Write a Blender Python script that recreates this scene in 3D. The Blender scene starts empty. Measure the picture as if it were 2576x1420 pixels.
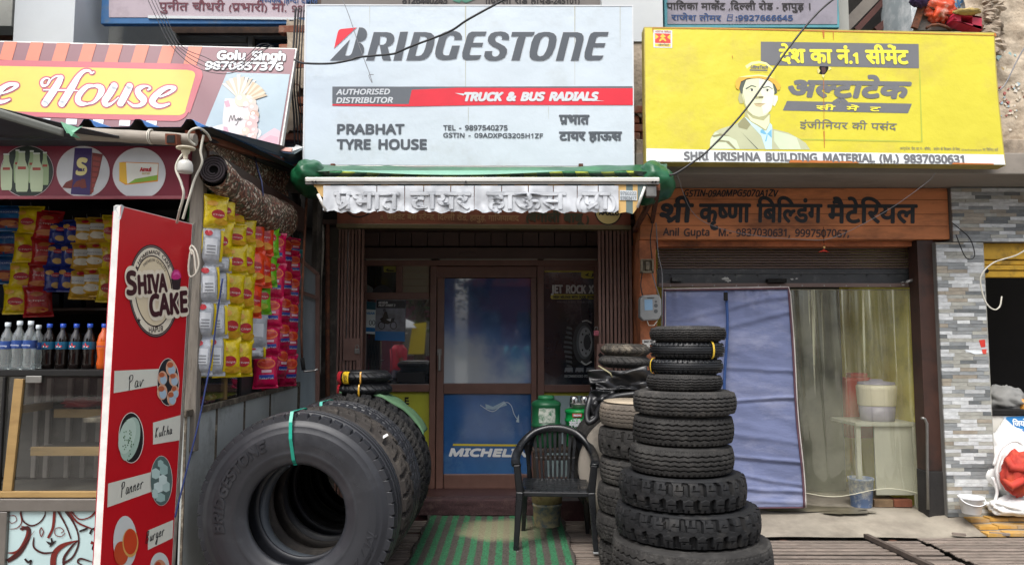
import bpy, bmesh, math, random
from mathutils import Vector, Matrix, noise
PI = math.pi
D = bpy.data
SC = bpy.context.scene
COL = SC.collection
R = math.radians
random.seed(7)
# ------------------------------------------------------------------ camera, sky, sun, exposure
EYE = Vector((0.0, 0.0, 1.5))
PITCH = R(4.6)
FPX = 1860.0                       # focal length in the units of the measuring grid (2576 x 1420)
cam_data = D.cameras.new('camera')
cam = D.objects.new('camera', cam_data)
COL.objects.link(cam)
cam.location = EYE
cam.rotation_euler = (PI / 2 + PITCH, 0, 0)
cam_data.sensor_width = 36
cam_data.lens = FPX / 2576 * 36
cam_data.clip_start = 0.05
cam_data.clip_end = 600
SC.camera = cam
SUN_EL, SUN_AZ = R(58), R(200)     # azimuth clockwise from +Y: behind the camera, a little to the left
world = D.worlds.new('World')
SC.world = world
world.use_nodes = True
wn = world.node_tree
bg = wn.nodes['Background']
sky = wn.nodes.new('ShaderNodeTexSky')
sky.sky_type = 'NISHITA'
sky.sun_disc = False
sky.sun_elevation = SUN_EL
sky.sun_rotation = SUN_AZ
sky.air_density = 1.0
sky.dust_density = 4.0
sky.ozone_density = 1.0
hs = wn.nodes.new('ShaderNodeHueSaturation')
hs.inputs['Saturation'].default_value = 0.42
wn.links.new(sky.outputs[0], hs.inputs['Color'])
wn.links.new(hs.outputs[0], bg.inputs[0])
bg.inputs[1].default_value = 0.125
sun_data = D.lights.new('sun', 'SUN')
sun_data.energy = 1.5
sun_data.angle = R(35)
sun_data.color = (1.0, 0.97, 0.93)
sun = D.objects.new('sun', sun_data)
COL.objects.link(sun)
sd = Vector((math.sin(SUN_AZ) * math.cos(SUN_EL), math.cos(SUN_AZ) * math.cos(SUN_EL), math.sin(SUN_EL)))
sun.rotation_euler = sd.to_track_quat('Z', 'Y').to_euler()
sun.location = (0, -5, 12)
SC.view_settings.view_transform = 'Standard'
SC.view_settings.look = 'None'
SC.view_settings.gamma = 1.0
SC.view_settings.use_curve_mapping = False
SC.view_settings.exposure = 1.05
SC.render.engine = 'CYCLES'
SC.cycles.max_bounces = 8
SC.cycles.transparent_max_bounces = 16
# ------------------------------------------------------------------ measuring helpers
CP, SP = math.cos(PITCH), math.sin(PITCH)
def ray(px, py):
 u, v = (px - 1288) / FPX, (710 - py) / FPX
 return Vector((u, CP - v * SP, SP + v * CP))
def proj(p):
 d = Vector(p) - EYE; f = d.y * CP + d.z * SP
 return (1288 + FPX * d.x / f, 710 - FPX * (d.z * CP - d.y * SP) / f)
def at(px, py, Y):
 r = ray(px, py)
 return EYE + r * (Y / r.y)
def zat(py, Y): return at(1288, py, Y).z
def onz(px, py, z):
 r = ray(px, py)
 return EYE + r * ((z - EYE.z) / r.z)
class Plane:
 """a real flat surface: origin, unit axes along it and its outward normal"""
 def __init__(s, o, ex, ey):
  s.o = Vector(o); s.ex = Vector(ex).normalized()
  s.n = s.ex.cross(Vector(ey)).normalized()
  s.ey = s.n.cross(s.ex)
 def hit(s, px, py, d=0.0):
  r = ray(px, py); oo = s.o + s.n * d
  return EYE + r * ((oo - EYE).dot(s.n) / r.dot(s.n))
 def uv(s, px, py):
  p = s.hit(px, py) - s.o
  return (p.dot(s.ex), p.dot(s.ey))
 def w(s, u, v, d=0.0): return s.o + s.ex * u + s.ey * v + s.n * d
def front(Y): return Plane((0, Y, 0), (1, 0, 0), (0, 0, 1))          # faces the camera
# ------------------------------------------------------------------ materials
def hexc(h, k=1.0):
 h = h.lstrip('#')
 c = [int(h[i:i + 2], 16) / 255 for i in (0, 2, 4)]
 return tuple(min(1, k * (x / 12.92 if x < .04045 else ((x + .055) / 1.055) ** 2.4)) for x in c)
MC = {}
def M(name, col, rough=.6, metal=0.0, var=.12, scale=6, bump=0.0, bscale=60, dirt=None, stretch=(1, 1, 1), spec=.5,
coat=0, rnd=0.0, trans=0, alpha=1, emit=None, bdist=.004, sheen=0, rvar=0.0):
 if name in MC: return MC[name]
 if isinstance(col, str): col = hexc(col)
 m = D.materials.new(name); m.use_nodes = True
 nt = m.node_tree; N = nt.nodes; L = nt.links
 b = N['Principled BSDF']
 b.inputs['Roughness'].default_value = rough
 b.inputs['Metallic'].default_value = metal
 b.inputs['Specular IOR Level'].default_value = spec
 if coat: b.inputs['Coat Weight'].default_value = coat; b.inputs['Coat Roughness'].default_value = .1
 if trans: b.inputs['Transmission Weight'].default_value = trans
 if alpha < 1: b.inputs['Alpha'].default_value = alpha
 tc = N.new('ShaderNodeTexCoord'); oi = N.new('ShaderNodeObjectInfo')
 mul = N.new('ShaderNodeVectorMath'); mul.operation = 'MULTIPLY_ADD'
 L.new(tc.outputs['Object'], mul.inputs[0]); mul.inputs[1].default_value = stretch
 rr = N.new('ShaderNodeMath'); rr.operation = 'MULTIPLY'; rr.inputs[1].default_value = 31.0
 L.new(oi.outputs['Random'], rr.inputs[0]); L.new(rr.outputs[0], mul.inputs[2])
 n1 = N.new('ShaderNodeTexNoise'); n1.inputs['Scale'].default_value = scale; n1.inputs['Detail'].default_value = 6
 n1.inputs['Roughness'].default_value = .62
 L.new(mul.outputs[0], n1.inputs['Vector'])
 mx = N.new('ShaderNodeMix'); mx.data_type = 'RGBA'
 mr = N.new('ShaderNodeMapRange'); mr.inputs[1].default_value = .32; mr.inputs[2].default_value = .68
 L.new(n1.outputs[0], mr.inputs[0]); L.new(mr.outputs[0], mx.inputs[0])
 mx.inputs[6].default_value = tuple(c * (1 - var) for c in col) + (1,)
 mx.inputs[7].default_value = tuple(min(1, c * (1 + var)) for c in col) + (1,)
 out = mx.outputs[2]
 if rnd:
  hv = N.new('ShaderNodeHueSaturation')
  m2 = N.new('ShaderNodeMapRange'); L.new(oi.outputs['Random'], m2.inputs[0])
  m2.inputs[3].default_value = 1 - rnd; m2.inputs[4].default_value = 1 + rnd
  L.new(m2.outputs[0], hv.inputs['Value']); L.new(out, hv.inputs['Color']); out = hv.outputs[0]
 if dirt:
  dcol, amt, dsc = dirt[:3]
  if isinstance(dcol, str): dcol = hexc(dcol)
  n2 = N.new('ShaderNodeTexNoise'); n2.inputs['Scale'].default_value = dsc; n2.inputs['Detail'].default_value = 9
  n2.inputs['Roughness'].default_value = .7
  L.new(mul.outputs[0], n2.inputs['Vector'])
  m3 = N.new('ShaderNodeMapRange'); L.new(n2.outputs[0], m3.inputs[0])
  m3.inputs[1].default_value = .62 - .3 * amt; m3.inputs[2].default_value = .78 - .25 * amt
  m3.inputs[4].default_value = dirt[3] if len(dirt) > 3 else .8
  mx2 = N.new('ShaderNodeMix'); mx2.data_type = 'RGBA'
  L.new(m3.outputs[0], mx2.inputs[0]); L.new(out, mx2.inputs[6]); mx2.inputs[7].default_value = tuple(dcol) + (1,)
  out = mx2.outputs[2]
 L.new(out, b.inputs['Base Color'])
 if rvar:
  m4 = N.new('ShaderNodeMapRange'); L.new(n1.outputs[0], m4.inputs[0])
  m4.inputs[1].default_value = .3; m4.inputs[2].default_value = .7
  m4.inputs[3].default_value = max(.03, rough - rvar); m4.inputs[4].default_value = min(1, rough + rvar)
  L.new(m4.outputs[0], b.inputs['Roughness'])
 if bump:
  n3 = N.new('ShaderNodeTexNoise'); n3.inputs['Scale'].default_value = bscale; n3.inputs['Detail'].default_value = 5
  L.new(mul.outputs[0], n3.inputs['Vector'])
  bp = N.new('ShaderNodeBump'); bp.inputs['Strength'].default_value = bump; bp.inputs['Distance'].default_value = bdist
  L.new(n3.outputs[0], bp.inputs['Height']); L.new(bp.outputs[0], b.inputs['Normal'])
 if emit:
  b.inputs['Emission Color'].default_value = tuple(col) + (1,); b.inputs['Emission Strength'].default_value = emit
 MC[name] = m
 return m
def P(h, k=1.0, rough=.45, **kw):            # flat printed ink of one colour
 return M('ink_%s_%.2f_%.2f' % (h.strip('#'), k, rough), hexc(h, k), rough, var=.04, scale=9, **kw)
# ------------------------------------------------------------------ mesh builder
WORLD = {}
def clear_film(name, base, haze_lo, haze_hi, rough=.06, tint=(1, 1, 1, 1), glint_streak=0):
 """thin clear film or pane: see-through, slightly hazy, mirror-like at grazing angles"""
 m = D.materials.new(name); m.use_nodes = True; nt = m.node_tree; N = nt.nodes; L = nt.links; N.remove(N['Principled BSDF'])
 df, tr, gl, m1, m2 = N.new('ShaderNodeBsdfDiffuse'), N.new('ShaderNodeBsdfTransparent'), N.new('ShaderNodeBsdfGlossy'), N.new('ShaderNodeMixShader'), N.new('ShaderNodeMixShader')
 df.inputs[0].default_value = tuple(base) + (1,); tr.inputs[0].default_value = tint; gl.inputs['Roughness'].default_value = rough
 tc, nz, mr = N.new('ShaderNodeTexCoord'), N.new('ShaderNodeTexNoise'), N.new('ShaderNodeMapRange')
 nz.inputs['Scale'].default_value = 2.4; nz.inputs['Detail'].default_value = 7
 for i, v in enumerate((.3, .7, haze_lo, haze_hi)): mr.inputs[i + 1].default_value = v
 lw, pw, ad = N.new('ShaderNodeLayerWeight'), N.new('ShaderNodeMath'), N.new('ShaderNodeMath')
 pw.operation = 'POWER'; pw.inputs[1].default_value = 3; ad.operation = 'MULTIPLY_ADD'; ad.inputs[1].default_value = .8; ad.inputs[2].default_value = .10
 L.new(lw.outputs['Facing'], pw.inputs[0]); L.new(pw.outputs[0], ad.inputs[0])
 L.new(tc.outputs['Object'], nz.inputs[0]); L.new(nz.outputs[0], mr.inputs[0]); out = mr.outputs[0]
 if glint_streak:      # bright reflection streaks painted as whitish vertical haze, stronger towards the top hem
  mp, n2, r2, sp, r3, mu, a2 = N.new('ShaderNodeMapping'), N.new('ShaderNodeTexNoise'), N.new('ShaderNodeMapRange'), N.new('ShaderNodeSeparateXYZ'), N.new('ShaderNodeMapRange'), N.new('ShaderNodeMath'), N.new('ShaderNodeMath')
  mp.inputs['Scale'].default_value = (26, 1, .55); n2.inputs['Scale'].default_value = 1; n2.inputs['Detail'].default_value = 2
  for i, v in enumerate((.60, .70, 0, glint_streak)): r2.inputs[i + 1].default_value = v
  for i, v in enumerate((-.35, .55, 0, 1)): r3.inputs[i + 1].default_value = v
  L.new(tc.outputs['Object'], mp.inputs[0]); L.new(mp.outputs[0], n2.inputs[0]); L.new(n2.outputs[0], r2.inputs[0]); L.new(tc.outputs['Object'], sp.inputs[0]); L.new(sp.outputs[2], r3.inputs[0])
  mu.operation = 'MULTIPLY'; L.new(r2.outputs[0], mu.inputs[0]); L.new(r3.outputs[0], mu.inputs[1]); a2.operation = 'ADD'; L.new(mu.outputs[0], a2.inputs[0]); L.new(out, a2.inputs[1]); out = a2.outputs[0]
 L.new(out, m1.inputs[0])
 L.new(tr.outputs[0], m1.inputs[1]); L.new(df.outputs[0], m1.inputs[2]); L.new(ad.outputs[0], m2.inputs[0])
 L.new(m1.outputs[0], m2.inputs[1]); L.new(gl.outputs[0], m2.inputs[2]); L.new(m2.outputs[0], N['Material Output'].inputs[0])
 return m
def tag(o, label=None, cat=None, group=None, kind=None):
 if label: o['label'] = label
 if cat: o['category'] = cat
 if group: o['group'] = group
 if kind: o['kind'] = kind
 return o
def thing(name, label, cat, loc=(0, 0, 0), group=None):
 o = D.objects.new(name, None); COL.objects.link(o)
 o.empty_display_size = .1
 o.location = loc; WORLD[o.name] = Vector(loc)
 return tag(o, label, cat, group)
class MB:
 def __init__(s): s.v = []; s.f = []; s.m = []; s.mats = []; s.sm = []; s.seg = []
 def mi(s, mat):
  if mat is None: return 0
  if mat not in s.mats: s.mats.append(mat)
  return s.mats.index(mat)
 def add(s, vs, fs, mat=None, smooth=False):
  b = len(s.v); s.v += [Vector(x) for x in vs]
  k = s.mi(mat)
  for f in fs: s.f.append([b + i for i in f]); s.m.append(k); s.sm.append(smooth)
  return s
 def box(s, x0, x1, y0, y1, z0, z1, mat=None):
  vs = [(x, y, z) for z in (z0, z1) for y in (y0, y1) for x in (x0, x1)]
  return s.add(vs, [(0, 2, 3, 1), (4, 5, 7, 6), (0, 1, 5, 4), (2, 6, 7, 3), (0, 4, 6, 2), (1, 3, 7, 5)], mat)
 def slab(s, corners, n, t, mat=None):      # polygon given counter-clockwise seen from n, thickness t behind it
  k = len(corners); n = Vector(n).normalized()
  c = [Vector(p) for p in corners]
  vs = c + [p - n * t for p in c]
  fs = [tuple(range(k)), tuple(range(2 * k - 1, k - 1, -1))] + [(i, i + k, (i + 1) % k + k, (i + 1) % k) for i in range(k)]
  return s.add(vs, fs, mat)
 def bar(s, a, b, w, h=None, up=(0, 0, 1), mat=None):
  a, b = Vector(a), Vector(b); h = h or w
  d = (b - a).normalized(); up = Vector(up)
  if abs(d.dot(up)) > .98: up = Vector((0, 1, 0))
  x = d.cross(up).normalized(); y = x.cross(d)
  vs = [p + x * (sx * w / 2) + y * (sy * h / 2) for p in (a, b) for sx, sy in ((-1, -1), (1, -1), (1, 1), (-1, 1))]
  return s.add(vs, [(3, 2, 1, 0), (4, 5, 6, 7), (0, 1, 5, 4), (1, 2, 6, 5), (2, 3, 7, 6), (3, 0, 4, 7)], mat)
 def tube(s, pts, r, n=10, mat=None, cap=True, closed=False):
  pts = [Vector(p) for p in pts]
  rs = r if isinstance(r, (list, tuple)) else [r] * len(pts)
  b = len(s.v); k = s.mi(mat); up = None
  for i, p in enumerate(pts):
   d = (pts[min(i + 1, len(pts) - 1)] - pts[max(i - 1, 0)]).normalized()
   if up is None:
    up = Vector((0, 0, 1)) if abs(d.z) < .9 else Vector((1, 0, 0))
   x = d.cross(up).normalized(); up = x.cross(d).normalized()
   for j in range(n):
    a = 2 * PI * j / n
    s.v.append(p + (x * math.cos(a) + up * math.sin(a)) * rs[i])
  for i in range(len(pts) - 1):
   for j in range(n):
    s.f.append([b + i * n + j, b + i * n + (j + 1) % n, b + (i + 1) * n + (j + 1) % n, b + (i + 1) * n + j]); s.m.append(k); s.sm.append(True)
  if cap:
   s.f.append([b + j for j in range(n)][::-1]); s.m.append(k); s.sm.append(False)
   s.f.append([b + (len(pts) - 1) * n + j for j in range(n)]); s.m.append(k); s.sm.append(False)
  return s
 def lathe(s, prof, n=24, o=(0, 0, 0), mat=None, axis='z', smooth=True, cap=True):
  o = Vector(o); b = len(s.v); k = s.mi(mat)
  for r, z in prof:
   for j in range(n):
    a = 2 * PI * j / n; c, q = r * math.cos(a), r * math.sin(a)
    s.v.append(o + (Vector((c, q, z)) if axis == 'z' else Vector((c, -z, q))))
  for i in range(len(prof) - 1):
   for j in range(n):
    s.f.append([b + i * n + j, b + i * n + (j + 1) % n, b + (i + 1) * n + (j + 1) % n, b + (i + 1) * n + j]); s.m.append(k); s.sm.append(smooth)
  if cap:
   s.f.append([b + j for j in range(n)][::-1]); s.m.append(k); s.sm.append(False)
   s.f.append([b + (len(prof) - 1) * n + j for j in range(n)]); s.m.append(k); s.sm.append(False)
  return s
 def grid(s, fn, nu, nv, mat=None, smooth=True, closed_u=False):
  b = len(s.v); k = s.mi(mat)
  cu = nu if closed_u else nu + 1
  for j in range(nv + 1):
   for i in range(cu): s.v.append(Vector(fn(i / nu, j / nv)))
  for j in range(nv):
   for i in range(nu):
    i2 = (i + 1) % cu
    s.f.append([b + j * cu + i, b + j * cu + i2, b + (j + 1) * cu + i2, b + (j + 1) * cu + i]); s.m.append(k); s.sm.append(smooth)
  return s
 def pix(s, pl, pts, d, mat=None):          # flat polygon printed on plane pl
  return s.add([pl.hit(x, y, d) for x, y in pts], [tuple(range(len(pts)))[::-1]], mat)
 def pixslab(s, pl, pts, d, t, mat=None):
  return s.slab([pl.hit(x, y, d) for x, y in pts[::-1]], pl.n, t, mat)
 def bake(s, M4):
  s.v = [M4 @ v for v in s.v]; return s
 def build(s, name, mat=None, parent=None, bevel=0, base=False, label=None, cat=None, group=None, kind=None, thick=0, subsurf=0, smooth=None):
  if len(s.seg) > 1 and name in ('lettering', 'name_lettering', 'print'):     # one part per written line
   o = None; s.seg.append(len(s.v)); cut = sorted({0, *s.seg})
   for a_, b_ in zip(cut, cut[1:]):
    q = MB(); q.v = s.v[a_:b_]; q.mats = s.mats; idx = [i for i, f in enumerate(s.f) if a_ <= f[0] < b_]
    if not idx: continue
    q.f = [[x - a_ for x in s.f[i]] for i in idx]; q.m = [s.m[i] for i in idx]; q.sm = [s.sm[i] for i in idx]
    o = q.build(name, mat, parent, bevel, base, label, cat, group, kind, thick, subsurf, smooth)
   return o
  me = D.meshes.new(name)
  lo = Vector([min(v[i] for v in s.v) for i in range(3)]); hi = Vector([max(v[i] for v in s.v) for i in range(3)])
  c = (lo + hi) / 2
  if base or parent is None: c.z = lo.z
  me.from_pydata([tuple(v - c) for v in s.v], [], s.f)
  for m_ in (s.mats if s.mats else [mat]): me.materials.append(m_)
  me.polygons.foreach_set('material_index', s.m)
  me.polygons.foreach_set('use_smooth', s.sm if smooth is None else [smooth] * len(s.f))
  me.update()
  o = D.objects.new(name, me); COL.objects.link(o)
  WORLD[o.name] = c
  if parent is not None:
   o.parent = parent; o.location = c - WORLD[parent.name]
  else: o.location = c
  if thick:
   q = o.modifiers.new('solid', 'SOLIDIFY'); q.thickness = thick; q.offset = 0
  if bevel:
   q = o.modifiers.new('bevel', 'BEVEL'); q.width = bevel; q.segments = 2; q.limit_method = 'ANGLE'; q.angle_limit = R(40)
  if subsurf:
   q = o.modifiers.new('sub', 'SUBSURF'); q.levels = q.render_levels = subsurf
  return tag(o, label, cat, group, kind)
def inst(src, name, loc, parent=None, rot=None, scale=None, mat=None):   # same mesh data at another place
 o = D.objects.new(name, src.data); COL.objects.link(o)
 for md in src.modifiers:
  q = o.modifiers.new(md.name, md.type)
  for a in ('width', 'segments', 'limit_method', 'angle_limit', 'thickness', 'offset', 'levels', 'render_levels'):
   if hasattr(md, a):
    try: setattr(q, a, getattr(md, a))
    except Exception: pass
 WORLD[o.name] = Vector(loc)
 o.location = Vector(loc) - (WORLD[parent.name] if parent else Vector())
 if parent: o.parent = parent
 if rot: o.rotation_euler = rot
 if scale: o.scale = scale
 return o
def copy_tree(o, parent=None, loc=None):
 c = o.copy(); COL.objects.link(c)
 if parent is not None: c.parent = parent
 if loc is not None: c.location = loc
 WORLD[c.name] = Vector(c.location)
 for ch in list(o.children): copy_tree(ch, c)
 return c
# ------------------------------------------------------------------ lettering
FONT = None
try:
 import os
 FONT = D.fonts.load(os.path.join(bpy.utils.system_resource('DATAFILES'), 'fonts', 'NotoSansMath-Regular.woff2'))
except Exception:
 FONT = None
_gc = {}
def _glyph(ch, font=True):
 key = (ch, font)
 if key in _gc: return _gc[key]
 def mesh(t):
  c = D.curves.new('t', 'FONT'); c.body = t; c.resolution_u = 3; c.size = 1
  if FONT and font and not any(0x900 <= ord(q) <= 0x97F for q in t): c.font = FONT
  o = D.objects.new('t', c)
  me = D.meshes.new_from_object(o)
  vs = [(v.co.x, v.co.y) for v in me.vertices]; fs = [tuple(p.vertices) for p in me.polygons]
  D.objects.remove(o); D.curves.remove(c); D.meshes.remove(me)
  return vs, fs
 vs, fs = mesh(ch)
 rf_ = 'क' if 0x900 <= ord(ch) <= 0x97F else 'H'
 v2, _ = mesh(ch + rf_); v0, _ = mesh(rf_)
 adv = max(v[0] for v in v2) - max(v[0] for v in v0)
 _gc[key] = (vs, fs, adv)
 return _gc[key]
def _clip(vs, fs, xmax):
 out_v, out_f = list(vs), []
 for f in fs:
  poly = [vs[i] for i in f]; res = []
  for i in range(len(poly)):
   a, b = poly[i], poly[(i + 1) % len(poly)]
   if a[0] <= xmax: res.append(a)
   if (a[0] <= xmax) != (b[0] <= xmax):
    t = (xmax - a[0]) / (b[0] - a[0]); res.append((xmax, a[1] + t * (b[1] - a[1])))
  if len(res) > 2:
   k = len(out_v); out_v += res; out_f.append(tuple(range(k, k + len(res))))
 return out_v, out_f
def _strokes(pts, w):
 vs, fs = [], []
 for (x0, y0), (x1, y1) in zip(pts, pts[1:]):
  d = math.hypot(x1 - x0, y1 - y0) or 1; nx, ny = -(y1 - y0) / d * w / 2, (x1 - x0) / d * w / 2
  ex, ey = (x1 - x0) / d * w * .3, (y1 - y0) / d * w * .3
  k = len(vs)
  vs += [(x0 - ex - nx, y0 - ey - ny), (x1 + ex - nx, y1 + ey - ny), (x1 + ex + nx, y1 + ey + ny), (x0 - ex + nx, y0 - ey + ny)]
  fs.append((k, k + 1, k + 2, k + 3))
 return vs, fs
def _isdeva(c): return 0x900 <= ord(c) <= 0x97F
def layout(s, track=0.0):
 """list of (verts, faces) in em units, baseline y=0, and total advance; joins Devanagari clusters"""
 out = []; x = 0.0; i = 0
 def put(vf, dx): out.append(([(a + dx, b) for a, b in vf[0]], vf[1]))
 while i < len(s):
  ch = s[i]
  if ch == ' ': x += .30; i += 1; continue
  if not _isdeva(ch):
   vs, fs, adv = _glyph(ch); put((vs, fs), x); x += adv + track; i += 1; continue
  cons = [ch]; i += 1
  base = 'क' <= ch <= 'ह'
  if base:
   while i + 1 < len(s) and s[i] == '्' and 'क' <= s[i + 1] <= 'ह': cons.append(s[i + 1]); i += 2
  marks = []
  while i < len(s) and s[i] in '़ािीुूृेैोौंँःॉॅ': marks.append(s[i]); i += 1
  reph = base and len(cons) > 1 and cons[0] == 'र'
  if reph: cons = cons[1:]
  if 'ि' in marks:
   vs, fs, adv = _glyph('ि'); put((vs, fs), x); x += adv; marks.remove('ि')
  k = 0
  while k < len(cons):
   c = cons[k]; nxt = cons[k + 1] if k + 1 < len(cons) else None
   vs, fs, adv = _glyph(c)
   if c == 'र' and k > 0: k += 1; continue
   if nxt == 'र' or nxt is None:
    put((vs, fs), x)
    if nxt == 'र':
     if c in 'टठडढदछ':
      put(_strokes([(x + adv * .22, -.24), (x + adv * .5, -.08), (x + adv * .78, -.24)], .06), 0)
     else:
      xs = x + adv - .16
      put(_strokes([(xs, .20), (xs - .22, .02)], .07), 0)
    x += adv
   elif c in 'टठडढदछह':
    put((vs, fs), x); put(_strokes([(x + adv * .55, .02), (x + adv * .8, -.12)], .06), 0); x += adv
   else:
    cut = adv - (.17 if c != 'क' else .10)
    put(_clip(vs, fs, cut), x); x += cut
   k += 1
  for mk in marks:
   vs, fs, adv = _glyph(mk); put((vs, fs), x); x += adv if mk in 'ािीोौःॉ' else 0
  if reph:
   put(_strokes([(x - .16, .64), (x - .20, .78), (x - .10, .86), (x - .02, .82)], .06), 0)
 return out, x
CAPH = {k: max(v[1] for v in _glyph(c)[0]) for k, c in ((False, 'H'), (True, 'क'))}
def text(mb, s, pl, a, b, top=None, mat=None, d=.002, bold=0.0, shear=0.0, cap=.73, height=None, thick=0, warp=None, jit=0.0, track=0.0):
 """write s on plane pl; a, b = pixels of the left and right ends of the baseline; top = pixel row of the capitals' top"""
 g, adv = layout(s, track)
 mb.seg.append(len(mb.v))
 xs = [v[0] for vs, fs in g for f in fs for v in [vs[i] for i in f]]
 cap = CAPH[sum(_isdeva(c) for c in s) > len(s) * .3]
 x0, x1 = min(xs), max(xs)
 A, B = Vector(pl.uv(*a)), Vector(pl.uv(*b))
 u = (B - A).normalized(); W = (B - A).length
 vdir = Vector((-u.y, u.x))
 if height is None:
  height = (Vector(pl.uv(a[0], top)) - A).dot(vdir)
 kx = (W - 2 * bold * height / cap) / (x1 - x0); ky = height / cap
 sh = [(0, 0)]
 nb = 8 if bold < .05 else 20
 if bold: sh = [(math.cos(2 * PI * q / nb) * bold * height / cap, math.sin(2 * PI * q / nb) * bold * height / cap) for q in range(nb)] + [(0, 0)]
 rng = random.Random(len(s) * 7 + int(a[0]))
 for gi, (vs, fs) in enumerate(g):
  jy = rng.uniform(-jit, jit) * height
  for q, (sx, sy) in enumerate(sh):
   pts = []
   for (x, y) in vs:
    X = (x - x0) * kx + bold * height / cap + sx + shear * y * ky
    Y = y * ky + sy + jy
    if warp: X, Y = warp(X, Y)
    p = A + u * X + vdir * Y
    pts.append(pl.w(p.x, p.y, d + (gi % 3) * .0007 + q * .00003))
   if thick:
    mb.add(pts, fs, mat)
   else: mb.add(pts, fs, mat)
 return mb
def bez(pts, n=8):
 """smooth closed/open curve through control points (Catmull-Rom)"""
 out = []
 P_ = [pts[0]] + list(pts) + [pts[-1]]
 for i in range(1, len(P_) - 2):
  p0, p1, p2, p3 = P_[i - 1], P_[i], P_[i + 1], P_[i + 2]
  for k in range(n):
   t = k / n
   out.append(tuple(.5 * ((2 * b) + (c - a) * t + (2 * a - 5 * b + 4 * c - d_) * t * t + (3 * b - a - 3 * c + d_) * t ** 3)
   for a, b, c, d_ in zip(p0, p1, p2, p3)))
 out.append(tuple(pts[-1]))
 return out
def ribbon(mb, pl, pts, w, d, mat, n=8):
 """painted brush stroke through pixels pts; w in pixels, number or one width per point"""
 if not isinstance(w, (list, tuple)): w = [w] * len(pts)
 c = bez([(x, y, q) for (x, y), q in zip(pts, w)], n)
 L_, R_ = [], []
 for i in range(len(c)):
  x0, y0, _ = c[max(0, i - 1)]; x1, y1, _ = c[min(len(c) - 1, i + 1)]
  dd = math.hypot(x1 - x0, y1 - y0) or 1
  nx, ny = -(y1 - y0) / dd * c[i][2] / 2, (x1 - x0) / dd * c[i][2] / 2
  L_.append(pl.hit(c[i][0] + nx, c[i][1] + ny, d)); R_.append(pl.hit(c[i][0] - nx, c[i][1] - ny, d))
 k = len(c)
 return mb.add(L_ + R_, [(i, i + 1, k + i + 1, k + i) for i in range(k - 1)], mat)
def ell(cx, cy, rx, ry, n=28, a0=0, a1=2 * PI, rot=0):
 o = []
 for i in range(n):
  a = a0 + (a1 - a0) * i / (n if abs(a1 - a0 - 2 * PI) < 1e-6 else n - 1)
  x, y = rx * math.cos(a), ry * math.sin(a)
  o.append((cx + x * math.cos(rot) - y * math.sin(rot), cy + x * math.sin(rot) + y * math.cos(rot)))
 return o
def blob(c, rx, ry, rz, seed, rough=.25, f=3.0, flat=True):
 def fn(u, v):
  th, ph = 2 * PI * u, PI * v
  d = Vector((math.sin(ph) * math.cos(th), math.sin(ph) * math.sin(th), math.cos(ph)))
  k = 1 + rough * noise.noise(d * f + Vector((seed, 0, 0))) + rough * .4 * noise.noise(d * f * 3.1 + Vector((seed, 7, 0)))
  p = Vector((d.x * rx, d.y * ry, d.z * rz)) * k
  if flat and p.z < -rz * .8: p.z = -rz * .8
  return c + p
 return fn
# ================================================================== materials of the setting
m_road = M('road_dust', '#8a857d', .9, var=.2, scale=2.5, bump=.5, bscale=40, dirt=('#5e574e', .5, 3))
m_conc = M('concrete_floor', '#8f887b', .85, var=.25, scale=3, bump=.35, bscale=30, dirt=('#6d655b', .55, 2.2, .7))
m_concwet = M('wet_stain', '#6a6454', .35, var=.3, scale=8)
m_mound = M('cement_mound', '#96897a', .9, var=.2, scale=5, bump=.6, bscale=25, dirt=('#6f6355', .4, 4))
m_white = M('white_wall_paint', '#bbbfc0', .8, var=.05, scale=2, bump=.15, bscale=25, dirt=('#a9a69e', .12, 4, .5))
m_offw = M('grey_wall_paint', '#a3a49e', .85, var=.1, scale=2, bump=.2, bscale=20, dirt=('#6f6a60', .25, 3, .6))
m_plas = M('old_plaster', '#a39583', .9, var=.22, scale=4, bump=.7, bscale=14, dirt=('#62574b', .5, 5, .8), bdist=.02)
m_slab = M('slab_concrete', '#8c857c', .9, var=.12, scale=2, bump=.3, bscale=25, dirt=('#5b544b', .35, 1.5, .6), stretch=(.5, 1, 1))
m_brick = M('brick_clay', '#7c4a36', .9, var=.25, scale=12, bump=.5, bscale=50, rnd=.25, dirt=('#8b7d6f', .35, 9, .7))
m_mortar = M('mortar', '#6e655b', .95, var=.2, scale=10, bump=.6, bscale=40)
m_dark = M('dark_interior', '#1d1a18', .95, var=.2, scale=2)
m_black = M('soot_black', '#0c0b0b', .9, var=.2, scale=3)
m_orange = M('orange_wall_paint', '#c47b4d', .75, var=.2, scale=4, bump=.3, bscale=20, dirt=('#5a3b2b', .5, 3.5, .65), stretch=(.4, 1, 1.6))
m_orange2 = M('orange_column_paint', '#b9714a', .75, var=.18, scale=4, bump=.3, bscale=20, dirt=('#3c2a22', .5, 3, .8))
m_brown = M('brown_gloss_paint', '#6e5046', .38, var=.15, scale=7, bump=.06, bscale=40, dirt=('#6d554a', .25, 6, .45))
m_brown2 = M('brown_gate_paint', '#7e6157', .5, var=.15, scale=9, bump=.1, bscale=50, dirt=('#7a6459', .3, 9, .5))
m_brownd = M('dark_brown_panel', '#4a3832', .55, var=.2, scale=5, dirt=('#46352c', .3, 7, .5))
m_rust = M('rusty_iron', '#5a3829', .85, .1, var=.3, scale=18, bump=.4, bscale=60, dirt=('#8a4e2c', .4, 14))
m_steel = M('dull_steel', '#8b8a86', .4, .7, var=.12, scale=12, rvar=.12)
m_glass = M('window_glass', (.02, .025, .028), .03, var=.02, spec=.9, coat=1)
m_blue = M('blue_border_paint', '#2d5f8e', .7, var=.15, scale=6, dirt=('#55606a', .25, 6))
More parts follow.
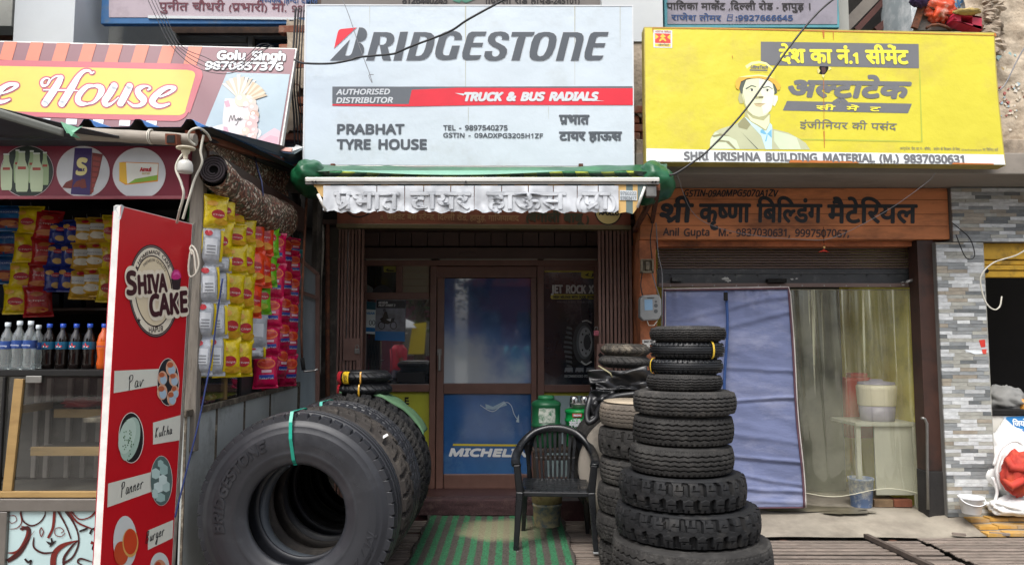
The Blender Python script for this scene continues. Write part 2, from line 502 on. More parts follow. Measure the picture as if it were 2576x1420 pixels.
m_teal = M('teal_border_paint', '#4f8f99', .7, var=.15, scale=6)
m_wire = M('cable_black', '#1c1c1e', .5)
m_wirew = M('cable_white', '#c9c5b8', .5)
m_wireg = M('cable_grey', '#77777a', .5)
# ================================================================== ground
g = MB(); g.box(-80, 80, -60, 60, -.5, -.30, m_road)
g.build('ground', kind='structure')
# platform of the tyre shop (granite step) and the concrete apron of the shop on the right
m_gran = M('maroon_granite', '#3d2627', .35, var=.3, scale=40, dirt=('#6b5a52', .3, 5, .5), bump=.05)
s = MB(); s.box(-1.75, 1.45, 6.335, 8.6, -.28, .174, m_gran); tag(s.build('granite_step', None, None, bevel=.006), 'long maroon granite step in front of the brown framed tyre shop door', 'step')
s = MB()
def apron(u, v):
 x = 1.32 + u * 9.4; y = 5.78 + v * 3.2
 z = .015 + .085 * min(1, max(0, (y - 5.82) / .42)) + .012 * noise.noise(Vector((x * 1.3, y * 2, 0)))
 if 3.4 < x < 5.2 and y < 6.7:
  z += .05 * math.exp(-((x - 3.95) / .5) ** 2 - ((y - 6.1) / .25) ** 2)
 return (x, y + .03 * noise.noise(Vector((x * 2.2, 0, 5))) * (v < .02), z)
s.grid(apron, 120, 44, m_conc)
apron_o = s.build('concrete_pavement', kind='structure')
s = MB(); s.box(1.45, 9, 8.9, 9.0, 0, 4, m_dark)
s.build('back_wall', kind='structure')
# wet stain and yellow tile patch on the apron
s = MB()
def onap(x, y, dz): return (x, y, .1 + .012 * noise.noise(Vector((x * 1.3, y * 2, 0))) + dz)
rng = random.Random(3)
for cx, cy, rx, ry in ((2.55, 6.33, .42, .1), (2.75, 6.2, .22, .06), (2.35, 6.42, .3, .09)):
 pts = [(cx + math.cos(a) * rx * rng.uniform(.7, 1.15), cy + math.sin(a) * ry * rng.uniform(.6, 1.2)) for a in [k * PI / 14 for k in range(28)]]
 s.add([onap(x, y, .006 + cx * .001) for x, y in pts], [tuple(range(28))], m_concwet)
s.build('stain', None, apron_o)
# dark rear wall behind the gap between stall and shop
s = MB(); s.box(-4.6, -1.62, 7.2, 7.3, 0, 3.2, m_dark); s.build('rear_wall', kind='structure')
m_ytile = M('ochre_tile', '#b98f45', .6, var=.18, scale=12, dirt=('#8f8577', .5, 6), bump=.2)
m_ywall = m_yl = M('olive_yellow_wall', '#ddd05a', .8, var=.12, scale=2.2, dirt=('#6f6a35', .35, 2.5, .6))
# ================================================================== iron gratings over the drain
m_bar = M('grating_bar', '#7a6f66', .8, 0, var=.25, scale=9, bump=.3, bscale=60, rnd=.18, dirt=('#5c5048', .4, 8, .6), stretch=(1, 3, 3))
def grating(name, label, x0, x1, y0, y1, z, pitch, w, rot, extra=()):
 t = thing(name, label, 'drain grating', ((x0 + x1) / 2, (y0 + y1) / 2, z - .05), 'iron gratings laid over the roadside drain')
 ca, sa = math.cos(rot), math.sin(rot); cx, cy = (x0 + x1) / 2, (y0 + y1) / 2
 L = (x1 - x0) / 2
 proto = None; y = y0 + w / 2; k = 0
 while y < y1 - w / 2 and k < 290:
  dz = rng.uniform(-.004, .004); j = rng.uniform(-.012, .012)
  lx = -(y - cy) * sa; ly = (y - cy) * ca
  loc = Vector((cx + lx + j, cy + ly, z - .010 + dz))
  if proto is None:
   b = MB(); b.box(-L, L, -w / 2, w / 2, -.006, .006); proto = b.build('bar', m_bar, t, bevel=.003)
   WORLD[proto.name] = loc; proto.location = loc - WORLD[t.name]; o = proto
  else: o = inst(proto, 'bar', loc, t)
  o.rotation_euler = (rng.uniform(-.04, .04), rng.uniform(-.003, .003), rot + rng.uniform(-.006, .006))
  y += pitch; k += 1
 for f in extra:
  b = MB(); xx = x0 + (x1 - x0) * f
  b.bar((xx, y0, z - .034), (xx, y1, z - .034), .05, .024); b.build('crossbar', m_rust, t)
 return t
grating('iron_grating', 'brown slatted iron grating on the ground under the green striped mat', -.95, .98, 3.3, 6.3, .03, .054, .030, 0, (.03, .5, .97))
grating('iron_grating', 'slatted grating right beside the tall tyre tower with its lifted corner at the diagonal gap', 1.0, 3.02, 4.5, 5.74, .03, .080, .046, -.012, (.1, .52, .93))
grating('iron_grating', 'wide slatted grating in front of the tiled pillar, right of the diagonal angle iron', 3.08, 5.6, 4.4, 5.74, .034, .076, .043, .01, (.04, .35, .8))
t = thing('angle_iron', 'rusty angle iron lying diagonally between two drain gratings', 'iron bar', at(2250, 1380, 5.3))
b = MB(); b.bar(onz(2178, 1346, .05), onz(2345, 1424, .05), .035, .03); b.build('rail', M('dark_rail', '#4f453e', .8, var=.3, scale=12), t)
b = MB()
for (x0, x1, yy) in ((2395, 2430, 1341), (2490, 2540, 1340)):
 b.bar(onz(x0, yy, .04), onz(x1, yy + 3, .04), .03, .016)
b.build('broken_edge', m_bar, t)
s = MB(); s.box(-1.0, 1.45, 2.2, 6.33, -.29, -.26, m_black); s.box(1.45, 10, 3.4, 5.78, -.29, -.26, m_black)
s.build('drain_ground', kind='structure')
s = MB(); s.box(-12, -1.0, -3, 8, -.29, .0, m_road); s.box(-1.0, 12, -3, 2.2, -.29, 0, m_road); s.box(1.45, 12, 2.2, 3.4, -.29, 0, m_road); s.build('pavement', kind='structure')
# ================================================================== market building: upper storey
bd = thing('market_building', 'upper storey of the market building with white pillars and painted name boards', 'building', (0, 6.4, 2.8))
def part(name, x0, x1, y0, y1, z0, z1, mat, par=bd, bevel=.004, **k):
 b = MB(); b.box(x0, x1, y0, y1, z0, z1, mat); return b.build(name, mat, par, bevel=bevel, **k)
def pxbox(name, px0, px1, pyt, pyb, Y, dep, mat, par=bd, bevel=.004, **k):
 a = at(px0, (pyt + pyb) / 2, Y); c = at(px1, (pyt + pyb) / 2, Y)
 return part(name, a.x, c.x, Y, Y + dep, zat(pyb, Y), zat(pyt, Y), mat, par, bevel, **k)
zt = 5.6
part('wall', -6.5, 5.9, 6.9, 7.1, 2.85, zt, m_dark, bevel=0)
# pillars and piers
a = at(35, 50, 5.75); c = at(187, 50, 5.75)
part('pillar', a.x, c.x, 5.75, 6.3, 2.7, zt, m_white)
a = at(1590, 50, 5.9); c = at(1668, 50, 5.9)
part('pillar', a.x - .25, c.x, 5.9, 6.4, zat(105, 5.9), zt, m_white)
a = at(2293, 40, 6.0); c = at(2345, 40, 6.0)
part('pillar', a.x, c.x, 6.0, 6.5, 3.3, zt, M('bluish_old_paint', '#9aa4a8', .85, var=.12, scale=4, dirt=('#d9dcdc', .5, 5)))
pxbox('wall_panel', -200, 36, -200, 66, 6.35, .2, m_offw)
pxbox('wall_panel', 186, 262, -200, 65, 6.35, .2, m_white)
pxbox('wall_panel', 257, 414, 60, 200, 6.25, .3, m_offw)
pxbox('brown_beam', -100, 262, 66, 90, 6.6, .1, m_rust)
pxbox('lintel', 412, 780, 68, 84, 6.45, .2, M('brown_lintel', '#4b3a30', .8, var=.3, scale=8, dirt=('#77502f', .3, 6)))
# painted boards on the parapet
def board(px0, px1, pyt, pyb, Y, col, border, bw, dep=.06):
 fr = pxbox('name_board', px0, px1, pyt, pyb, Y, dep, border)
 pl = front(Y)
 b = MB(); b.pixslab(pl, [(px0 + bw, pyt), (px1 - bw * .2, pyt), (px1 - bw * .2, pyb - bw), (px0 + bw, pyb - bw)], .004, .003, col)
 b.build('painted_field', col, fr)
 return fr, pl
m_bd1 = M('lilac_board_paint', '#a79aa0', .8, var=.08, scale=3, dirt=('#7a6f73', .3, 4, .5))
m_bd2 = M('grey_board_paint', '#8b8791', .8, var=.08, scale=3, dirt=('#5f5b66', .35, 3, .6))
m_bd3 = M('dim_board_paint', '#6f6a66', .8, var=.12, scale=3)
m_mar = P('#5a2230', rough=.7); m_ink = P('#1d1a1c', rough=.7); m_navy = P('#1d3d6b', rough=.7)
fr, pl = board(258, 775, -160, 60, 5.98, m_bd1, m_blue, 16)
b = MB(); b.pixslab(pl, [(372, 39), (752, 44), (752, 50), (372, 46)], .014, .01, m_white); b.build('trim_strip', m_white, fr)
b = MB(); text(b, 'पुनीत चौधरी (प्रभारी) मो. 9876', pl, (400, 27), (790, 31), 8, m_mar, .008, bold=.02, jit=.02); b.build('lettering', m_mar, fr)
b = MB(); text(b, 'निष्पक्ष हिन्दी दैनिक', pl, (648, 9), (800, 11), -6, m_navy, .008, bold=.015); b.build('lettering', m_navy, fr)
fr, pl = board(800, 1600, -160, 22, 6.0, m_bd3, M('wood_dark', '#4a3a30', .7, var=.3), 8)
b = MB(); text(b, '8126440243', pl, (1012, 11), (1126, 11), -7, m_ink, .008, bold=.03); b.build('lettering', m_ink, fr)
b = MB(); text(b, '(दिल्ली रोड हापुड-245101)', pl, (1222, 11), (1458, 11), -8, m_ink, .008, bold=.02); b.build('lettering', m_ink, fr)
b = MB(); b.pix(pl, [(1138, 2), (1150, -6), (1166, -6), (1156, 8)], .009, P('#2e6f5a')); b.pix(pl, [(1172, 8), (1160, 2), (1184, -6), (1196, -2)], .009, P('#2e6f5a')); b.build('leaf_mark', None, fr)
fr, pl = board(1670, 2108, -160, 70, 6.02, m_bd2, m_teal, 9)
b = MB(); text(b, 'पालिका मार्केट ,दिल्ली रोड - हापुड़ ।', pl, (1676, 25), (2038, 26), 9, m_ink, .008, bold=.022, jit=.02); b.build('lettering', m_ink, fr)
b = MB(); text(b, 'राजेश तोमर', pl, (1688, 52), (1814, 54), 39, m_navy, .008, bold=.022); text(b, ':9927666645', pl, (1850, 53), (1994, 53), 40, m_navy, .008, bold=.025)
ribbon(b, pl, [(1829, 52), (1832, 37), (1843, 37), (1841, 52), (1829, 52)], 2.2, .008, m_navy, 1); ribbon(b, pl, [(1832, 43), (1841, 43)], 2, .009, m_navy, 1)
b.build('lettering', m_navy, fr)
# window under the lilac board
wn_ = thing('office_window', 'grey framed upper window behind the cake shop hoarding', 'window', at(590, 120, 6.4))
for x0, x1, yt, yb in ((414, 440, 84, 190), (440, 760, 84, 92), (622, 634, 92, 190), (440, 622, 108, 114)):
 pxbox('frame', x0, x1, yt, yb, 6.5, .07, M('grey_window_paint', '#7b7a72', .7, var=.15), wn_)
pxbox('sash', 444, 620, 94, 107, 6.52, .05, M('grey_window_paint', '#7b7a72'), wn_)
pxbox('glass_pane', 440, 622, 90, 190, 6.56, .01, m_glass, wn_, 0); pxbox('glass_pane', 634, 770, 90, 190, 6.56, .01, m_glass, wn_, 0)
# dark stair opening beside the blue board with sloping beams
for (x0, y0, x1, y1, w_) in ((2118, 76, 2230, -40, .10), (2150, 80, 2262, -40, .05), (2200, 80, 2290, 4, .06)):
 b = MB(); b.bar(at(x0, y0, 6.5), at(x1, y1, 6.5), w_, .08, up=(0, 1, 0)); b.build('sloping_beam', M('grey_beam', '#77716a', .8, var=.2) if w_ > .06 else M('maroon_beam', '#4c2a24', .7, var=.2), bd)
pxbox('wall_panel', 2100, 2132, -200, 90, 6.2, .3, m_offw)
# ---- bare brick and plaster showing between the hoardings
def brick_patch(px0, px1, pyt, pyb, Y, seed, par, keep=.8):
 r = random.Random(seed)
 x0, x1 = at(px0, 250, Y).x, at(px1, 250, Y).x; z0, z1 = zat(pyb, Y), zat(pyt, Y)
 part('mortar_bed', x0, x1, Y + .05, Y + .3, z0, z1, m_mortar, par, 0)
 b = MB(); b.box(-.11, .11, -.03, .05, -.031, .031); pr = None
 z = z0 + .04; row = 0
 while z < z1:
  x = x0 + (.05 if row % 2 else -.04)
  while x < x1 + .05:
   if r.random() < keep and x > x0 - .02 and x < x1 + .06:
    loc = Vector((x, Y + .04 + r.uniform(-.012, .012), z))
    if pr is None:
     pr = b.build('brick', m_brick, par, bevel=.006); WORLD[pr.name] = loc; pr.location = loc - WORLD[par.name]; o = pr
    else: o = inst(pr, 'brick', loc, par)
    o.rotation_euler = (0, r.uniform(-.02, .02), r.uniform(-.05, .05))
   x += .235
  z += .075; row += 1
def plaster_patch(px0, px1, pyt, pyb, Y, seed, par, mat=None):
 r = random.Random(seed); pl = front(Y); pts = []
 n = 9
 for i in range(n): pts.append((px0 + (px1 - px0) * i / n, pyt + r.uniform(-5, 5)))
 for i in range(n): pts.append((px1 + r.uniform(-7, 3), pyt + (pyb - pyt) * i / n))
 for i in range(n): pts.append((px1 - (px1 - px0) * i / n, pyb + r.uniform(-9, 9)))
 for i in range(n): pts.append((px0 + r.uniform(-3, 7), pyb - (pyb - pyt) * i / n))
 b = MB(); b.pixslab(pl, pts, 0, .05, mat or m_plas); b.build('plaster', mat or m_plas, par)
wl = thing('brick_pier', 'crumbling brick pier between the cake hoarding and the white tyre hoarding', 'wall', at(745, 420, 5.9))
brick_patch(715, 800, 55, 470, 5.9, 4, wl)
plaster_patch(722, 790, 50, 215, 5.895, 1, wl); plaster_patch(715, 752, 215, 330, 5.893, 2, wl)
wl = thing('brick_pier', 'broken plaster and red brick pier between the white hoarding and the yellow hoarding', 'wall', at(1610, 420, 5.9))
brick_patch(1560, 1660, 95, 470, 5.92, 5, wl)
plaster_patch(1565, 1650, 92, 290, 5.915, 7, wl); plaster_patch(1600, 1648, 355, 372, 5.913, 8, wl)
# ---- peeling wall on the far right
m_peel = M('peeling_wall_paint', '#b9ab97', .9, var=.18, scale=5, bump=.9, bscale=11, dirt=('#8a7a66', .5, 4, .9), bdist=.03)
pw = thing('peeling_wall', 'pale wall with flaking coloured paint and broken plaster right of the yellow hoarding', 'wall', at(2530, 430, 5.85))
x0 = at(2440, 200, 5.85).x
b = MB()
def pwall(u, v):
 x = x0 + u * 1.6; z = 2.86 + v * 2.9
 e = .03 * max(0, noise.noise(Vector((x * 3, z * 3, 1)))) + .02 * noise.noise(Vector((x * 11, z * 11, 4)))
 return (x, 5.87 + e, z)
b.grid(pwall, 60, 110, m_peel); b.build('wall_face', m_peel, pw)
rr = random.Random(12)
pl = front(5.86)
def flakes(n, cx, cy, rx, ry, cols, par, smax=9, Y=5.85):
 pl = front(Y + .018); by = {}
 for k in range(n):
  x = rr.gauss(cx, rx); y = rr.gauss(cy, ry); sz = rr.uniform(1.5, smax)
  q = rr.randint(5, 8); a0 = rr.random() * 6
  pts = [(x + math.cos(a0 + 2 * PI * i / q) * sz * rr.uniform(.4, 1.2), y + math.sin(a0 + 2 * PI * i / q) * sz * rr.uniform(.4, 1.3)) for i in range(q)]
  c = rr.choice(cols); by.setdefault(c, MB()).pixslab(pl, pts, -.004 + rr.random() * .004, .05, P(c, rough=.8))
 for c, m in by.items(): m.build('paint_flakes', P(c, rough=.8), par, kind='stuff')
flakes(46, 2545, 250, 18, 32, ['#9cb3bd', '#a5605a', '#cfc8bb', '#c4baa8'], pw, 5)
flakes(16, 2530, 175, 26, 10, ['#bb9f6c', '#cfc5b0'], pw, 12)
flakes(16, 2520, 140, 30, 4, ['#8fb0b0', '#a9c2c2'], pw, 11)
flakes(18, 2490, 120, 14, 40, ['#d9d0be', '#c9b58d', '#efe9dd'], pw, 11)
flakes(14, 2540, 390, 24, 18, ['#d9cfc2', '#c4b3a2', '#bcd0d6'], pw, 12)
pw2 = thing('broken_plaster_edge', 'jagged broken plaster column at the top right corner with faded blue letters', 'wall', at(2490, 90, 5.7))
b = MB(); rub = []
for k in range(26):
 yy = -30 + k * 6; xx = 2500 + rr.uniform(-9, 9)
 p = at(xx, yy, 5.76); sz = rr.uniform(.03, .07)
 rub.append((p, sz))
for k, (p, sz) in enumerate(rub): b.grid(blob(p, sz * 1.1, sz * .8, sz * .8, k, .7, 2.5, False), 12, 8, m_plas, smooth=False, closed_u=True)
b.build('rubble_edge', m_plas, pw2, kind='stuff')
pxbox('wall_face', 2330, 2505, -120, 90, 5.95, .1, M('flaking_white', '#c5cacc', .85, var=.12, scale=6, dirt=('#8d8f8b', .5, 9, .8), bump=.4, bscale=20), pw2)
b = MB(); text(b, 'SPECIAL', front(5.94), (2395, 22), (2500, -4), 8, P('#3f6c93', rough=.8), .004, bold=.03, height=.07); b.build('lettering', None, pw2)
# ---- slab over the right-hand shop, orange fascia beam and columns
sl = thing('concrete_slab', 'grey concrete canopy slab running under the yellow hoarding', 'canopy', (3.5, 5.9, 2.7))
z_s = zat(474, 6.15)
b = MB(); xs0 = at(1600, 450, 5.62).x
b.box(xs0, 6.6, 5.62, 7.0, z_s, z_s + .17, m_slab); b.build('slab', m_slab, sl, bevel=.01)
b = MB(); b.box(xs0 + .02, 6.6, 5.7, 6.0, z_s + .171, z_s + .30, m_plas); b.build('upstand', m_plas, sl, bevel=.01)
rs = thing('building_material_shop', 'orange painted front of the building material shop with hand lettered beam', 'shop front', (2.5, 6.3, .08))
xa, xb = at(1610, 560, 6.12).x, at(2388, 560, 6.12).x
zb = zat(602, 6.12)
part('beam', xa, xb, 6.12, 6.5, zb, z_s - .002, m_orange, rs, .008)
pl = front(6.12); m_bp = P('#1f2226', rough=.6); m_bp2 = P('#3c2a28', rough=.6)
b = MB(); text(b, 'GSTIN-09A0MPG5070A1ZV', pl, (1718, 494), (1955, 494), 478, m_bp, .003, bold=.02, shear=.25, jit=.06); b.build('lettering', m_bp, rs)
b = MB(); text(b, 'श्री', pl, (1657, 558), (1742, 558), 514, m_bp, .003, bold=.034, shear=.1); text(b, 'कृष्णा', pl, (1757, 558), (1888, 558), 514, m_bp, .003, bold=.032, shear=.05)
text(b, 'बिल्डिंग', pl, (1902, 558), (2068, 559), 514, m_bp, .003, bold=.03, shear=.05); text(b, 'मैटेरियल', pl, (2080, 560), (2308, 560), 516, m_bp, .003, bold=.03, shear=.05)
b.build('lettering', m_bp, rs)
b = MB(); text(b, 'Anil Gupta  M.- 9837030631, 9997507067,', pl, (1667, 592), (2136, 596), 574, m_bp2, .003, bold=.022, jit=.06, shear=.05); b.build('lettering', m_bp2, rs)
# plank-like seams across the beam
for yy in (500, 536, 566):
 b = MB(); b.pixslab(pl, [(1612, yy), (2384, yy + 2), (2384, yy + 3.2), (1612, yy + 1.2)], .0015, .002, M('seam', '#6b3d24', .9)); b.build('seam', None, rs)
part('soffit_lip', at(1650, 610, 6.3).x, at(2345, 610, 6.3).x, 6.22, 6.44, zat(622, 6.3), zb - .002, m_orange2, rs)
xc0, xc1 = at(1612, 900, 6.12).x, at(1655, 900, 6.12).x
part('column', xc0, xc1, 6.13, 6.6, .08, zb - .003, m_orange2, rs, .006)
xd0, xd1 = at(2316, 900, 6.16).x, at(2349, 700, 6.16).x
m_drk = M('dark_brown_column', '#3a231a', .6, var=.25, scale=4, dirt=('#1c1613', .5, 3, .9), bump=.2)
part('column', xd0, xd1, 6.14, 6.29, .45, zb - .003, m_drk, rs, .006)
part('column_base', xd0 - .006, xd1 + .006, 6.133, 6.29, .06, .45, M('tarred_base', '#22201f', .8, var=.3, scale=10, bump=.5), rs, .006)
# ================================================================== tile-clad pillar and lintel on the right
tile_m = [M('stone_tile_%s' % n, c, .45, var=.22, scale=14, rnd=.12, stretch=(1, 1, 3), dirt=('#8e8a80', .3, 18, .5)) for n, c in
(('pale', '#bcbfc0'), ('grey', '#85898a'), ('dark', '#65696a'), ('sand', '#948c7e'), ('white', '#c4c7c7'), ('mid', '#9c9c94'))]
def clad(t, x0, x1, z0, z1, Y, seed, back=True, ang=0):
 r = random.Random(seed)
 H = .0298; protos = {}
 n = 0; z = z0; row = 0
 while z < z1 - .008:
  h = min(H, z1 - z); x = x0
  first = r.uniform(.3, 1)
  while x < x1 - .004:
   L = r.choice((.105, .135, .165, .2)) * (first if x == x0 else 1); first = 1
   if x + L > x1 - .03: L = x1 - x
   key = (round(L / .02), round(h, 3), )
   mi = r.choice((0, 0, 1, 1, 2, 3, 4, 5, 5))
   kk = (key, mi)
   dy = r.uniform(0, .004)
   loc = Vector((x + L / 2, Y - dy, z + h / 2))
   if kk not in protos:
    b = MB(); hw, hh = L / 2 - .0007, h / 2 - .0007
    b.add([(-hw, 0, -hh), (hw, 0, -hh), (hw, 0, hh), (-hw, 0, hh), (-hw, .012, -hh), (hw, .012, -hh), (hw, .012, hh), (-hw, .012, hh)],
    [(0, 1, 2, 3), (1, 5, 6, 2), (4, 0, 3, 7), (3, 2, 6, 7), (4, 5, 1, 0)])
    o = b.build('stone_strip', tile_m[mi], t)
    WORLD[o.name] = loc; o.location = loc - WORLD[t.name]; protos[kk] = (o, L)
   else:
    o = inst(protos[kk][0], 'stone_strip', loc, t); o.scale = (L / protos[kk][1], 1, 1)
   n += 1; x += L
  z += H; row += 1
 return n
m_grout = M('tile_grout', '#6e6c68', .9)
tp = thing('tiled_pillar', 'narrow pillar clad in grey and white stone strip tiles beside the dark brown column', 'pillar', (3.73, 6.1, .1))
X0, X1 = 3.512, 3.90
part('core', X0, X1 - .002, 6.094, 6.5, .06, 2.325, m_grout, tp, 0)
nn = clad(tp, X0, X1, .10, 2.322, 6.088, 21)
part('side_tile', X1, X1 + .012, 6.09, 6.5, .1, 2.32, tile_m[5], tp, 0)
tl = thing('tiled_lintel', 'stone strip tiled lintel above the yellow shutter rail at the right edge', 'lintel', (4.1, 6.1, 2.35))
xl = at(2392, 540, 6.1).x
part('core', xl, 5.3, 6.094, 6.5, 2.327, z_s - .003, m_grout, tl, 0)
clad(tl, xl, 4.62, 2.328, z_s - .004, 6.088, 5)
# small torn stickers on the pillar
pl = front(6.08)
st = thing('torn_sticker', 'torn red and white sticker remains halfway up the tiled pillar', 'sticker', at(2460, 880, 6.08))
b = MB(); b.pixslab(pl, [(2463, 855), (2478, 853), (2479, 872), (2468, 873)], .004, .001, P('#c8372c')); b.pixslab(pl, [(2470, 878), (2482, 877), (2481, 890), (2472, 889)], .004, .001, P('#d24a3c'))
b.pixslab(pl, [(2425, 880), (2440, 881), (2482, 884), (2480, 889), (2452, 890), (2436, 884)], .003, .001, P('#dfe6ea')); b.build('paper', None, st)
# ================================================================== rightmost shop: yellow rail, dark room, poster, sacks
ys = thing('corner_shop', 'dark little shop at the right edge with yellow shutter rail and counter', 'shop', (4.6, 6.4, .1))
m_yp = M('yellow_rail_paint', '#c49a2c', .6, var=.15, scale=7, dirt=('#5e4a20', .4, 6, .8), bump=.1)
b = MB()
xa = at(2474, 640, 6.15).x
for k, (z0, z1, dy) in enumerate(((2.19, 2.325, 0), (2.145, 2.185, .02), (2.10, 2.14, .0), (2.04, 2.096, .015))):
 part('rail_slat', xa, 5.6, 6.16 + dy, 6.22 + dy, z0, z1, m_yp, ys, .006)
bb = MB(); c = at(2482, 681, 6.14); bb.lathe([(.001, -.02), (.018, -.018), (.02, 0)], 10, c, m_black, axis='y'); bb.build('bolt', None, ys)
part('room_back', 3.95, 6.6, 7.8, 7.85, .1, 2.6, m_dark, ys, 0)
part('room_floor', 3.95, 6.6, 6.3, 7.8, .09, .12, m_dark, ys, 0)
part('counter_top', at(2482, 1030, 6.3).x, 5.6, 6.26, 6.75, zat(1042, 6.3), zat(1030, 6.3), m_black, ys, .004)
part('counter_front', at(2486, 1100, 6.3).x, 5.6, 6.28, 6.36, .1, zat(1044, 6.3), M('whitewashed_board', '#c9c6be', .7, var=.1, scale=4, dirt=('#8d877b', .4, 5)), ys, .004)
pl = front(6.28)
po = thing('phone_poster', 'blue printed shop poster with white lines of writing behind the white sack', 'poster', at(2550, 1080, 6.27))
b = MB(); b.pixslab(pl, [(2528, 1048), (2600, 1044), (2600, 1160), (2532, 1160)], .004, .002, P('#2f7fbe', rough=.3)); b.pixslab(pl, [(2524, 1046), (2531, 1046), (2534, 1150), (2529, 1150)], .006, .001, P('#b9c4cc'))
text(b, 'जियो से', pl, (2546, 1071), (2600, 1071), 1058, P('#f0f3f5'), .006, bold=.03)
for i, w in enumerate(('दिया अब', 'नंबर बद', 'नहीं या', 'अपना', 'जियो')): text(b, w, pl, (2553 + i * 1.5, 1085 + i * 11), (2590, 1085 + i * 11), 1077 + i * 11, P('#f0f3f5'), .006, bold=.02, height=.024)
b.build('paper', None, po)
sk = thing('cloth_bundle', 'grey cloth covered bundle on the counter inside the dark corner shop', 'bundle', at(2530, 1000, 6.45))
b = MB()
cb = at(2528, 1028, 6.5)
b.grid(blob(cb + Vector((0, 0, .08)), .17, .14, .12, 3), 36, 20, M('grey_cloth', '#8f8f8c', .85, var=.15), closed_u=True); b.build('cloth', None, sk)
cu = thing('paper_cup', 'orange paper cup on the counter of the dark corner shop', 'cup', at(2572, 1028, 6.4))
b = MB(); c = at(2574, 1029, 6.4); b.lathe([(.025, 0), (.034, .09), (.031, .09), (.022, .005)], 16, c, P('#c78a35'), cap=False); b.build('cup', None, cu)
m_sack = M('white_woven_sack', '#dcdddb', .6, var=.06, scale=8, bump=.35, bscale=30, dirt=('#9c9686', .25, 6, .5), bdist=.01)
m_red = M('red_net_fabric', '#b3372a', .75, var=.2, scale=9, bump=.6, bscale=60, dirt=('#d4673a', .4, 7, .6))
sk = thing('woven_sack', 'big white woven sack slumped against the counter with red netting spilling out', 'sack', at(2540, 1280, 6.15))
b = MB(); c = at(2545, 1195, 6.15)
b.grid(blob(c + Vector((.13, 0, .0)), .34, .2, .34, 5, .5, 2.0), 60, 36, m_sack, closed_u=True); b.build('sack', None, sk)
b = MB(); b.grid(blob(at(2562, 1190, 5.93), .12, .09, .17, 9, .22, 2.2, False), 44, 26, m_red, closed_u=True)
b.tube([at(2532, 1150, 5.9), at(2545, 1175, 5.88), at(2570, 1178, 5.86), at(2590, 1170, 5.88)], [.02, .035, .04, .03], 10); b.tube([at(2522, 1205, 5.9), at(2545, 1222, 5.86), at(2575, 1205, 5.85)], [.015, .035, .03], 10)
b.build('netting', m_red, sk)
b = MB()
for pts in (((2500, 1170), (2515, 1130), (2550, 1108), (2580, 1122)), ((2497, 1200), (2508, 1235), (2504, 1265), (2530, 1272)), ((2520, 1140), (2508, 1185), (2518, 1230))):
 b.tube([at(x, y, 6.0) for x, y in bez(pts, 5)], .012, 8)
b.build('folds', m_sack, sk)
sk = thing('packed_sack', 'flat white tied parcel lying on the ground under the big white sack', 'sack', at(2545, 1290, 5.95))
b = MB(); b.grid(blob(at(2548, 1273, 6.0), .19, .13, .075, 2, .3, 2.6), 44, 20, m_sack, closed_u=True); b.build('parcel', None, sk)
# white tub on the mound
tb = thing('plastic_tub', 'empty white oval plastic tub with a bail handle at the foot of the tiled pillar', 'tub', at(2443, 1288, 5.95))
m_wp = M('white_plastic', '#e4e6e8', .35, var=.03, scale=10, dirt=('#a59f94', .25, 14, .5))
zc = zat(1290, 5.92); c = Vector((at(2443, 1270, 5.92).x, 5.92, zc))
b = MB(); b.lathe([(.062, 0), (.066, .004), (.083, .11), (.09, .112), (.092, .13), (.085, .131), (.078, .11), (.06, .006)], 36, c, m_wp, cap=False)
b.add([c + Vector((.062 * math.cos(k * PI / 9), .062 * math.sin(k * PI / 9), .006)) for k in range(18)], [tuple(range(18))], m_wp)
b.build('tub', None, tb)
b = MB(); b.tube([c + Vector((math.cos(a) * .094, -.02 - math.sin(a) * .07, .118 - math.sin(a) * .045)) for a in [k * PI / 12 for k in range(13)]], .004, 6); b.build('handle', m_wp, tb)
# ochre tiles on the mound
k0 = None
yt = thing('ochre_floor_tiles', 'patch of ochre yellow floor tiles let into the cement below the tiled pillar', 'floor tiles', (4.0, 5.9, .12))
for i in range(4):
 for j in range(3):
  x = 3.70 + i * .15; y = 6.02 - j * .1
  loc = Vector((x, y, apron((x - 1.32) / 9.4, (y - 5.78) / 3.2)[2] + .003))
  if k0 is None:
   b = MB(); b.box(-.073, .073, -.048, .048, -.02, .003); k0 = b.build('tile', m_ytile, yt); WORLD[k0.name] = loc; k0.location = loc - WORLD[yt.name]
  else: inst(k0, 'tile', loc, yt)
# ================================================================== building material shop: shutter, curtain, plastic sheet, contents
xs0, xs1 = at(1655, 900, 6.4).x, at(2316, 700, 6.3).x + .03
sh = thing('rolling_shutter', 'half lowered dark rolling shutter under the orange beam', 'shutter', (2.4, 6.4, 1.9))
m_shut = M('shutter_slat_paint', '#64544e', .45, .2, var=.2, scale=5, stretch=(.4, 1, 4), dirt=('#6d5c50', .35, 5, .5), bump=.08, rnd=.15)
m_rail = M('shutter_rail_paint', '#3a3c3d', .45, .3, var=.15, scale=6, dirt=('#6a6a66', .3, 8, .5), bump=.1)
z1 = zat(615, 6.36); z0 = zat(676, 6.36); n = 9; hh = (z1 - z0) / n
b = MB(); L2 = (xs1 - xs0) / 2
prof = [(0, 0), (-.02, .12), (-.028, .45), (-.02, .75), (0, .90), (.012, 1.0)]
b.add([(sx * L2, p[0], (p[1] - .5) * hh) for sx in (-1, 1) for p in prof], [(i, i + 1, i + 1 + 6, i + 6) for i in range(5)][::1], m_shut, True)
o0 = None
for k in range(n):
 loc = Vector(((xs0 + xs1) / 2, 6.36, z0 + hh * (k + .5)))
 if o0 is None:
  o0 = b.build('slat', m_shut, sh); WORLD[o0.name] = loc; o0.location = loc - WORLD[sh.name]
 else: inst(o0, 'slat', loc, sh)
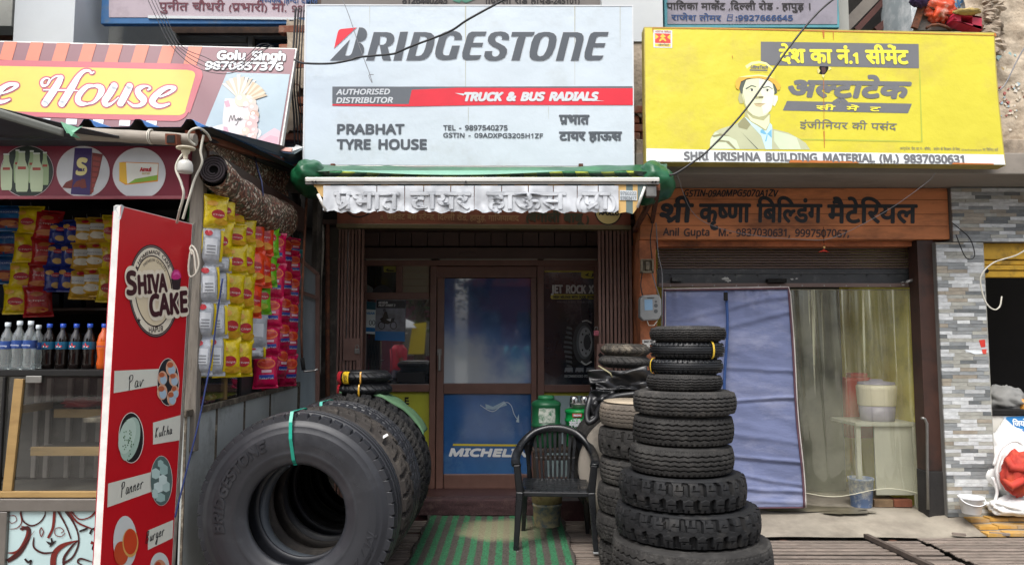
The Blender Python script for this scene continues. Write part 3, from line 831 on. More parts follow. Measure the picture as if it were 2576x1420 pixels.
part('bottom_rail', xs0, xs1, 6.33, 6.39, zat(719, 6.34), z0 - .002, m_rail, sh, .004)
part('rail_ridge', xs0, xs1, 6.322, 6.33, zat(689, 6.33), zat(684, 6.33), m_rail, sh, .002)
part('rail_lip', xs0, xs1, 6.31, 6.33, zat(722, 6.32), zat(712, 6.32), m_shut, sh, .003)
pxbox('handle', 1932, 1980, 700, 710, 6.27, .06, m_black, sh, .004)
pxbox('handle', 1690, 1716, 697, 707, 6.28, .05, m_rail, sh, .003)
b = MB()
for k in range(12):
 b.lathe([(.001, -.006), (.006, -.004), (.007, 0)], 8, (xs0 + .1 + k * (xs1 - xs0 - .2) / 11, 6.33, zat(692, 6.33)), m_steel, axis='y')
 b.lathe([(.001, -.006), (.006, -.004), (.007, 0)], 8, (xs0 + .1 + k * (xs1 - xs0 - .2) / 11, 6.309, zat(718, 6.31)), m_steel, axis='y')
b.build('rivets', m_steel, sh)
b = MB(); r7 = random.Random(5)
for (cx, cy, s) in ((1826, 700, 9), (1832, 706, 7), (1822, 719, 8), (1992, 702, 5), (2004, 700, 4)):
 b.pix(front(6.328), [(cx + math.cos(a) * s * r7.uniform(.3, 1.3), cy + math.sin(a) * s * r7.uniform(.2, .7)) for a in [k * PI / 5 for k in range(10)]], .0025, P('#a6a6a2'))
b.build('scratches', None, sh)
pk = thing('padlock', 'shiny steel padlock hanging open from the right end of the shutter rail', 'padlock', at(2288, 705, 6.25))
b = MB(); c0, c1 = at(2276, 711, 6.24), at(2300, 702, 6.24); b.tube([c0, c1], .018, 10); b.build('body', m_steel, pk, subsurf=1)
b = MB(); b.tube([c0 + Vector((.0, 0, .01)), c0 + Vector((-.03, 0, .005)), c0 + Vector((-.025, 0, -.02)), c0 + Vector((.01, 0, -.02))], .005, 6); b.build('shackle', m_steel, pk)
# blue cloth curtain
m_blue_c = M('faded_blue_cloth', '#687193', .8, var=.14, scale=3, bump=.3, bscale=18, bdist=.012, dirt=('#969ab2', .4, 2.2, .55), stretch=(.8, 1, 2.2))
cc = thing('cloth_curtain', 'large faded blue cloth screen hung in front of the material shop', 'curtain', at(1840, 1275, 6.2))
plc = front(6.2)
C00, C10, C01, C11 = (1668, 730), (1982, 725), (1672, 1278), (2020, 1274)
def clothp(u, v, amp=1.0):
 x = (C00[0] * (1 - u) + C10[0] * u) * (1 - v) + (C01[0] * (1 - u) + C11[0] * u) * v
 y = (C00[1] * (1 - u) + C10[1] * u) * (1 - v) + (C01[1] * (1 - u) + C11[1] * u) * v
 x += 6 * math.sin(v * 9) * u * v * .6
 e = 0
# tension creases: slanting ridges
 q = noise.noise(Vector((u * 2.0 + v * .8, v * 7 - u * 1.8, 2)))
 e += .014 * q + .006 * noise.noise(Vector((u * 3, v * 22 - u * 5, 8)))
 for (v0, sl, w, a) in ((.15, .12, .010, .02), (.235, .13, .012, .022), (.33, -.05, .010, .02), (.52, .015, .006, .03), (.62, -.09, .014, .016), (.735, -.06, .008, .028), (.80, -.10, .008, .018), (.885, -.05, .008, .024), (.95, -.03, .008, .018)):
  t = v - v0 + sl * u - .012 * noise.noise(Vector((u * 4, v0 * 30, 0)))
  e += a * .62 * math.exp(-(t / w) ** 2) * (.35 + .65 * u) - a * .25 * math.exp(-((t - w * 2) / (w * 1.6)) ** 2) * (.3 + .7 * u)
 if v < .14: e += .008 * math.sin(u * 50 + 3 * math.sin(u * 9)) * (1 - v / .14)
 return plc.hit(x, y, max(-.035, e * amp * 1.0))
b = MB(); b.grid(clothp, 110, 150, m_blue_c); b.build('cloth', None, cc, thick=.002)
m_pipe = M('maroon_piping', '#5a3d47', .8, var=.2); m_pipw = M('pale_piping', '#b9b3b0', .8)
b = MB()
edge = [clothp(k / 30, 0) for k in range(31)] + [clothp(1, k / 40) for k in range(1, 41)]
b.tube([p + Vector((0, -.012, .0)) for p in edge], .008, 6, m_pipe)
b.tube([p + Vector((.014 if i > 30 else 0, -.014, .012 if i <= 30 else 0)) for i, p in enumerate(edge)], .005, 6, m_pipw)
edge = [clothp(0, k / 30) for k in range(31)]
b.tube([p + Vector((0, -.012, 0)) for p in edge], .007, 6, m_pipe); b.tube([p + Vector((.016, -.012, 0)) for p in edge], .004, 6, m_pipw)
edge = [clothp(k / 30, 1) for k in range(31)]
b.tube([p + Vector((0, -.004, -.003)) for p in edge], .006, 6, m_pipe)
b.build('piping', None, cc)
rp = thing('curtain_cord', 'thick blue cord with a black clip running down the middle of the blue cloth', 'cord', at(1828, 1275, 6.1))
b = MB(); b.tube([at(1826 + 4 * math.sin(k * .5), 732 + k * 26, 6.14) for k in range(22)], .012, 8, P('#27467c', rough=.7)); b.build('cord', None, rp)
b = MB(); c = at(1826, 745, 6.12); b.box(c.x - .015, c.x + .015, 6.11, 6.14, c.z - .035, c.z + .035); b.build('clip', m_black, rp, bevel=.005)
# transparent plastic sheet
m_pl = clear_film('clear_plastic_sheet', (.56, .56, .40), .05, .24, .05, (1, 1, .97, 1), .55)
cp = thing('plastic_curtain', 'clear plastic sheet curtain with hanging folds over the shop entrance', 'curtain', at(2160, 1240, 6.28))
plp = front(6.30)
def plasp(u, v):
 x = (1988 + 324 * u) * (1 - v) + (2026 + 310 * u) * v
 y = 728 * (1 - v) + (1238 + 10 * math.sin(u * 7)) * v
 f = (1 - v) ** .8
 ph = u * 66 + 7 * noise.noise(Vector((u * 5, 0, 3))) + v * 3.2 * noise.noise(Vector((u * 3, 1, 1)))
 e = (.022 * (1 - abs(math.sin(ph / 2)) ** .6 * 2) + .014 * math.sin(ph * .37 + 1)) * (.12 + .88 * f * max(0, min(1, .55 + 2.2 * noise.noise(Vector((u * 9, 2, v * .6)))))) + .02 * noise.noise(Vector((u * 4, v * 2.5, 0)))
 return plp.hit(x, y, e)
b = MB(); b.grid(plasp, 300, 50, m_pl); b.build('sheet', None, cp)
b = MB(); b.tube([plasp(k / 40, 0) for k in range(41)], .004, 6, P('#6f6b58')); b.tube([plasp(k / 40, 1) for k in range(41)], .003, 6, P('#c5c3ad')); b.build('hem', None, cp)
# interior of that shop
ri = thing('shop_room', 'room of the material shop with olive yellow side wall seen through the plastic', 'room', (2.4, 7.4, .1))
part('yellow_wall', 3.47, 3.50, 6.295, 8.8, .08, 2.6, m_ywall, ri, 0)
part('back_wall', 1.3, 3.9, 7.6, 7.65, .08, 2.6, m_ywall, ri, 0)
part('door_leaf', at(1970, 900, 7.0).x, at(2118, 900, 7.0).x, 7.0, 7.05, .12, 2.2, M('dark_green_door', '#262b26', .5, var=.4, scale=3, dirt=('#4d5049', .5, 3)), ri, .003)
tb = thing('work_table', 'pale grey topped work table behind the plastic sheet', 'table', at(2240, 1270, 6.8))
m_tg = M('grey_laminate', '#a8a99a', .5, var=.08, scale=4)
zt_ = zat(1062, 6.42)
xq0, xq1 = at(2150, 1050, 6.42).x, 3.465
part('table_top', xq0, xq1, 6.40, 6.9, zt_ - .03, zt_, m_tg, tb, .004)
part('side_panel', at(2198, 1100, 6.44).x, 3.455, 6.43, 6.45, .2, zt_ - .032, m_tg, tb, .003)
part('leg', xq0 + .01, xq0 + .05, 6.42, 6.46, .1, zt_ - .032, m_tg, tb, .003)
part('leg', xq1 - .04, xq1 - .002, 6.405, 6.425, .1, zt_ - .032, m_tg, tb, .003)
cl = thing('drinks_cooler', 'cream and grey round insulated drinks cooler on the work table', 'cooler', at(2205, 1055, 6.7))
c = Vector((at(2205, 1000, 6.6).x, 6.60, zt_ + .001))
m_cr = M('cream_plastic', '#d9d2b6', .4, var=.04); m_lg = M('mauve_grey_plastic', '#8b8796', .4, var=.04)
b = MB(); b.lathe([(.135, 0), (.14, .005), (.15, .13)], 32, c, m_lg); b.build('base', None, cl)
b = MB(); b.lathe([(.152, .131), (.155, .14), (.165, .27), (.165, .30), (.15, .315)], 32, c, m_cr); b.build('body', None, cl)
b = MB(); b.lathe([(.155, .316), (.15, .335), (.06, .345), (.05, .36), (.001, .36)], 32, c, m_lg, cap=False); b.build('lid', None, cl)
cl = thing('red_jerrycan', 'red plastic container standing behind the cream cooler', 'container', at(2160, 1055, 6.95))
c = at(2160, 1035, 6.95); b = MB(); b.box(c.x - .12, c.x + .14, 6.92, 7.12, zt_ - .2, zt_ + .36); b.build('body', M('red_plastic', '#b32a2a', .45, var=.08), cl, bevel=.03)
b = MB(); b.box(c.x - .06, c.x + .1, 6.95, 7.07, zt_ + .36, zt_ + .40); b.build('cap', M('red_plastic', '#8f2a2a'), cl, bevel=.01)
cl = thing('plaster_bucket', 'blue grey bucket on the floor under the hem of the plastic sheet', 'bucket', at(2165, 1270, 6.45))
c = at(2167, 1262, 6.45); c.z = .105; b = MB(); b.lathe([(.085, 0), (.10, .22), (.107, .225), (.107, .24), (.098, .24), (.08, .02)], 28, c, M('blue_bucket', '#5a6f92', .5, var=.2, scale=9, dirt=('#c9c6b8', .5, 10, .9)), cap=False); b.build('pail', None, cl)
for k, (p0, p1) in enumerate(((2200, 2248), (2250, 2296))):
 cl = thing('loose_brick', ('mossy brick on the floor left of its pair below the plastic sheet', 'red brick on the floor right of its pair below the plastic sheet')[k], 'brick', at((p0 + p1) / 2, 1275, 6.45), 'loose bricks')
 a_, c_ = at(p0, 1265, 6.42), at(p1, 1265, 6.42); b = MB(); b.box(a_.x, c_.x, 6.42, 6.52, .1, .165); b.build('brick', m_brick if k else M('mossy_brick', '#76614a', .9, var=.3, scale=12), cl, bevel=.006)
cl = thing('water_pipe', 'thin grey upright water pipe with a tap at the right edge of the plastic sheet', 'pipe', at(2330, 1280, 6.4))
b = MB(); b.tube([at(2318, 1050, 6.11), at(2326, 1052, 6.11), at(2332, 1064, 6.11), at(2333, 1160, 6.11), at(2335, 1280, 6.11)], .011, 10); b.build('pipe', m_steel, cl)
# nimbu-mirchi charm
ch = thing('lemon_chilli_charm', 'red chilli and lemon charm hanging from the orange beam on a string', 'charm', at(2072, 632, 6.1))
b = MB(); b.tube([at(2071, 570, 6.1), at(2073, 620, 6.1)], .0025, 5, m_black)
b.lathe([(.001, -.012), (.012, 0), (.001, .012)], 10, at(2073, 622, 6.1), P('#d9b06a'))
for dx in (-14, -7, 0, 7, 12): b.tube([at(2073, 627 + abs(dx) * .1, 6.1), at(2073 + dx, 634, 6.09)], [.006, .002], 6, P('#c5301f'))
for dx in (-9, 8): b.tube([at(2073, 614, 6.1), at(2073 + dx, 610, 6.1)], [.005, .002], 6, P('#b0531f'))
b.build('charm', None, ch)
# meter and fuse holder on the orange column
mt = thing('electricity_meter', 'grey electricity meter with display in a clear cover on the orange column', 'meter', at(1637, 806, 6.05))
m_mt = M('meter_grey', '#8f9190', .4, var=.05); pl = front(6.05)
b = MB(); pts = [(1616, 742), (1656, 740), (1664, 752), (1664, 792), (1656, 804), (1618, 806), (1610, 796), (1610, 752)]
b.pixslab(pl, pts, .05, .1); b.build('case', m_mt, mt, bevel=.01)
b = MB(); b.pix(pl, [(1621, 753), (1641, 752), (1642, 779), (1622, 780)], .054, P('#8fb2cf', rough=.2)); b.build('display', None, mt)
b = MB();
for cy, r_ in ((758, 3), (768, 5), (782, 5)): b.lathe([(r_ / 1860 * 6, -.01), (r_ / 1860 * 6, 0)], 12, at(1650, cy, 5.997), M('meter_dark', '#55585a', .4), axis='y')
b.pix(pl, [(1628, 748), (1646, 747.5), (1646, 749.5), (1628, 750)], .055, P('#3a3a3c')); b.build('button', None, mt)
b = MB(); b.tube([at(1628, 806, 6.02), at(1632, 818, 6.02), at(1645, 818, 6.02), at(1654, 806, 6.02)], .004, 6); b.build('seal_wire', m_wirew, mt)
fh = thing('fuse_holder', 'open brass coloured fuse holder box screwed above the electricity meter', 'fuse box', at(1629, 668, 6.08))
m_fb = M('dirty_cream_plastic', '#7f7560', .6, var=.2, scale=20, dirt=('#3d362b', .4, 12)); pl = front(6.08)
b = MB(); b.pixslab(pl, [(1616, 652), (1644, 652), (1645, 686), (1612, 684)], .01, .02); b.build('back_plate', m_fb, fh, bevel=.002)
for x0, y0, x1, y1 in ((1613, 651, 1645, 654), (1611, 681, 1646, 686), (1612, 652, 1617, 686), (1640, 652, 1645, 686), (1625, 658, 1634, 678)):
 b = MB(); b.pixslab(pl, [(x0, y0), (x1, y0), (x1, y1), (x0, y1)], .045, .034); b.build('wall' if y1 - y0 < 30 else 'side_wall', m_fb, fh, bevel=.002)
stk = thing('paper_notice', 'small torn white paper notice on the orange column below the meter', 'notice', at(1630, 870, 6.1))
b = MB(); b.pixslab(front(6.12), [(1616, 854), (1652, 852), (1650, 862), (1634, 866), (1638, 884), (1620, 882), (1624, 866), (1616, 862)], .003, .001, P('#d5d3cd')); text(b, 'SALE 24X7', front(6.12), (1620, 861), (1646, 860), 856, m_ink, .005, bold=.03); b.build('paper', None, stk)
# ================================================================== big hoardings
def zA(x, y): return (818.2 + x * .14889, 57.5 + y * .14889)
def zB(x, y): return (1176.2 + x * .14889, 57.5 + y * .14889)
def zC(x, y): return (1757.9 + x * .18912, 127.8 + y * .18912)
def zD(x, y): return (x * .19852, 166.2 + y * .19852)
def zE(x, y): return (274.9 + x * .23402, 562.5 + y * .23402)
def zF(x, y): return (1949.6 + x * .15757, 159.8 + y * .15757)
def holed(o, h): return list(o) + [o[0]] + list(h)[::-1] + [h[-1]]
def Z(f, pts): return [f(x, y) for x, y in pts]
# ---- white tyre hoarding
wh = thing('tyre_hoarding', 'large white tyre dealer hoarding with grey lettering above the awning', 'hoarding', at(1180, 418, 5.5))
m_flex = M('white_flex', '#bec9d1', .32, var=.03, scale=1.6, bump=.22, bscale=3, bdist=.05, dirt=('#a9b0b0', .3, 2.5, .45))
m_strk = M('rain_streak', '#a9aa9c', .5, var=.1, scale=20)
m_ltr = P('#484e55', rough=.35); m_red_ = P('#d02234', rough=.35); m_gry = P('#5c6167', rough=.35); m_w = P('#c8ccd0', rough=.35)
plw = front(5.5)
b = MB(); b.pixslab(plw, [(768, 12), (1592, 14), (1595, 421), (762, 417)], 0, .09); b.build('box', M('sign_side', '#8c8f90', .5), wh)
b = MB(); b.pixslab(plw, [(771, 14), (1590, 16), (1593, 418), (765, 414)], .003, .002); b.build('flex_sheet', m_flex, wh)
b = MB(); b.pixslab(plw, [(762, 415), (1595, 419), (1596, 427), (762, 422)], .006, .12); b.build('bottom_frame', m_steel, wh, bevel=.003)
m_frw = M('sign_frame_white', '#c9ccce', .4, var=.05)
for pts in ([(767, 11), (1593, 13), (1593, 16), (767, 14)], [(767, 14), (771, 14), (765, 415), (761, 415)], [(1590, 16), (1593, 16), (1596, 418), (1593, 418)]):
 b = MB(); b.pixslab(plw, pts, .006, .012); b.build('frame_strip', m_frw, wh)
b = MB(); dd = .0065
L_ = []
red = Z(zA, [(150, 432), (162, 375), (210, 165), (222, 135), (240, 117), (270, 105), (530, 80)])
L_.append(Z(zA, [(80, 636), (412, 288), (335, 548), (345, 556), (400, 556), (430, 540), (450, 505), (478, 420), (572, 78), (630, 82), (672, 104), (700, 145), (708, 190), (700, 235), (680, 275), (640, 305), (562, 328), (610, 350), (640, 385), (658, 430), (655, 490), (630, 550), (580, 600), (520, 625), (450, 634)]))
L_.append(holed(Z(zA, [(820, 158), (1040, 158), (1110, 172), (1155, 212), (1170, 260), (1160, 320), (1130, 365), (1052, 408), (1068, 450), (1110, 636), (985, 636), (962, 610), (917, 375), (895, 375), (825, 636), (690, 636)]), Z(zA, [(930, 228), (1005, 230), (1035, 252), (1038, 300), (1020, 345), (985, 372), (917, 375)])))
L_.append(Z(zA, [(1265, 154), (1398, 150), (1290, 636), (1150, 636)]))
L_.append(holed(Z(zA, [(1500, 158), (1700, 158), (1790, 175), (1840, 220), (1850, 280), (1838, 370), (1800, 490), (1740, 580), (1670, 622), (1590, 636), (1368, 636)]), Z(zA, [(1607, 228), (1680, 230), (1715, 258), (1720, 300), (1690, 420), (1660, 500), (1620, 548), (1570, 562), (1520, 560)])))
L_.append(Z(zA, [(2310, 288), (2180, 290), (2182, 240), (2160, 215), (2110, 210), (2070, 232), (2045, 275), (1990, 470), (1988, 515), (2005, 545), (2040, 552), (2090, 550), (2142, 386), (2275, 386), (2215, 606), (2100, 626), (1985, 630), (1910, 612), (1868, 575), (1855, 515), (1868, 420), (1925, 240), (1970, 180), (2040, 148), (2130, 136), (2210, 142), (2280, 175), (2312, 230)]))
def E_(f, ox, oy=0): return Z(f, [(ox + 320, oy + 150), (ox + 300, oy + 220), (ox + 150, oy + 222), (ox + 115, oy + 245), (ox + 88, oy + 338), (ox + 265, oy + 338), (ox + 245, oy + 408), (ox + 65, oy + 408), (ox + 33, oy + 530), (ox + 45, oy + 548), (ox + 232, oy + 548), (ox + 205, oy + 602), (ox + 165, oy + 626), (ox - 30, oy + 630), (ox - 75, oy + 610), (ox - 92, oy + 570), (ox - 88, oy + 500), (ox - 12, oy + 230), (ox + 15, oy + 180), (ox + 70, oy + 150)])
L_.append(E_(zB, 0)); L_.append(E_(zB, 2065, 6))
L_.append(Z(zB, [(700, 290), (580, 288), (585, 250), (560, 218), (520, 214), (480, 235), (462, 275), (480, 318), (560, 360), (630, 400), (668, 450), (665, 510), (630, 580), (570, 622), (480, 642), (370, 640), (310, 615), (280, 565), (285, 520), (298, 480), (418, 478), (410, 530), (430, 565), (465, 574), (510, 560), (540, 520), (535, 470), (505, 440), (420, 400), (360, 350), (340, 300), (350, 240), (395, 180), (460, 155), (560, 146), (640, 160), (690, 195), (704, 240)]))
L_.append(Z(zB, [(752, 156), (1135, 156), (1118, 205), (1090, 228), (985, 228), (880, 634), (740, 634), (835, 280), (865, 232), (738, 230)]))
L_.append(holed(Z(zB, [(1200, 172), (1300, 154), (1390, 158), (1460, 182), (1500, 230), (1507, 290), (1480, 420), (1430, 530), (1370, 600), (1290, 640), (1180, 644), (1090, 625), (1048, 575), (1046, 500), (1080, 330), (1130, 220)]), Z(zB, [(1330, 224), (1362, 240), (1376, 280), (1355, 400), (1320, 490), (1280, 550), (1225, 570), (1185, 550), (1175, 510), (1200, 400), (1235, 290), (1280, 236)])))
L_.append(Z(zB, [(1615, 160), (1860, 160), (1930, 182), (1962, 230), (1962, 290), (1875, 640), (1745, 640), (1830, 310), (1830, 260), (1800, 234), (1722, 234), (1620, 640), (1490, 640)]))
mw = MB()
for P_ in L_: b.pix(plw, P_, dd, m_ltr)
for P_ in L_ + [red]:      # thin white outline
 cyc = P_ + [P_[0]]
 if len(P_) < 60:
  for p, q in zip(cyc, cyc[1:]):
   if math.hypot(q[0] - p[0], q[1] - p[1]) > .4: ribbon(mw, plw, [p, q], 1.6, .0055, m_w, 1)
b.build('lettering', m_ltr, wh); mw.build('letter_outline', m_w, wh)
b = MB(); b.pix(plw, red, dd, m_red_); b.build('red_mark', m_red_, wh)
b = MB(); b.pix(plw, [(836, 218), (1200, 218), (1592, 217), (1592, 222), (1250, 220.5), (1050, 226), (1030, 262), (836, 262)], .0055, m_gry); b.build('grey_band', m_gry, wh)
b = MB(); b.pix(plw, [(836, 262), (1028, 262), (1036, 226), (1150, 221), (1592, 222), (1592, 264.5), (1250, 264), (1020, 268), (836, 266)], .0062, m_red_); b.build('red_band', m_red_, wh)
b = MB(); text(b, 'AUTHORISED', plw, (846, 239), (980, 238), 226, m_w, .008, bold=.028, shear=.22)
text(b, 'DISTRIBUTOR', plw, (846, 260), (988, 259), 247, m_w, .008, bold=.03, shear=.22)
text(b, 'TRUCK & BUS RADIALS', plw, (1163, 254), (1502, 253), 235, m_w, .008, bold=.055, shear=.28)
b.pix(plw, [(1144, 234), (1170, 236), (1166, 241)], .008, m_w); b.pix(plw, [(1480, 250), (1522, 254), (1484, 254)], .008, m_w); b.build('lettering', m_w, wh)
b = MB(); text(b, 'PRABHAT', plw, (848, 337), (1018, 337), 314, m_ltr, .006, bold=.035); text(b, 'TYRE HOUSE', plw, (847, 375), (1074, 375), 352, m_ltr, .006, bold=.035)
text(b, 'TEL - 9897540275', plw, (1115, 328), (1277, 328), 316, m_ltr, .006, bold=.025); text(b, 'GSTIN - 09ADXPG3205H1ZF', plw, (1115, 346), (1366, 348), 335, m_ltr, .006, bold=.025)
b.build('lettering', m_ltr, wh)
b = MB(); text(b, 'प्रभात', plw, (1406, 312), (1483, 312), 291, m_ltr, .006, bold=.05); text(b, 'टायर हाऊस', plw, (1406, 353), (1565, 353), 333, m_ltr, .006, bold=.05); b.build('lettering', m_ltr, wh)
for x, y0, y1, w_ in ((1171, 16, 250, 1.6), (1446, 16, 214, 1.2), (1178, 270, 330, .7), (930, 16, 70, .6), (1380, 268, 300, .6), (1560, 16, 120, .8)):
 b = MB(); b.pix(plw, [(x - w_, y0), (x + w_, y0), (x + w_ * .3, y1), (x - w_ * .2, y1)], .0045, m_strk); b.build('rain_streak', m_strk, wh)
for x, y in ((836, 419), (1461, 419)):
 b = MB(); b.pixslab(plw, [(x - 5, y - 8), (x + 6, y - 8), (x + 6, y + 5), (x - 5, y + 5)], .03, .04); b.build('bracket', m_rust, wh, bevel=.003)
# ---- yellow cement hoarding
yh = thing('cement_hoarding', 'yellow cement hoarding with a man in a hard hat and a torn hole', 'hoarding', at(2075, 415, 5.5))
A_, B_, C_ = at(1620, 68, 5.52), at(2503, 82, 5.55), at(2530, 416, 5.47)
ply = Plane(A_, B_ - A_, -(C_ - B_))
if ply.n.y > 0: ply = Plane(A_, B_ - A_, (C_ - B_))
m_yf = M('yellow_flex', '#c9bf33', .4, var=.05, scale=1.2, bump=.25, bscale=5, bdist=.04, dirt=('#b8a64a', .45, 2.6, .55))
m_gf = P('#66676a'); m_yt = P('#e4d840'); m_yw = P('#dadfe0')
outl = [(1620, 68), (1760, 69), (2000, 73), (2200, 77), (2503, 82), (2504, 120), (2508, 190), (2514, 260), (2522, 340), (2530, 416), (2200, 412), (1900, 410), (1625, 408), (1622, 250)]
b = MB(); b.pixslab(ply, outl, 0, .10); b.build('box', M('yellow_side', '#a8984a', .6, var=.2), yh)
hole = [(2064, 163), (2068, 159), (2076, 158), (2082, 163), (2085, 172), (2081, 180), (2074, 188), (2071, 194), (2067, 188), (2060, 186), (2064, 178), (2060, 171)]
b = MB(); ins = [(1623, 71), (1760, 72), (2000, 76), (2200, 80), (2500, 85), (2501, 120), (2505, 190), (2511, 260), (2519, 340), (2525, 389), (1900, 380), (1626, 373), (1624, 250)]
b.add([ply.hit(x, y, .004) for x, y in holed(ins, hole)], [tuple(range(len(ins) + len(hole) + 2))[::-1]], m_yf); b.build('flex_sheet', m_yf, yh)
b = MB(); b.pix(ply, hole, .0012, m_black); b.pix(ply, [(2066, 170), (2076, 168), (2078, 180), (2069, 188)], .0018, P('#4a2c28')); b.build('torn_hole', None, yh)
b = MB()
for q in ([(2060, 171), (2055, 176), (2058, 186), (2063, 180)], [(2085, 168), (2092, 172), (2084, 178)], [(2067, 188), (2071, 197), (2075, 188)]): b.add([ply.hit(x, y, .012 if i == 1 else .006) for i, (x, y) in enumerate(q)], [tuple(range(len(q)))], P('#d9cf86'))
b.build('torn_flap', None, yh)
b = MB(); b.pix(ply, [(1626, 373), (1900, 380), (2525, 389), (2529, 414), (1900, 408), (1626, 406)], .0045, m_yw); b.build('white_strip', m_yw, yh)
m_rs = P('#b0662a', rough=.7)
b = MB(); b.pix(ply, [(1642, 69.5), (1900, 73), (2100, 78), (2500, 88), (2500, 90), (2100, 80), (1880, 75), (1642, 71)], .0075, m_rs)
b.pix(ply, [(1985, 402), (2160, 406), (2160, 410), (1985, 409)], .0075, m_rs); b.pix(ply, [(2395, 409), (2500, 411), (2500, 414), (2395, 413)], .0075, m_rs)
for (x, y0, y1, w_) in ((2073, 330, 372, 1.6), (2072, 200, 330, .8), (2071, 76, 96, 3), (2096, 78, 100, 1.2), (2503, 84, 92, 3), (1642, 71, 82, 1.5), (1842, 140, 148, 1)): b.pix(ply, [(x - w_, y0), (x + w_, y0), (x + w_ * .6 + 1, y1), (x - w_ * .3 + 1, y1)], .0078, m_rs)
b.build('rust_stain', m_rs, yh)
b = MB(); b.pix(ply, [(1914, 105), (2311, 111), (2312, 172), (1914, 164)], .0055, m_gf); b.pix(ply, [(1980, 254), (2294, 261), (2284, 285), (1969, 278)], .0055, m_gf); b.build('grey_band', m_gf, yh)
b = MB(); b.pix(ply, [(2312, 174), (2315, 176), (2321, 358), (2150, 355), (2000, 352), (2000, 349), (2150, 351), (2317, 355)], .0055, P('#a9b03a')); b.build('panel_shade_line', None, yh)
b = MB(); text(b, 'देश का नं.1 सीमेंट', ply, (1960, 158), (2286, 162), 126, m_yt, .0075, bold=.04); text(b, 'सी  में  ट', ply, (2050, 277), (2212, 281), 267, m_yt, .0075, bold=.04, shear=.3); b.build('lettering', m_yt, yh)
b = MB(); text(b, 'अल्ट्राटेक', ply, (1976, 242), (2284, 247), 205, m_gf, .0055, bold=.06, shear=.3)
text(b, 'इंजीनियर की पसंद', ply, (2010, 323), (2254, 328), 307, m_gf, .0065, bold=.005, shear=.15); b.build('lettering', m_gf, yh)
b = MB(); text(b, 'SHRI KRISHNA BUILDING MATERIAL (M.) 9837030631', ply, (1720, 402), (2425, 411), 383, m_gf, .0065, bold=.035); b.build('lettering', m_gf, yh)
b = MB(); text(b, "'अल्ट्राटेक, देश का नं.1 सीमेंट' - क्लेम के विवरण के लिए ultratechcement.com पर विजिट करें", ply, (2262, 377), (2510, 381), 371, m_gf, .0062); b.build('lettering', m_gf, yh)
# corner emblem
b = MB(); b.pix(ply, [(1643, 76), (1691, 77), (1691, 121), (1644, 120)], .0055, m_w)
b.pix(ply, [(1647, 84), (1687, 85), (1687, 109), (1648, 108)], .0062, P('#c9372c'))
for q in ([(1648, 85), (1657, 93), (1648, 100)], [(1687, 86), (1678, 94), (1687, 101)], [(1660, 92), (1667, 85), (1675, 92), (1667, 97)]): b.pix(ply, q, .0068, P('#e8b43a'))
b.pix(ply, ell(1667, 104, 9, 8, 16, PI, 2 * PI), .007, P('#e8b43a')); b.pix(ply, ell(1667, 105, 5, 5, 12, PI, 2 * PI), .0076, P('#c9372c'))
b.pix(ply, [(1647, 109.5), (1687, 110.5), (1687, 118), (1648, 117)], .0062, P('#e2c437'))
text(b, 'ADITYA BIRLA', ply, (1648, 82.5), (1687, 83), 78.5, P('#a8382c'), .0062, bold=.02); text(b, 'UltraTech', ply, (1654, 116), (1682, 116.5), 111.5, m_gf, .007, bold=.03, shear=.2)
b.build('emblem', None, yh)
# printed man in helmet
sk1, sk2, sk3 = P('#d8dcb4'), P('#e3e6cc'), P('#a9a87c'); hr = P('#4c544a'); st_ = P('#b3b795'); st2 = P('#8b8a66'); st3 = P('#c7d3b4'); sb = P('#bcd9de'); sb2 = P('#6fb0cf')
b = MB()
def pc(pts, d, m_): b.pix(ply, Z(zC, pts), .0056 + d * .0004, m_)
pc([(145, 1305), (160, 1160), (210, 1080), (300, 1035), (500, 970), (600, 880), (700, 960), (950, 960), (990, 1040), (1190, 1090), (1320, 1160), (1420, 1225), (1480, 1313)], 0, st_)
pc([(145, 1305), (155, 1180), (220, 1085), (400, 1140), (500, 1190), (545, 1306)], 1, st3); pc([(170, 1130), (280, 1100), (420, 1135), (300, 1130), (200, 1150)], 2, st2); pc([(150, 1290), (260, 1180), (400, 1200), (500, 1306), (470, 1306), (360, 1215), (270, 1210)], 2, st2)
pc([(1000, 1060), (1190, 1110), (1300, 1150), (1360, 1310), (1080, 1310), (1000, 1200)], 1, st3)
pc([(520, 975), (600, 880), (700, 965), (640, 1050), (530, 1020)], 1, st2); pc([(555, 1070), (790, 1306), (775, 1306)], 2, hr)
pc([(610, 880), (700, 990), (830, 1130), (890, 1310), (970, 1310), (975, 1100), (975, 990), (940, 950)], 2, sb)
pc([(820, 1060), (850, 1035), (905, 1110), (870, 1110), (820, 1090)], 3, sb2); pc([(905, 1110), (968, 1040), (970, 1160), (930, 1120)], 3, sb2); pc([(905, 1110), (880, 1210), (900, 1200), (915, 1130)], 3, sb2)
pc([(610, 800), (950, 840), (945, 960), (900, 1060), (870, 1060), (800, 1010), (700, 950), (610, 870)], 3, sk3)
pc([(640, 830), (720, 900), (860, 930), (940, 850), (940, 960), (890, 1050), (800, 990), (690, 930)], 4, sk1)
pc([(540, 560), (522, 640), (545, 700), (590, 700), (580, 560)], 3, sk3); pc([(1000, 590), (1050, 600), (1052, 650), (1010, 740), (985, 720)], 3, sk2)
pc([(545, 400), (700, 350), (900, 370), (1030, 440), (1040, 560), (1005, 580), (560, 570), (540, 500)], 4, hr)
pc([(590, 500), (630, 390), (760, 360), (900, 375), (980, 430), (1005, 540), (995, 680), (960, 790), (890, 860), (800, 880), (700, 850), (640, 800), (600, 700), (580, 600)], 5, sk1)
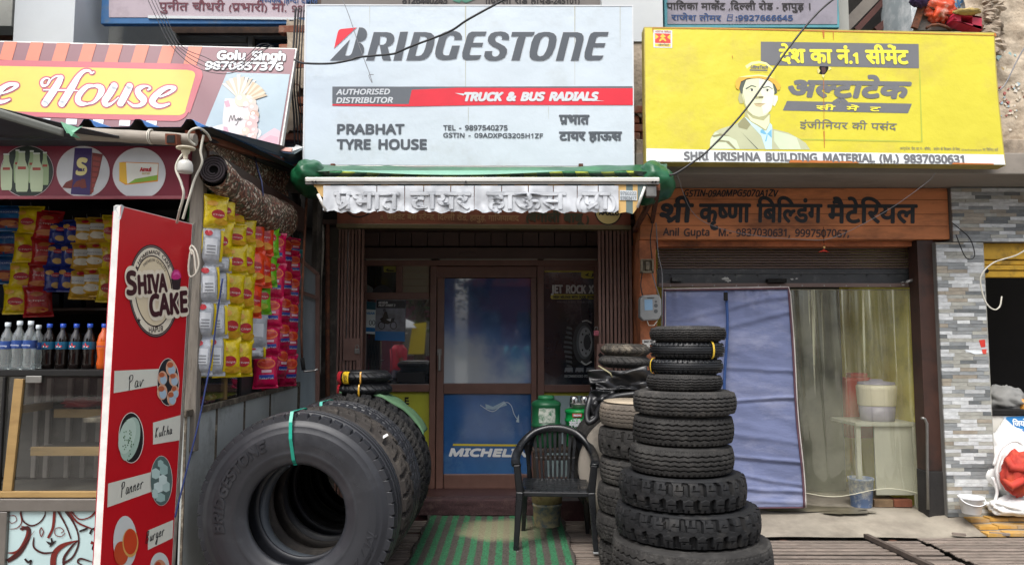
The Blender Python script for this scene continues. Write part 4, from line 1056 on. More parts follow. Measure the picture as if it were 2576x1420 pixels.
pc([(800, 370), (900, 380), (975, 430), (1000, 560), (985, 690), (940, 800), (860, 850), (830, 700), (860, 620), (800, 520)], 6, sk2)
pc([(590, 560), (620, 700), (660, 800), (720, 855), (690, 845), (640, 800), (600, 700)], 7, sk3)
pc([(620, 500), (700, 455), (765, 475), (765, 485), (700, 470), (630, 515)], 8, hr); pc([(850, 485), (930, 470), (985, 505), (980, 512), (930, 482), (855, 497)], 8, hr)
pc([(665, 525), (700, 505), (750, 525), (700, 545)], 8, P('#e9ead8')); pc(ell(706, 523, 17, 15, 12), 9, P('#3b3a2e')); pc([(880, 525), (910, 510), (945, 530), (905, 545)], 8, P('#e9ead8')); pc(ell(912, 526, 14, 14, 12), 9, P('#3b3a2e'))
pc([(655, 520), (700, 498), (755, 522), (700, 508)], 9, hr); pc([(870, 520), (912, 503), (950, 528), (910, 512)], 9, hr)
pc([(735, 620), (765, 560), (775, 600), (790, 610), (865, 615), (850, 632), (760, 640)], 8, sk3); pc([(790, 608), (860, 605), (855, 625), (800, 628)], 9, P('#6b6548'))
pc([(730, 700), (800, 692), (890, 702), (820, 745), (760, 735)], 8, P('#c0ad86')); pc([(728, 700), (800, 704), (892, 700), (800, 711)], 9, P('#6b6548'))
hy1, hy2, hy3 = P('#cfc23a'), P('#f0ec9e'), P('#dba63a')
pc([(530, 360), (560, 270), (620, 190), (700, 145), (775, 135), (800, 118), (825, 140), (900, 160), (970, 215), (1010, 290), (1010, 380), (800, 330), (640, 345)], 10, hy1)
pc([(620, 200), (700, 150), (800, 135), (900, 160), (975, 225), (1005, 300), (960, 230), (880, 180), (800, 168), (700, 190), (640, 240)], 11, hy2)
pc([(485, 450), (495, 400), (530, 355), (640, 335), (800, 325), (950, 350), (1040, 400), (1088, 460), (1080, 510), (1050, 530), (1010, 450), (940, 395), (800, 360), (640, 370), (560, 410), (530, 520), (500, 500)], 12, hy3)
pc([(530, 352), (640, 330), (800, 318), (950, 342), (990, 362), (800, 335), (640, 348)], 13, hy2)
text(b, 'UltraTech', ply, zC(680, 243), zC(910, 248), zC(680, 205)[1], m_gf, .0115, bold=.04, shear=.25); pc([(678, 248), (916, 254), (912, 270), (676, 264)], 14, m_gf)
text(b, "The Engineer's Choice", ply, zC(678, 297), zC(915, 303), zC(678, 284)[1], P('#9a8a3a'), .0115)
b.build('printed_portrait', None, yh)
# ---- cake shop hoarding
Pfull = P
def P(h, k=.62, rough=.45): return Pfull(h, k, rough)
ch = thing('cake_hoarding', 'maroon and yellow cake shop hoarding with striped top edge above the snack stall roof', 'hoarding', at(380, 400, 5.4))
A_, B_, C_ = at(0, 103, 5.45), at(747, 122, 5.6), at(705, 388, 5.35)
plk = Plane(A_, B_ - A_, -(C_ - B_))
if plk.n.y > 0: plk = Plane(A_, B_ - A_, (C_ - B_))
m_mf = M('maroon_flex', '#6b3844', .45, var=.06, scale=3, bump=.05, bscale=6, bdist=.03)
m_pk = P('#cc4a5c'); m_yy = P('#dccd3c'); m_sal = P('#e5744f')
b = MB(); b.pixslab(plk, [(-190, 98), (747, 122), (705, 388), (-190, 330)], 0, .06); b.build('box', M('sign_edge_white', '#cfcfc9', .5, var=.1), ch)
b = MB(); b.pixslab(plk, [(-190, 101), (743, 124), (701, 386), (-190, 327)], .003, .002); b.build('flex_sheet', m_mf, ch)
for k in range(-3, 8):
 b = MB(); x = 38 + k * 66.3; y = 105 + k * 1.7; b.pix(plk, [(x - 27, y - .5), (x + 5 + k * .3, y + .3), (x - 8, y + 47), (x - 41, y + 45)], .0058, m_sal); b.build('printed_stripe', m_sal, ch)
b = MB(); o = [(-190, 148), (0, 151), (250, 156), (440, 160)] + ell(482, 190, 28, 28, 7, -PI / 2 + .15, 0) + [(507, 200), (478, 285)] + ell(438, 276, 36, 29, 7, 0.2, PI / 2) + [(250, 300), (0, 290), (-190, 288)]
b.pix(plk, o, .0066, m_pk); b.build('pink_frame', m_pk, ch)
b = MB(); o = [(-190, 162), (0, 166), (250, 171), (470, 176)] + ell(480, 190, 11, 12, 6, -PI / 2, 0) + [(487, 205), (467, 275)] + ell(448, 277, 19, 13, 6, 0.1, PI / 2) + [(250, 287), (0, 279), (-190, 275)]
b.pix(plk, o, .0074, m_yy); b.build('yellow_field', m_yy, ch)
b = MB()
for k in range(-2, 5): x = 100 + k * 67; b.pix(plk, [(x, 297 + k * 1.6), (x + 27, 298 + k * 1.6), (x + 25, 312 + k * 1.6), (x - 2, 311 + k * 1.6)], .0075, m_w)
b.build('white_checks', m_w, ch)
# script lettering drawn as brush strokes
bo, bi = MB(), MB()
def brush(f, pts, ws, extra=20, d=.0082, sc=.19852):
 p = Z(f, pts)
 ws_ = ws if isinstance(ws, list) else [ws] * len(p)
 brush.n = getattr(brush, 'n', 0) + 1; e = .00006 * brush.n
 bw = [(w + 2 * extra) * sc for w in ws_]; iw = [w * sc for w in ws_]
 for M_, W_, dz, mt in ((bo, bw, d, m_pk), (bi, iw, d + .003, m_w)):
  ribbon(M_, plk, p, W_, dz + e, mt, 6)
  M_.pix(plk, ell(p[0][0], p[0][1], W_[0] / 2, W_[0] / 2, 12), dz + e, mt); M_.pix(plk, ell(p[-1][0], p[-1][1], W_[-1] / 2, W_[-1] / 2, 12), dz + e, mt)
S_ = [([(600, 215), (625, 165), (570, 160), (530, 200), (545, 250), (600, 235), (650, 170), (720, 130), (790, 145)], [10, 16, 22, 34, 34, 24, 16, 22, 30]),
([(770, 150), (725, 240), (640, 370), (570, 470)], [70, 85, 90, 88]), ([(1185, 80), (1160, 90), (1130, 60), (1060, 70), (990, 140), (930, 240), (850, 370), (785, 475)], [24, 26, 28, 44, 62, 80, 88, 88]),
([(555, 302), (780, 304), (985, 312)], [16, 20, 14]),
([(1200, 255), (1110, 260), (1020, 340), (985, 420), (1020, 475), (1100, 480)], [26, 52, 68, 72, 60, 30]), ([(1100, 480), (1190, 455), (1270, 360), (1285, 290), (1240, 255), (1180, 250)], [22, 34, 70, 76, 52, 24]),
([(1445, 255), (1390, 350), (1330, 440), (1350, 490), (1420, 470), (1500, 400)], [90, 88, 84, 56, 26, 16]), ([(1640, 260), (1590, 360), (1530, 470)], [86, 88, 88]),
([(1880, 300), (1905, 280), (1860, 255), (1790, 270), (1745, 310), (1770, 370), (1820, 430), (1790, 490), (1700, 505), (1640, 470), (1620, 450)], [26, 22, 22, 50, 70, 82, 84, 50, 34, 24, 16]),
([(2030, 390), (2130, 350), (2210, 290), (2190, 270), (2100, 280), (2000, 350), (1930, 440), (1980, 500), (2060, 505), (2140, 480)], [22, 30, 46, 40, 52, 72, 78, 56, 40, 26]),
([(20, 350), (130, 310), (215, 250), (190, 230), (100, 240), (0, 310), (-50, 400), (-20, 450), (50, 450), (120, 425)], [22, 30, 46, 40, 52, 72, 78, 56, 40, 26])]
for p, w in S_: brush(zD, p, w)
bo.build('letter_border', m_pk, ch); bi.build('script_lettering', m_w, ch)
b = MB()
for t_, a_, c_, tp_ in (('Golu Singh', (544, 151), (720, 154), 129), ('9870657376', (514, 176), (714, 179), 156)):
 text(b, t_, plk, a_, c_, tp_, P('#2c1c22'), .006, bold=.06); text(b, t_, plk, (a_[0] + 1.5, a_[1] - .5), (c_[0] - 1.5, c_[1] - .5), tp_ + 1.5, m_w, .0085, bold=.035)
b.build('lettering', None, ch)
# printed cake picture
b = MB(); q = [(571, 182), (729, 187), (699, 372), (626, 366), (510, 330)]
b.pix(plk, q, .006, P('#a8c0cc')); b.pix(plk, [(510, 318), (530, 318), (699, 350), (697, 372), (626, 366)], .0066, P('#c9c2cc'))
b.pix(plk, [(665, 338), (690, 322), (705, 330), (700, 370), (650, 372), (648, 350)], .0072, P('#e0b9c4')); b.pix(plk, [(660, 352), (680, 340), (700, 345), (698, 362), (675, 372)], .0076, P('#d49fb0'))
b.pix(plk, ell(590, 337, 68, 25, 30), .0080, P('#b9c4cc')); b.pix(plk, ell(590, 334, 68, 24, 30), .0086, P('#e3e7ea'))
for k in range(9):
 a_ = -2.35 + k * .17; x1, y1 = 606 + math.cos(a_) * 62, 250 + math.sin(a_) * (58 + (k == 4) * 6); b.pix(plk, [(600, 248), (x1 - 4, y1 + 2), (x1 + 5, y1), (606, 250)], .009 + k * .0002, P(('#e8e0d2', '#cdbda4')[k % 2]))
for k in range(7):
 a_ = -1.15 + k * .12; x1, y1 = 612 + math.cos(a_) * 62, 262 + math.sin(a_) * 62; b.pix(plk, [(608, 256), (x1 - 2, y1), (x1 + 5, y1 + 4), (614, 260)], .0108 + k * .0002, P(('#c5ab84', '#ddcdb0')[k % 2]))
b.pix(plk, [(566, 248), (626, 250), (632, 262), (624, 338), (600, 345), (562, 336), (560, 300)], .0125, P('#e6dcdc'))
b.pix(plk, [(564, 255), (575, 252), (580, 268), (568, 270)], .013, P('#cf9aae')); b.pix(plk, [(562, 318), (572, 320), (576, 334), (562, 332)], .013, P('#cf9aae')); b.pix(plk, [(608, 262), (622, 258), (624, 270), (612, 272)], .013, P('#d9b3b3'))
for x, y, r_, c_ in ((607, 252, 17, '#e3d2b8'), (626, 248, 9, '#e9dccb'), (634, 258, 11, '#ddc4b4'), (637, 273, 13, '#d9bdb4'), (618, 262, 7, '#efe0d6'), (640, 289, 12, '#caa38c'), (622, 293, 9, '#efdfcf'), (637, 297, 11, '#d9b2ae'), (641, 300, 10, '#dcb6b6'), (632, 316, 16, '#e0b4b0'), (618, 330, 10, '#e6cfb8'), (640, 329, 10, '#dcc0bd'), (606, 345, 9, '#e4c9b9'), (632, 345, 13, '#dfb9b1'), (594, 355, 10, '#e6d3b4'), (612, 355, 8, '#ddb1ae'), (638, 340, 8, '#e6d0c4')):
 b.pix(plk, ell(x, y, r_, r_, 16), .0136 + y * .000004, P(c_)); b.pix(plk, ell(x - r_ * .3, y - r_ * .35, r_ * .4, r_ * .35, 10), .0152, P('#f3ebe2'))
b.build('printed_cake', None, ch)
b = MB(); dk = P('#2a2326')
for pts in (((576, 306), (581, 290), (584, 302), (589, 289), (591, 303)), ((592, 298), (594, 303), (600, 296), (597, 310), (592, 314)), ((600, 300), (606, 296), (602, 303), (610, 298))): ribbon(b, plk, pts, 1.8, .0155, dk, 4)
b.build('script_lettering', dk, ch)
P = Pfull
# ================================================================== overhead cables
def cable(name, label, pts, r, mat, cat='cable', n=10):
 t = thing(name, label, cat, at(*pts[0]))
 c = bez(pts, n); b = MB(); b.tube([at(x, y, Y) for x, y, Y in c], r, 6, mat); b.build('wire', mat, t); return t
cable('overhead_cable', 'black cable drooping across the white hoarding from its left edge up to the top', [(740, 150, 5.35), (765, 159, 5.35), (830, 160, 5.35), (878, 152, 5.35), (905, 144, 5.35), (980, 137, 5.3), (1000, 132, 5.3), (1040, 115, 5.25), (1130, 80, 5.2), (1180, 48, 5.15), (1290, -12, 5.1)], .008, m_wire)
cable('overhead_cable', 'black cable slanting down across the yellow cement hoarding to the awning corner', [(2135, -30, 5.2), (2060, 30, 5.2), (1985, 120, 5.2), (1880, 270, 5.2), (1790, 370, 5.2), (1740, 410, 5.2), (1700, 436, 5.2), (1683, 440, 5.2)], .008, m_wire)
cable('thin_wire', 'thin dark wire dangling in front of the white hoarding with a hooked end', [(858, -10, 5.4), (878, 40, 5.4), (905, 120, 5.4), (930, 186, 5.4), (936, 208, 5.4), (928, 190, 5.4), (940, 188, 5.4)], .0028, m_wireg)
for k, (dx, dy) in enumerate(((0, 0), (-9, 8), (8, -7), (16, -16))):
 cable('drooping_wire', ('dark wire drooping over the printed phone number of the cake hoarding', 'lowest of the dark wires drooping onto the cake hoarding', 'dark wire drooping just above the phone number on the cake hoarding', 'highest of the dark wires drooping onto the cake hoarding')[k], [(372 + dx, -20, 5.7), (400 + dx, 40, 5.5), (440 + dx, 115, 5.2), (500 + dx, 160 + dy, 5.1), (560, 178 + dy, 5.1), (610, 165 + dy, 5.15), (650, 130 + dy, 5.2), (688 - 4 * k, 116 - k * 2, 5.25)], .0026, m_wire)['group'] = 'wires drooping over the cake hoarding'
for k in range(4):
 x = 736 + k * 7
 cable('wall_cable', ('dark cable running down the brick pier, farthest from the white hoarding', 'dark cable running down the brick pier, second from the cake hoarding', 'dark cable running down the brick pier, second from the white hoarding', 'thin cable running down the brick pier against the white hoarding edge')[k], [(x + 8, 20, 5.7), (x + 2, 120, 5.7), (x - 3, 200 + 12 * k, 5.68), (x + 4, 300, 5.7), (x + 6 + 3 * k, 410, 5.72)], .008 - .001 * k, m_wire)['group'] = 'cables down the left brick pier'
cable('sagging_wire', 'pale thin wire sagging across the orange beam to the slab', [(1700, 430, 5.5), (1740, 530, 5.7), (1800, 570, 5.8), (1900, 592, 5.9), (2020, 602, 5.9), (2100, 596, 5.85), (2230, 530, 5.7), (2330, 460, 5.5), (2352, 436, 5.4)], .0022, m_wireg)
cable('sagging_wire', 'thin wire hanging down in front of the peeling wall at the right edge', [(2600, 80, 5.5), (2560, 150, 5.5), (2530, 210, 5.5), (2512, 228, 5.5)], .005, m_wireg)
cable('loose_cable', 'pale cable curling down in front of the dark corner shop', [(2600, 612, 5.95), (2560, 640, 5.95), (2500, 660, 5.95), (2470, 690, 5.95), (2468, 720, 5.95), (2480, 760, 5.95), (2500, 778, 5.95), (2515, 770, 5.95), (2520, 745, 5.95)], .006, m_wirew)
cable('loose_cable', 'thin dark cable looping over the stone tiled lintel', [(2395, 560, 6.0), (2410, 572, 6.0), (2440, 600, 6.0), (2452, 640, 6.0), (2440, 652, 6.0), (2425, 640, 6.0), (2405, 590, 6.0)], .004, m_wire)
for k, pts in enumerate((((1618, 520, 6.05), (1640, 560, 6.05), (1636, 600, 6.05), (1640, 650, 6.05)), ((1640, 686, 6.05), (1650, 720, 6.05), (1662, 760, 6.05), (1660, 800, 6.05)), ((1616, 686, 6.05), (1612, 720, 6.05), (1622, 760, 6.05)), ((1650, 560, 6.05), (1656, 640, 6.05), (1666, 700, 6.05), (1664, 860, 6.05)))):
 cable('meter_cable', ('cable looping down to the fuse holder on the orange column', 'cable from the fuse holder behind the meter along the cloth edge', 'short cable between the fuse holder and the meter', 'cable running down beside the orange column past the meter')[k], pts, .005, m_wireg if k % 2 else m_wire)
# ================================================================== tyre shop front
YP = 6.9
tf = thing('tyre_shop', 'brown framed glass front of the tyre shop between two collapsible gates', 'shop front', at(1200, 1230, YP))
def fr(name, px0, px1, pyt, pyb, dep=.05, Y=YP, mat=m_brown, par=tf, bevel=.005):
 a = at(px0, (pyt + pyb) / 2, Y - dep); c = at(px1, (pyt + pyb) / 2, Y - dep)
 b = MB(); b.box(a.x, c.x, Y - dep, Y + .02, zat(pyb, Y - dep), zat(pyt, Y - dep)); return b.build(name, mat, par, bevel=bevel)
# dark shell of the recess
a = at(845, 600, 6.45).x
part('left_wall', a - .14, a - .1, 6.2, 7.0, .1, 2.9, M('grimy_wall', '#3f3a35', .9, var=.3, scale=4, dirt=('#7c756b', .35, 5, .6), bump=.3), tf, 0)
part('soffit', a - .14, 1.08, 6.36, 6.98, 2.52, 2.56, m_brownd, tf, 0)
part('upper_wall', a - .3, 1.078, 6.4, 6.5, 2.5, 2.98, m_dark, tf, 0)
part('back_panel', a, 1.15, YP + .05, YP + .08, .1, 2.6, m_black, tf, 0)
# lintel panels
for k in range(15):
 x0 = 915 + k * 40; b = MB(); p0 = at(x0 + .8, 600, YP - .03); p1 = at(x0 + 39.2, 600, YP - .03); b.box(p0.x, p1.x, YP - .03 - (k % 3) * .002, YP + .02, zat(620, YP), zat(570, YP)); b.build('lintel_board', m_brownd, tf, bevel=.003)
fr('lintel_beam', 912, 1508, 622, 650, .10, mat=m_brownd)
fr('hinge_cover', 1156, 1196, 634, 642, .12, mat=m_brownd)
fr('top_rail', 912, 1510, 654, 668)
for x0, x1 in ((920, 1083), (1106, 1352), (1368, 1502)): fr('light_strip', x0, x1, 650.5, 653, .055, mat=P('#b9b4a8'), bevel=0)
fr('post', 1080, 1096, 668, 1228, .06); fr('post', 1352, 1369, 668, 1228, .06); fr('post', 1496, 1512, 668, 1228, .04)
fr('post', 910, 918, 668, 1228, .04); fr('cross_rail', 918, 1080, 735, 752); fr('mullion', 996, 1012, 668, 735); fr('cross_rail', 918, 1080, 966, 985); fr('bottom_rail', 918, 1080, 1200, 1228)
fr('cross_rail', 1369, 1496, 967, 986); fr('bottom_rail', 1369, 1496, 1200, 1228); fr('top_rail', 1369, 1496, 668, 680)
m_win = M('mirror_glass', (.035, .045, .055), .02, var=.05, spec=1.0, coat=1.0, scale=1)
m_win.node_tree.nodes['Principled BSDF'].inputs['IOR'].default_value = 2.3
m_smk = M('smoked_glass', '#1d211f', .08, var=.2, scale=2, spec=.6)
fr('glass_pane', 918, 996, 668, 735, .004, mat=m_smk, bevel=0); fr('glass_pane', 918, 1080, 752, 966, .004, mat=m_win, bevel=0)
# pieces in the top-left pane
b = MB(); pq = front(YP - .006); b.pix(pq, [(964, 668), (996, 668), (996, 684), (966, 684)], 0, P('#a9a53a', .6)); b.pix(pq, [(970, 678), (978, 674), (976, 678), (992, 679), (990, 682), (974, 682)], .001, m_ink)
b.pix(pq, ell(962, 740, 26, 24, 20, PI, 2 * PI), .0012, P('#15161a')); b.pix(pq, [(918, 712), (936, 722), (942, 735), (918, 735)], .001, P('#5a5f5c')); b.build('print', None, tf)
# louvre vent
lv = fr('louvre_frame', 1012, 1080, 665, 736, .03, mat=M('putty_paint', '#8a7a69', .5, var=.1))
pr = None
for k in range(4):
 p0, p1 = at(1016, 676 + k * 17, YP - .045), at(1075, 676 + k * 17, YP - .045)
 b = MB(); b.slab([(p0.x, YP - .055, p0.z - .03), (p1.x, YP - .055, p0.z - .03), (p1.x, YP - .03, p0.z + .03), (p0.x, YP - .03, p0.z + .03)], (0, -1, .3), .004)
 b.build('louvre_slat', M('louvre_glass', '#8d8574', .25, var=.12, scale=3), lv)
# lower panels
m_yp2 = M('lime_panel', '#b2b437', .35, var=.07, scale=3, dirt=('#8e8f3d', .3, 4, .5))
fr('lower_panel', 918, 1080, 985, 1200, .006, mat=m_yp2, bevel=0)
b = MB(); pq = front(YP - .008)
for q in ([(1018, 998), (1029, 998), (1027, 1003), (1018, 1003)], [(1018, 1005), (1029, 1006), (1029, 1009), (1018, 1009)], [(1018, 1012), (1030, 1013), (1029, 1017), (1018, 1017)], [(1018, 998), (1021, 998), (1021, 1030), (1018, 1030)]): b.pix(pq, q, .001, m_ink)
b.build('letter_print', m_ink, tf)
fr('lower_panel', 1369, 1496, 986, 1200, .006, mat=M('pale_blue_panel', '#9fb3b5', .3, var=.06), bevel=0); fr('panel_band', 1369, 1496, 986, 994, .009, mat=m_yp2, bevel=0)
# the door: frame, two glazed prints, handle
dr = fr('door', 1098, 1350, 670, 698, .05)          # top rail is the door's root part
dr.name = 'door'
def dfr(n, *a, **k): return fr(n, *a, par=tf, **k)
for nme, q in (('door_stile', (1098, 1116, 698, 1228)), ('door_stile', (1336, 1350, 698, 1228)), ('door_rail', (1116, 1336, 964, 990)), ('door_rail', (1116, 1336, 1192, 1228))): fr(nme, *q, dep=.05, par=dr)
m_mist = D.materials.new('misty_blue_print'); m_mist.use_nodes = True
nt = m_mist.node_tree; pb = nt.nodes['Principled BSDF']; pb.inputs['Roughness'].default_value = .04; pb.inputs['Coat Weight'].default_value = 1; pb.inputs['IOR'].default_value = 1.6
tcn = nt.nodes.new('ShaderNodeTexCoord'); sp = nt.nodes.new('ShaderNodeSeparateXYZ'); nz = nt.nodes.new('ShaderNodeTexNoise'); nz.inputs['Scale'].default_value = 2.6; nz.inputs['Detail'].default_value = 6
nt.links.new(tcn.outputs['Object'], sp.inputs[0]); nt.links.new(tcn.outputs['Object'], nz.inputs[0])
ma = nt.nodes.new('ShaderNodeMath'); ma.operation = 'MULTIPLY_ADD'; ma.inputs[1].default_value = -1.05; nt.links.new(sp.outputs[2], ma.inputs[0])
mb_ = nt.nodes.new('ShaderNodeMath'); mb_.operation = 'MULTIPLY_ADD'; mb_.inputs[1].default_value = -.55; nt.links.new(sp.outputs[0], mb_.inputs[0]); nt.links.new(nz.outputs[0], mb_.inputs[2]); nt.links.new(mb_.outputs[0], ma.inputs[2])
cr = nt.nodes.new('ShaderNodeValToRGB'); e = cr.color_ramp.elements; e[0].position = .25; e[0].color = hexc('#35507f') + (1,); e[1].position = 1.0; e[1].color = hexc('#b9c4cb') + (1,)
x_ = cr.color_ramp.elements.new(.6); x_.color = hexc('#6584b5') + (1,); x_ = cr.color_ramp.elements.new(.85); x_.color = hexc('#a9b8c9') + (1,)
nt.links.new(ma.outputs[0], cr.inputs[0]); nt.links.new(cr.outputs[0], pb.inputs['Base Color'])
fr('door_glass', 1116, 1336, 700, 963, .02, mat=m_mist, par=dr, bevel=0)
m_bluep = M('blue_print', '#33629b', .12, var=.18, scale=2.5, coat=1, dirt=('#5f87ab', .35, 3, .5))
fr('door_print', 1112, 1336, 990, 1191, .02, mat=m_bluep, par=dr, bevel=0)
pq = front(YP - .023)
b = MB(); b.pix(pq, [(1140, 1115), (1329, 1117), (1329, 1122), (1139, 1120)], .001, P('#d9c53a')); b.build('yellow_line', None, dr)
b = MB(); text(b, 'MICHELIN', pq, (1129, 1145), (1326, 1147), 1128, P('#e8ecec'), .0015, bold=.06, shear=.3); b.build('lettering', None, dr)
b = MB(); b.pix(pq, [(1221, 1015), (1240, 1022), (1268, 1008), (1276, 1018), (1240, 1030), (1222, 1026)], .001, P('#a3bccb')); ribbon(b, pq, [(1208, 1018), (1240, 1034), (1270, 1012), (1285, 1018), (1293, 1040), (1300, 1052)], 1.6, .0014, P('#d5e2e8'), 5)
b.pix(pq, [(1298, 1060), (1305, 1040), (1306, 1062)], .001, P('#bfd2dc')); b.build('print', None, dr)
b = MB(); c0 = at(1105, 905, YP - .09); b.box(c0.x - .012, c0.x + .012, c0.y, c0.y + .045, c0.z - .10, c0.z + .07); b.build('handle', m_steel, dr, bevel=.008)
b = MB(); c0 = at(1105, 885, YP - .075); b.box(c0.x - .02, c0.x + .02, c0.y, c0.y + .02, c0.z - .03, c0.z + .03); b.build('lock_plate', m_steel, dr, bevel=.004)
# posters
po = thing('tyre_poster', 'dark poster of a lug tyre with yellow stripe on the tyre shop window', 'poster', at(1435, 967, YP - .02))
pq = front(YP - .02)
b = MB(); b.pixslab(pq, [(1369, 680), (1496, 680), (1496, 967), (1369, 967)], 0, .003); b.build('sheet', M('dark_poster', '#23282f', .1, var=.5, scale=3, coat=.6, dirt=('#6c7176', .32, 2.2, .6)), po)
b = MB(); m_py = P('#aca33c', rough=.2); b.pix(pq, [(1370, 680), (1496, 680), (1496, 700), (1468, 700), (1462, 696), (1462, 684), (1370, 684)], .001, m_py); b.pix(pq, [(1386, 739), (1496, 740), (1496, 752), (1388, 752), (1385, 748)], .001, m_py); b.build('yellow_band', None, po)
b = MB(); m_pw = P('#b9bcbc', rough=.2)
text(b, 'JET ROCK XT', pq, (1386, 736), (1504, 737), 717, m_pw, .0015, bold=.03); text(b, 'HIGH MILEAGE WITH GOOD RETREAD', pq, (1392, 749.5), (1503, 750), 743, m_ink, .0017, bold=.03)
text(b, 'AVAILABLE IN SIZES: 10.00-20 (16PR), 11.00', pq, (1401, 761), (1503, 761.5), 756, P('#6d7275'), .0015); text(b, 'RECOMMENDED FITMENT', pq, (1420, 948), (1496, 948.5), 942, P('#85898a'), .0015, bold=.02)
b.pix(pq, [(1470, 692), (1482, 685), (1479, 692), (1487, 696)], .0018, m_ink); text(b, 'JK', pq, (1487, 695), (1496, 695), 687, m_ink, .0018, bold=.04, shear=.2)
for k in range(3):
 x = 1420 + k * 27; b.pix(pq, [(x, 933), (x + 2, 924), (x + 21, 924), (x + 21, 935), (x, 935)], .0015, P('#6f7479')); b.pix(pq, ell(x + 5, 935, 2.4, 2.4, 8), .0018, m_ink); b.pix(pq, ell(x + 16, 935, 2.4, 2.4, 8), .0018, m_ink)
b.build('lettering', None, po)
b = MB(); tk, tg = P('#17191b', rough=.2), P('#5d6265', rough=.2)
b.pix(pq, ell(1448, 868, 30, 55, 28), .001, tk)
for k in range(9):
 y = 820 + k * 12; b.pix(pq, [(1418 + abs(k - 4) * 2, y), (1438, y + 3), (1440, y + 9), (1417 + abs(k - 4) * 2, y + 6)], .0013, P('#3f4447'))
b.pix(pq, ell(1468, 862, 27, 53, 28), .0016, P('#232628')); b.pix(pq, ell(1470, 860, 20, 42, 26), .0020, tg); b.pix(pq, ell(1473, 860, 17, 37, 24), .0023, P('#84898b')); b.pix(pq, ell(1477, 860, 9, 20, 20), .0026, P('#24272a'))
for k in range(8): b.pix(pq, ell(1474 + 12 * math.cos(k * .785), 860 + 28 * math.sin(k * .785), 1.6, 3, 8), .0028, tk)
b.pix(pq, [(1462, 750), (1480, 750), (1478, 815), (1462, 815)], .0012, tk); ribbon(b, pq, [(1464, 808), (1476, 806), (1488, 812)], 3, .0028, m_pw, 4); ribbon(b, pq, [(1462, 908), (1474, 916), (1488, 908)], 4, .0028, m_pw, 4)
b.build('printed_tyre', None, po)
po = thing('wall_poster', 'small motorcycle tyre poster with a blue foot on the left window of the tyre shop', 'poster', at(980, 857, YP - .02))
b = MB(); b.pixslab(pq, [(946, 752), (1021, 754), (1018, 858), (943, 855)], 0, .002); b.build('sheet', M('poster_grey', '#767a84', .2, var=.5, scale=7), po)
b = MB(); b.pix(pq, [(944, 832), (1018, 834), (1018, 858), (943, 855)], .001, P('#2a6ea8', rough=.2)); b.pix(pq, [(947, 754), (1020, 756), (1019, 775), (947, 774)], .001, P('#24282f', rough=.2))
text(b, 'MICHELIN', pq, (952, 763), (975, 763), 758, m_pw, .0015, bold=.04, shear=.2); text(b, 'PILOT STREET 2', pq, (952, 770), (994, 770), 765, m_pw, .0015, bold=.04, shear=.2)
mc = P('#181b20', rough=.2)
for x in (960, 990): ribbon(b, pq, ell(x, 818, 8, 9, 14) + [ell(x, 818, 8, 9, 14)[0]], 2, .0014, mc, 1)
b.pix(pq, [(955, 802), (968, 793), (980, 800), (994, 798), (990, 808), (975, 815), (962, 812)], .0016, mc); b.pix(pq, [(963, 795), (968, 782), (974, 784), (977, 798), (970, 802)], .0018, mc); b.pix(pq, ell(967, 780, 4, 4.5, 10), .002, P('#3c424d', rough=.2))
b.pix(pq, [(972, 803), (984, 801), (982, 808)], .0021, P('#cfd3d6', rough=.2)); b.build('print', None, po)
po = thing('wall_poster', 'narrow blue and white tyre poster at the left end of the shop window', 'poster', at(928, 835, YP - .02))
b = MB(); b.pixslab(pq, [(918, 757), (946, 760), (943, 840), (918, 838)], .001, .002); b.build('sheet', P('#c3ced0', rough=.25), po)
b = MB(); b.pix(pq, [(918, 757), (946, 760), (945, 779), (918, 777)], .002, P('#27505e', rough=.25)); b.pix(pq, [(918, 822), (944, 824), (943, 834), (918, 833)], .002, P('#2a6ea8', rough=.2)); text(b, 'YEAR', pq, (921, 790), (943, 790), 785, P('#2a6ea8'), .0025, bold=.05)
for x in (932, 940): ribbon(b, pq, ell(x, 811, 3.2, 6, 12) + [ell(x, 811, 3.2, 6, 12)[0]], 1.4, .0025, mc, 1)
b.build('print', None, po)
# things seen on the sill behind the glass
tr = thing('counter_tray', 'dark box standing on the counter inside the left shop window', 'box', at(1040, 960, YP - .03))
b = MB(); b.pixslab(front(YP - .012), [(996, 938), (1068, 935), (1068, 963), (998, 960)], 0, .006); b.build('box', M('dark_box', '#14181d', .5), tr, bevel=.002)
# ---- signboard under the awning
sb_ = thing('shop_signboard', 'dim reddish brown address board in the shade below the awning', 'signboard', at(1215, 572, 6.3))
m_sbd = M('address_board_paint', '#7a4430', .5, var=.15, scale=4, dirt=('#4a3023', .4, 3)); pq = front(6.3)
b = MB(); b.pixslab(pq, [(848, 440), (1586, 440), (1586, 566), (848, 562)], 0, .06); b.build('board', m_sbd, sb_)
b = MB(); b.pixslab(pq, [(846, 562), (1588, 566), (1588, 577), (846, 573)], .03, .09); b.build('bottom_trim', M('olive_trim', '#5c5136', .5, var=.15), sb_, bevel=.003)
b = MB(); text(b, '8, प्राइवेट बस स्टैन्ड, दिल्ली रोड, हापुड़, गाजियाबाद', pq, (957, 551), (1306, 556), 538, P('#94734f'), .004, bold=.02); text(b, '(बंगाली बाबू )', pq, (1323, 557), (1482, 560), 536, P('#3b3a2b'), .005, bold=.045)
b.pix(pq, ell(1530, 532, 34, 34, 30), .003, m_ink); b.pix(pq, ell(1530, 532, 31, 31, 30), .004, P('#b5a36a')); text(b, 'APOLLO', pq, (1506, 540), (1557, 541), 530, m_ink, .005, bold=.05)
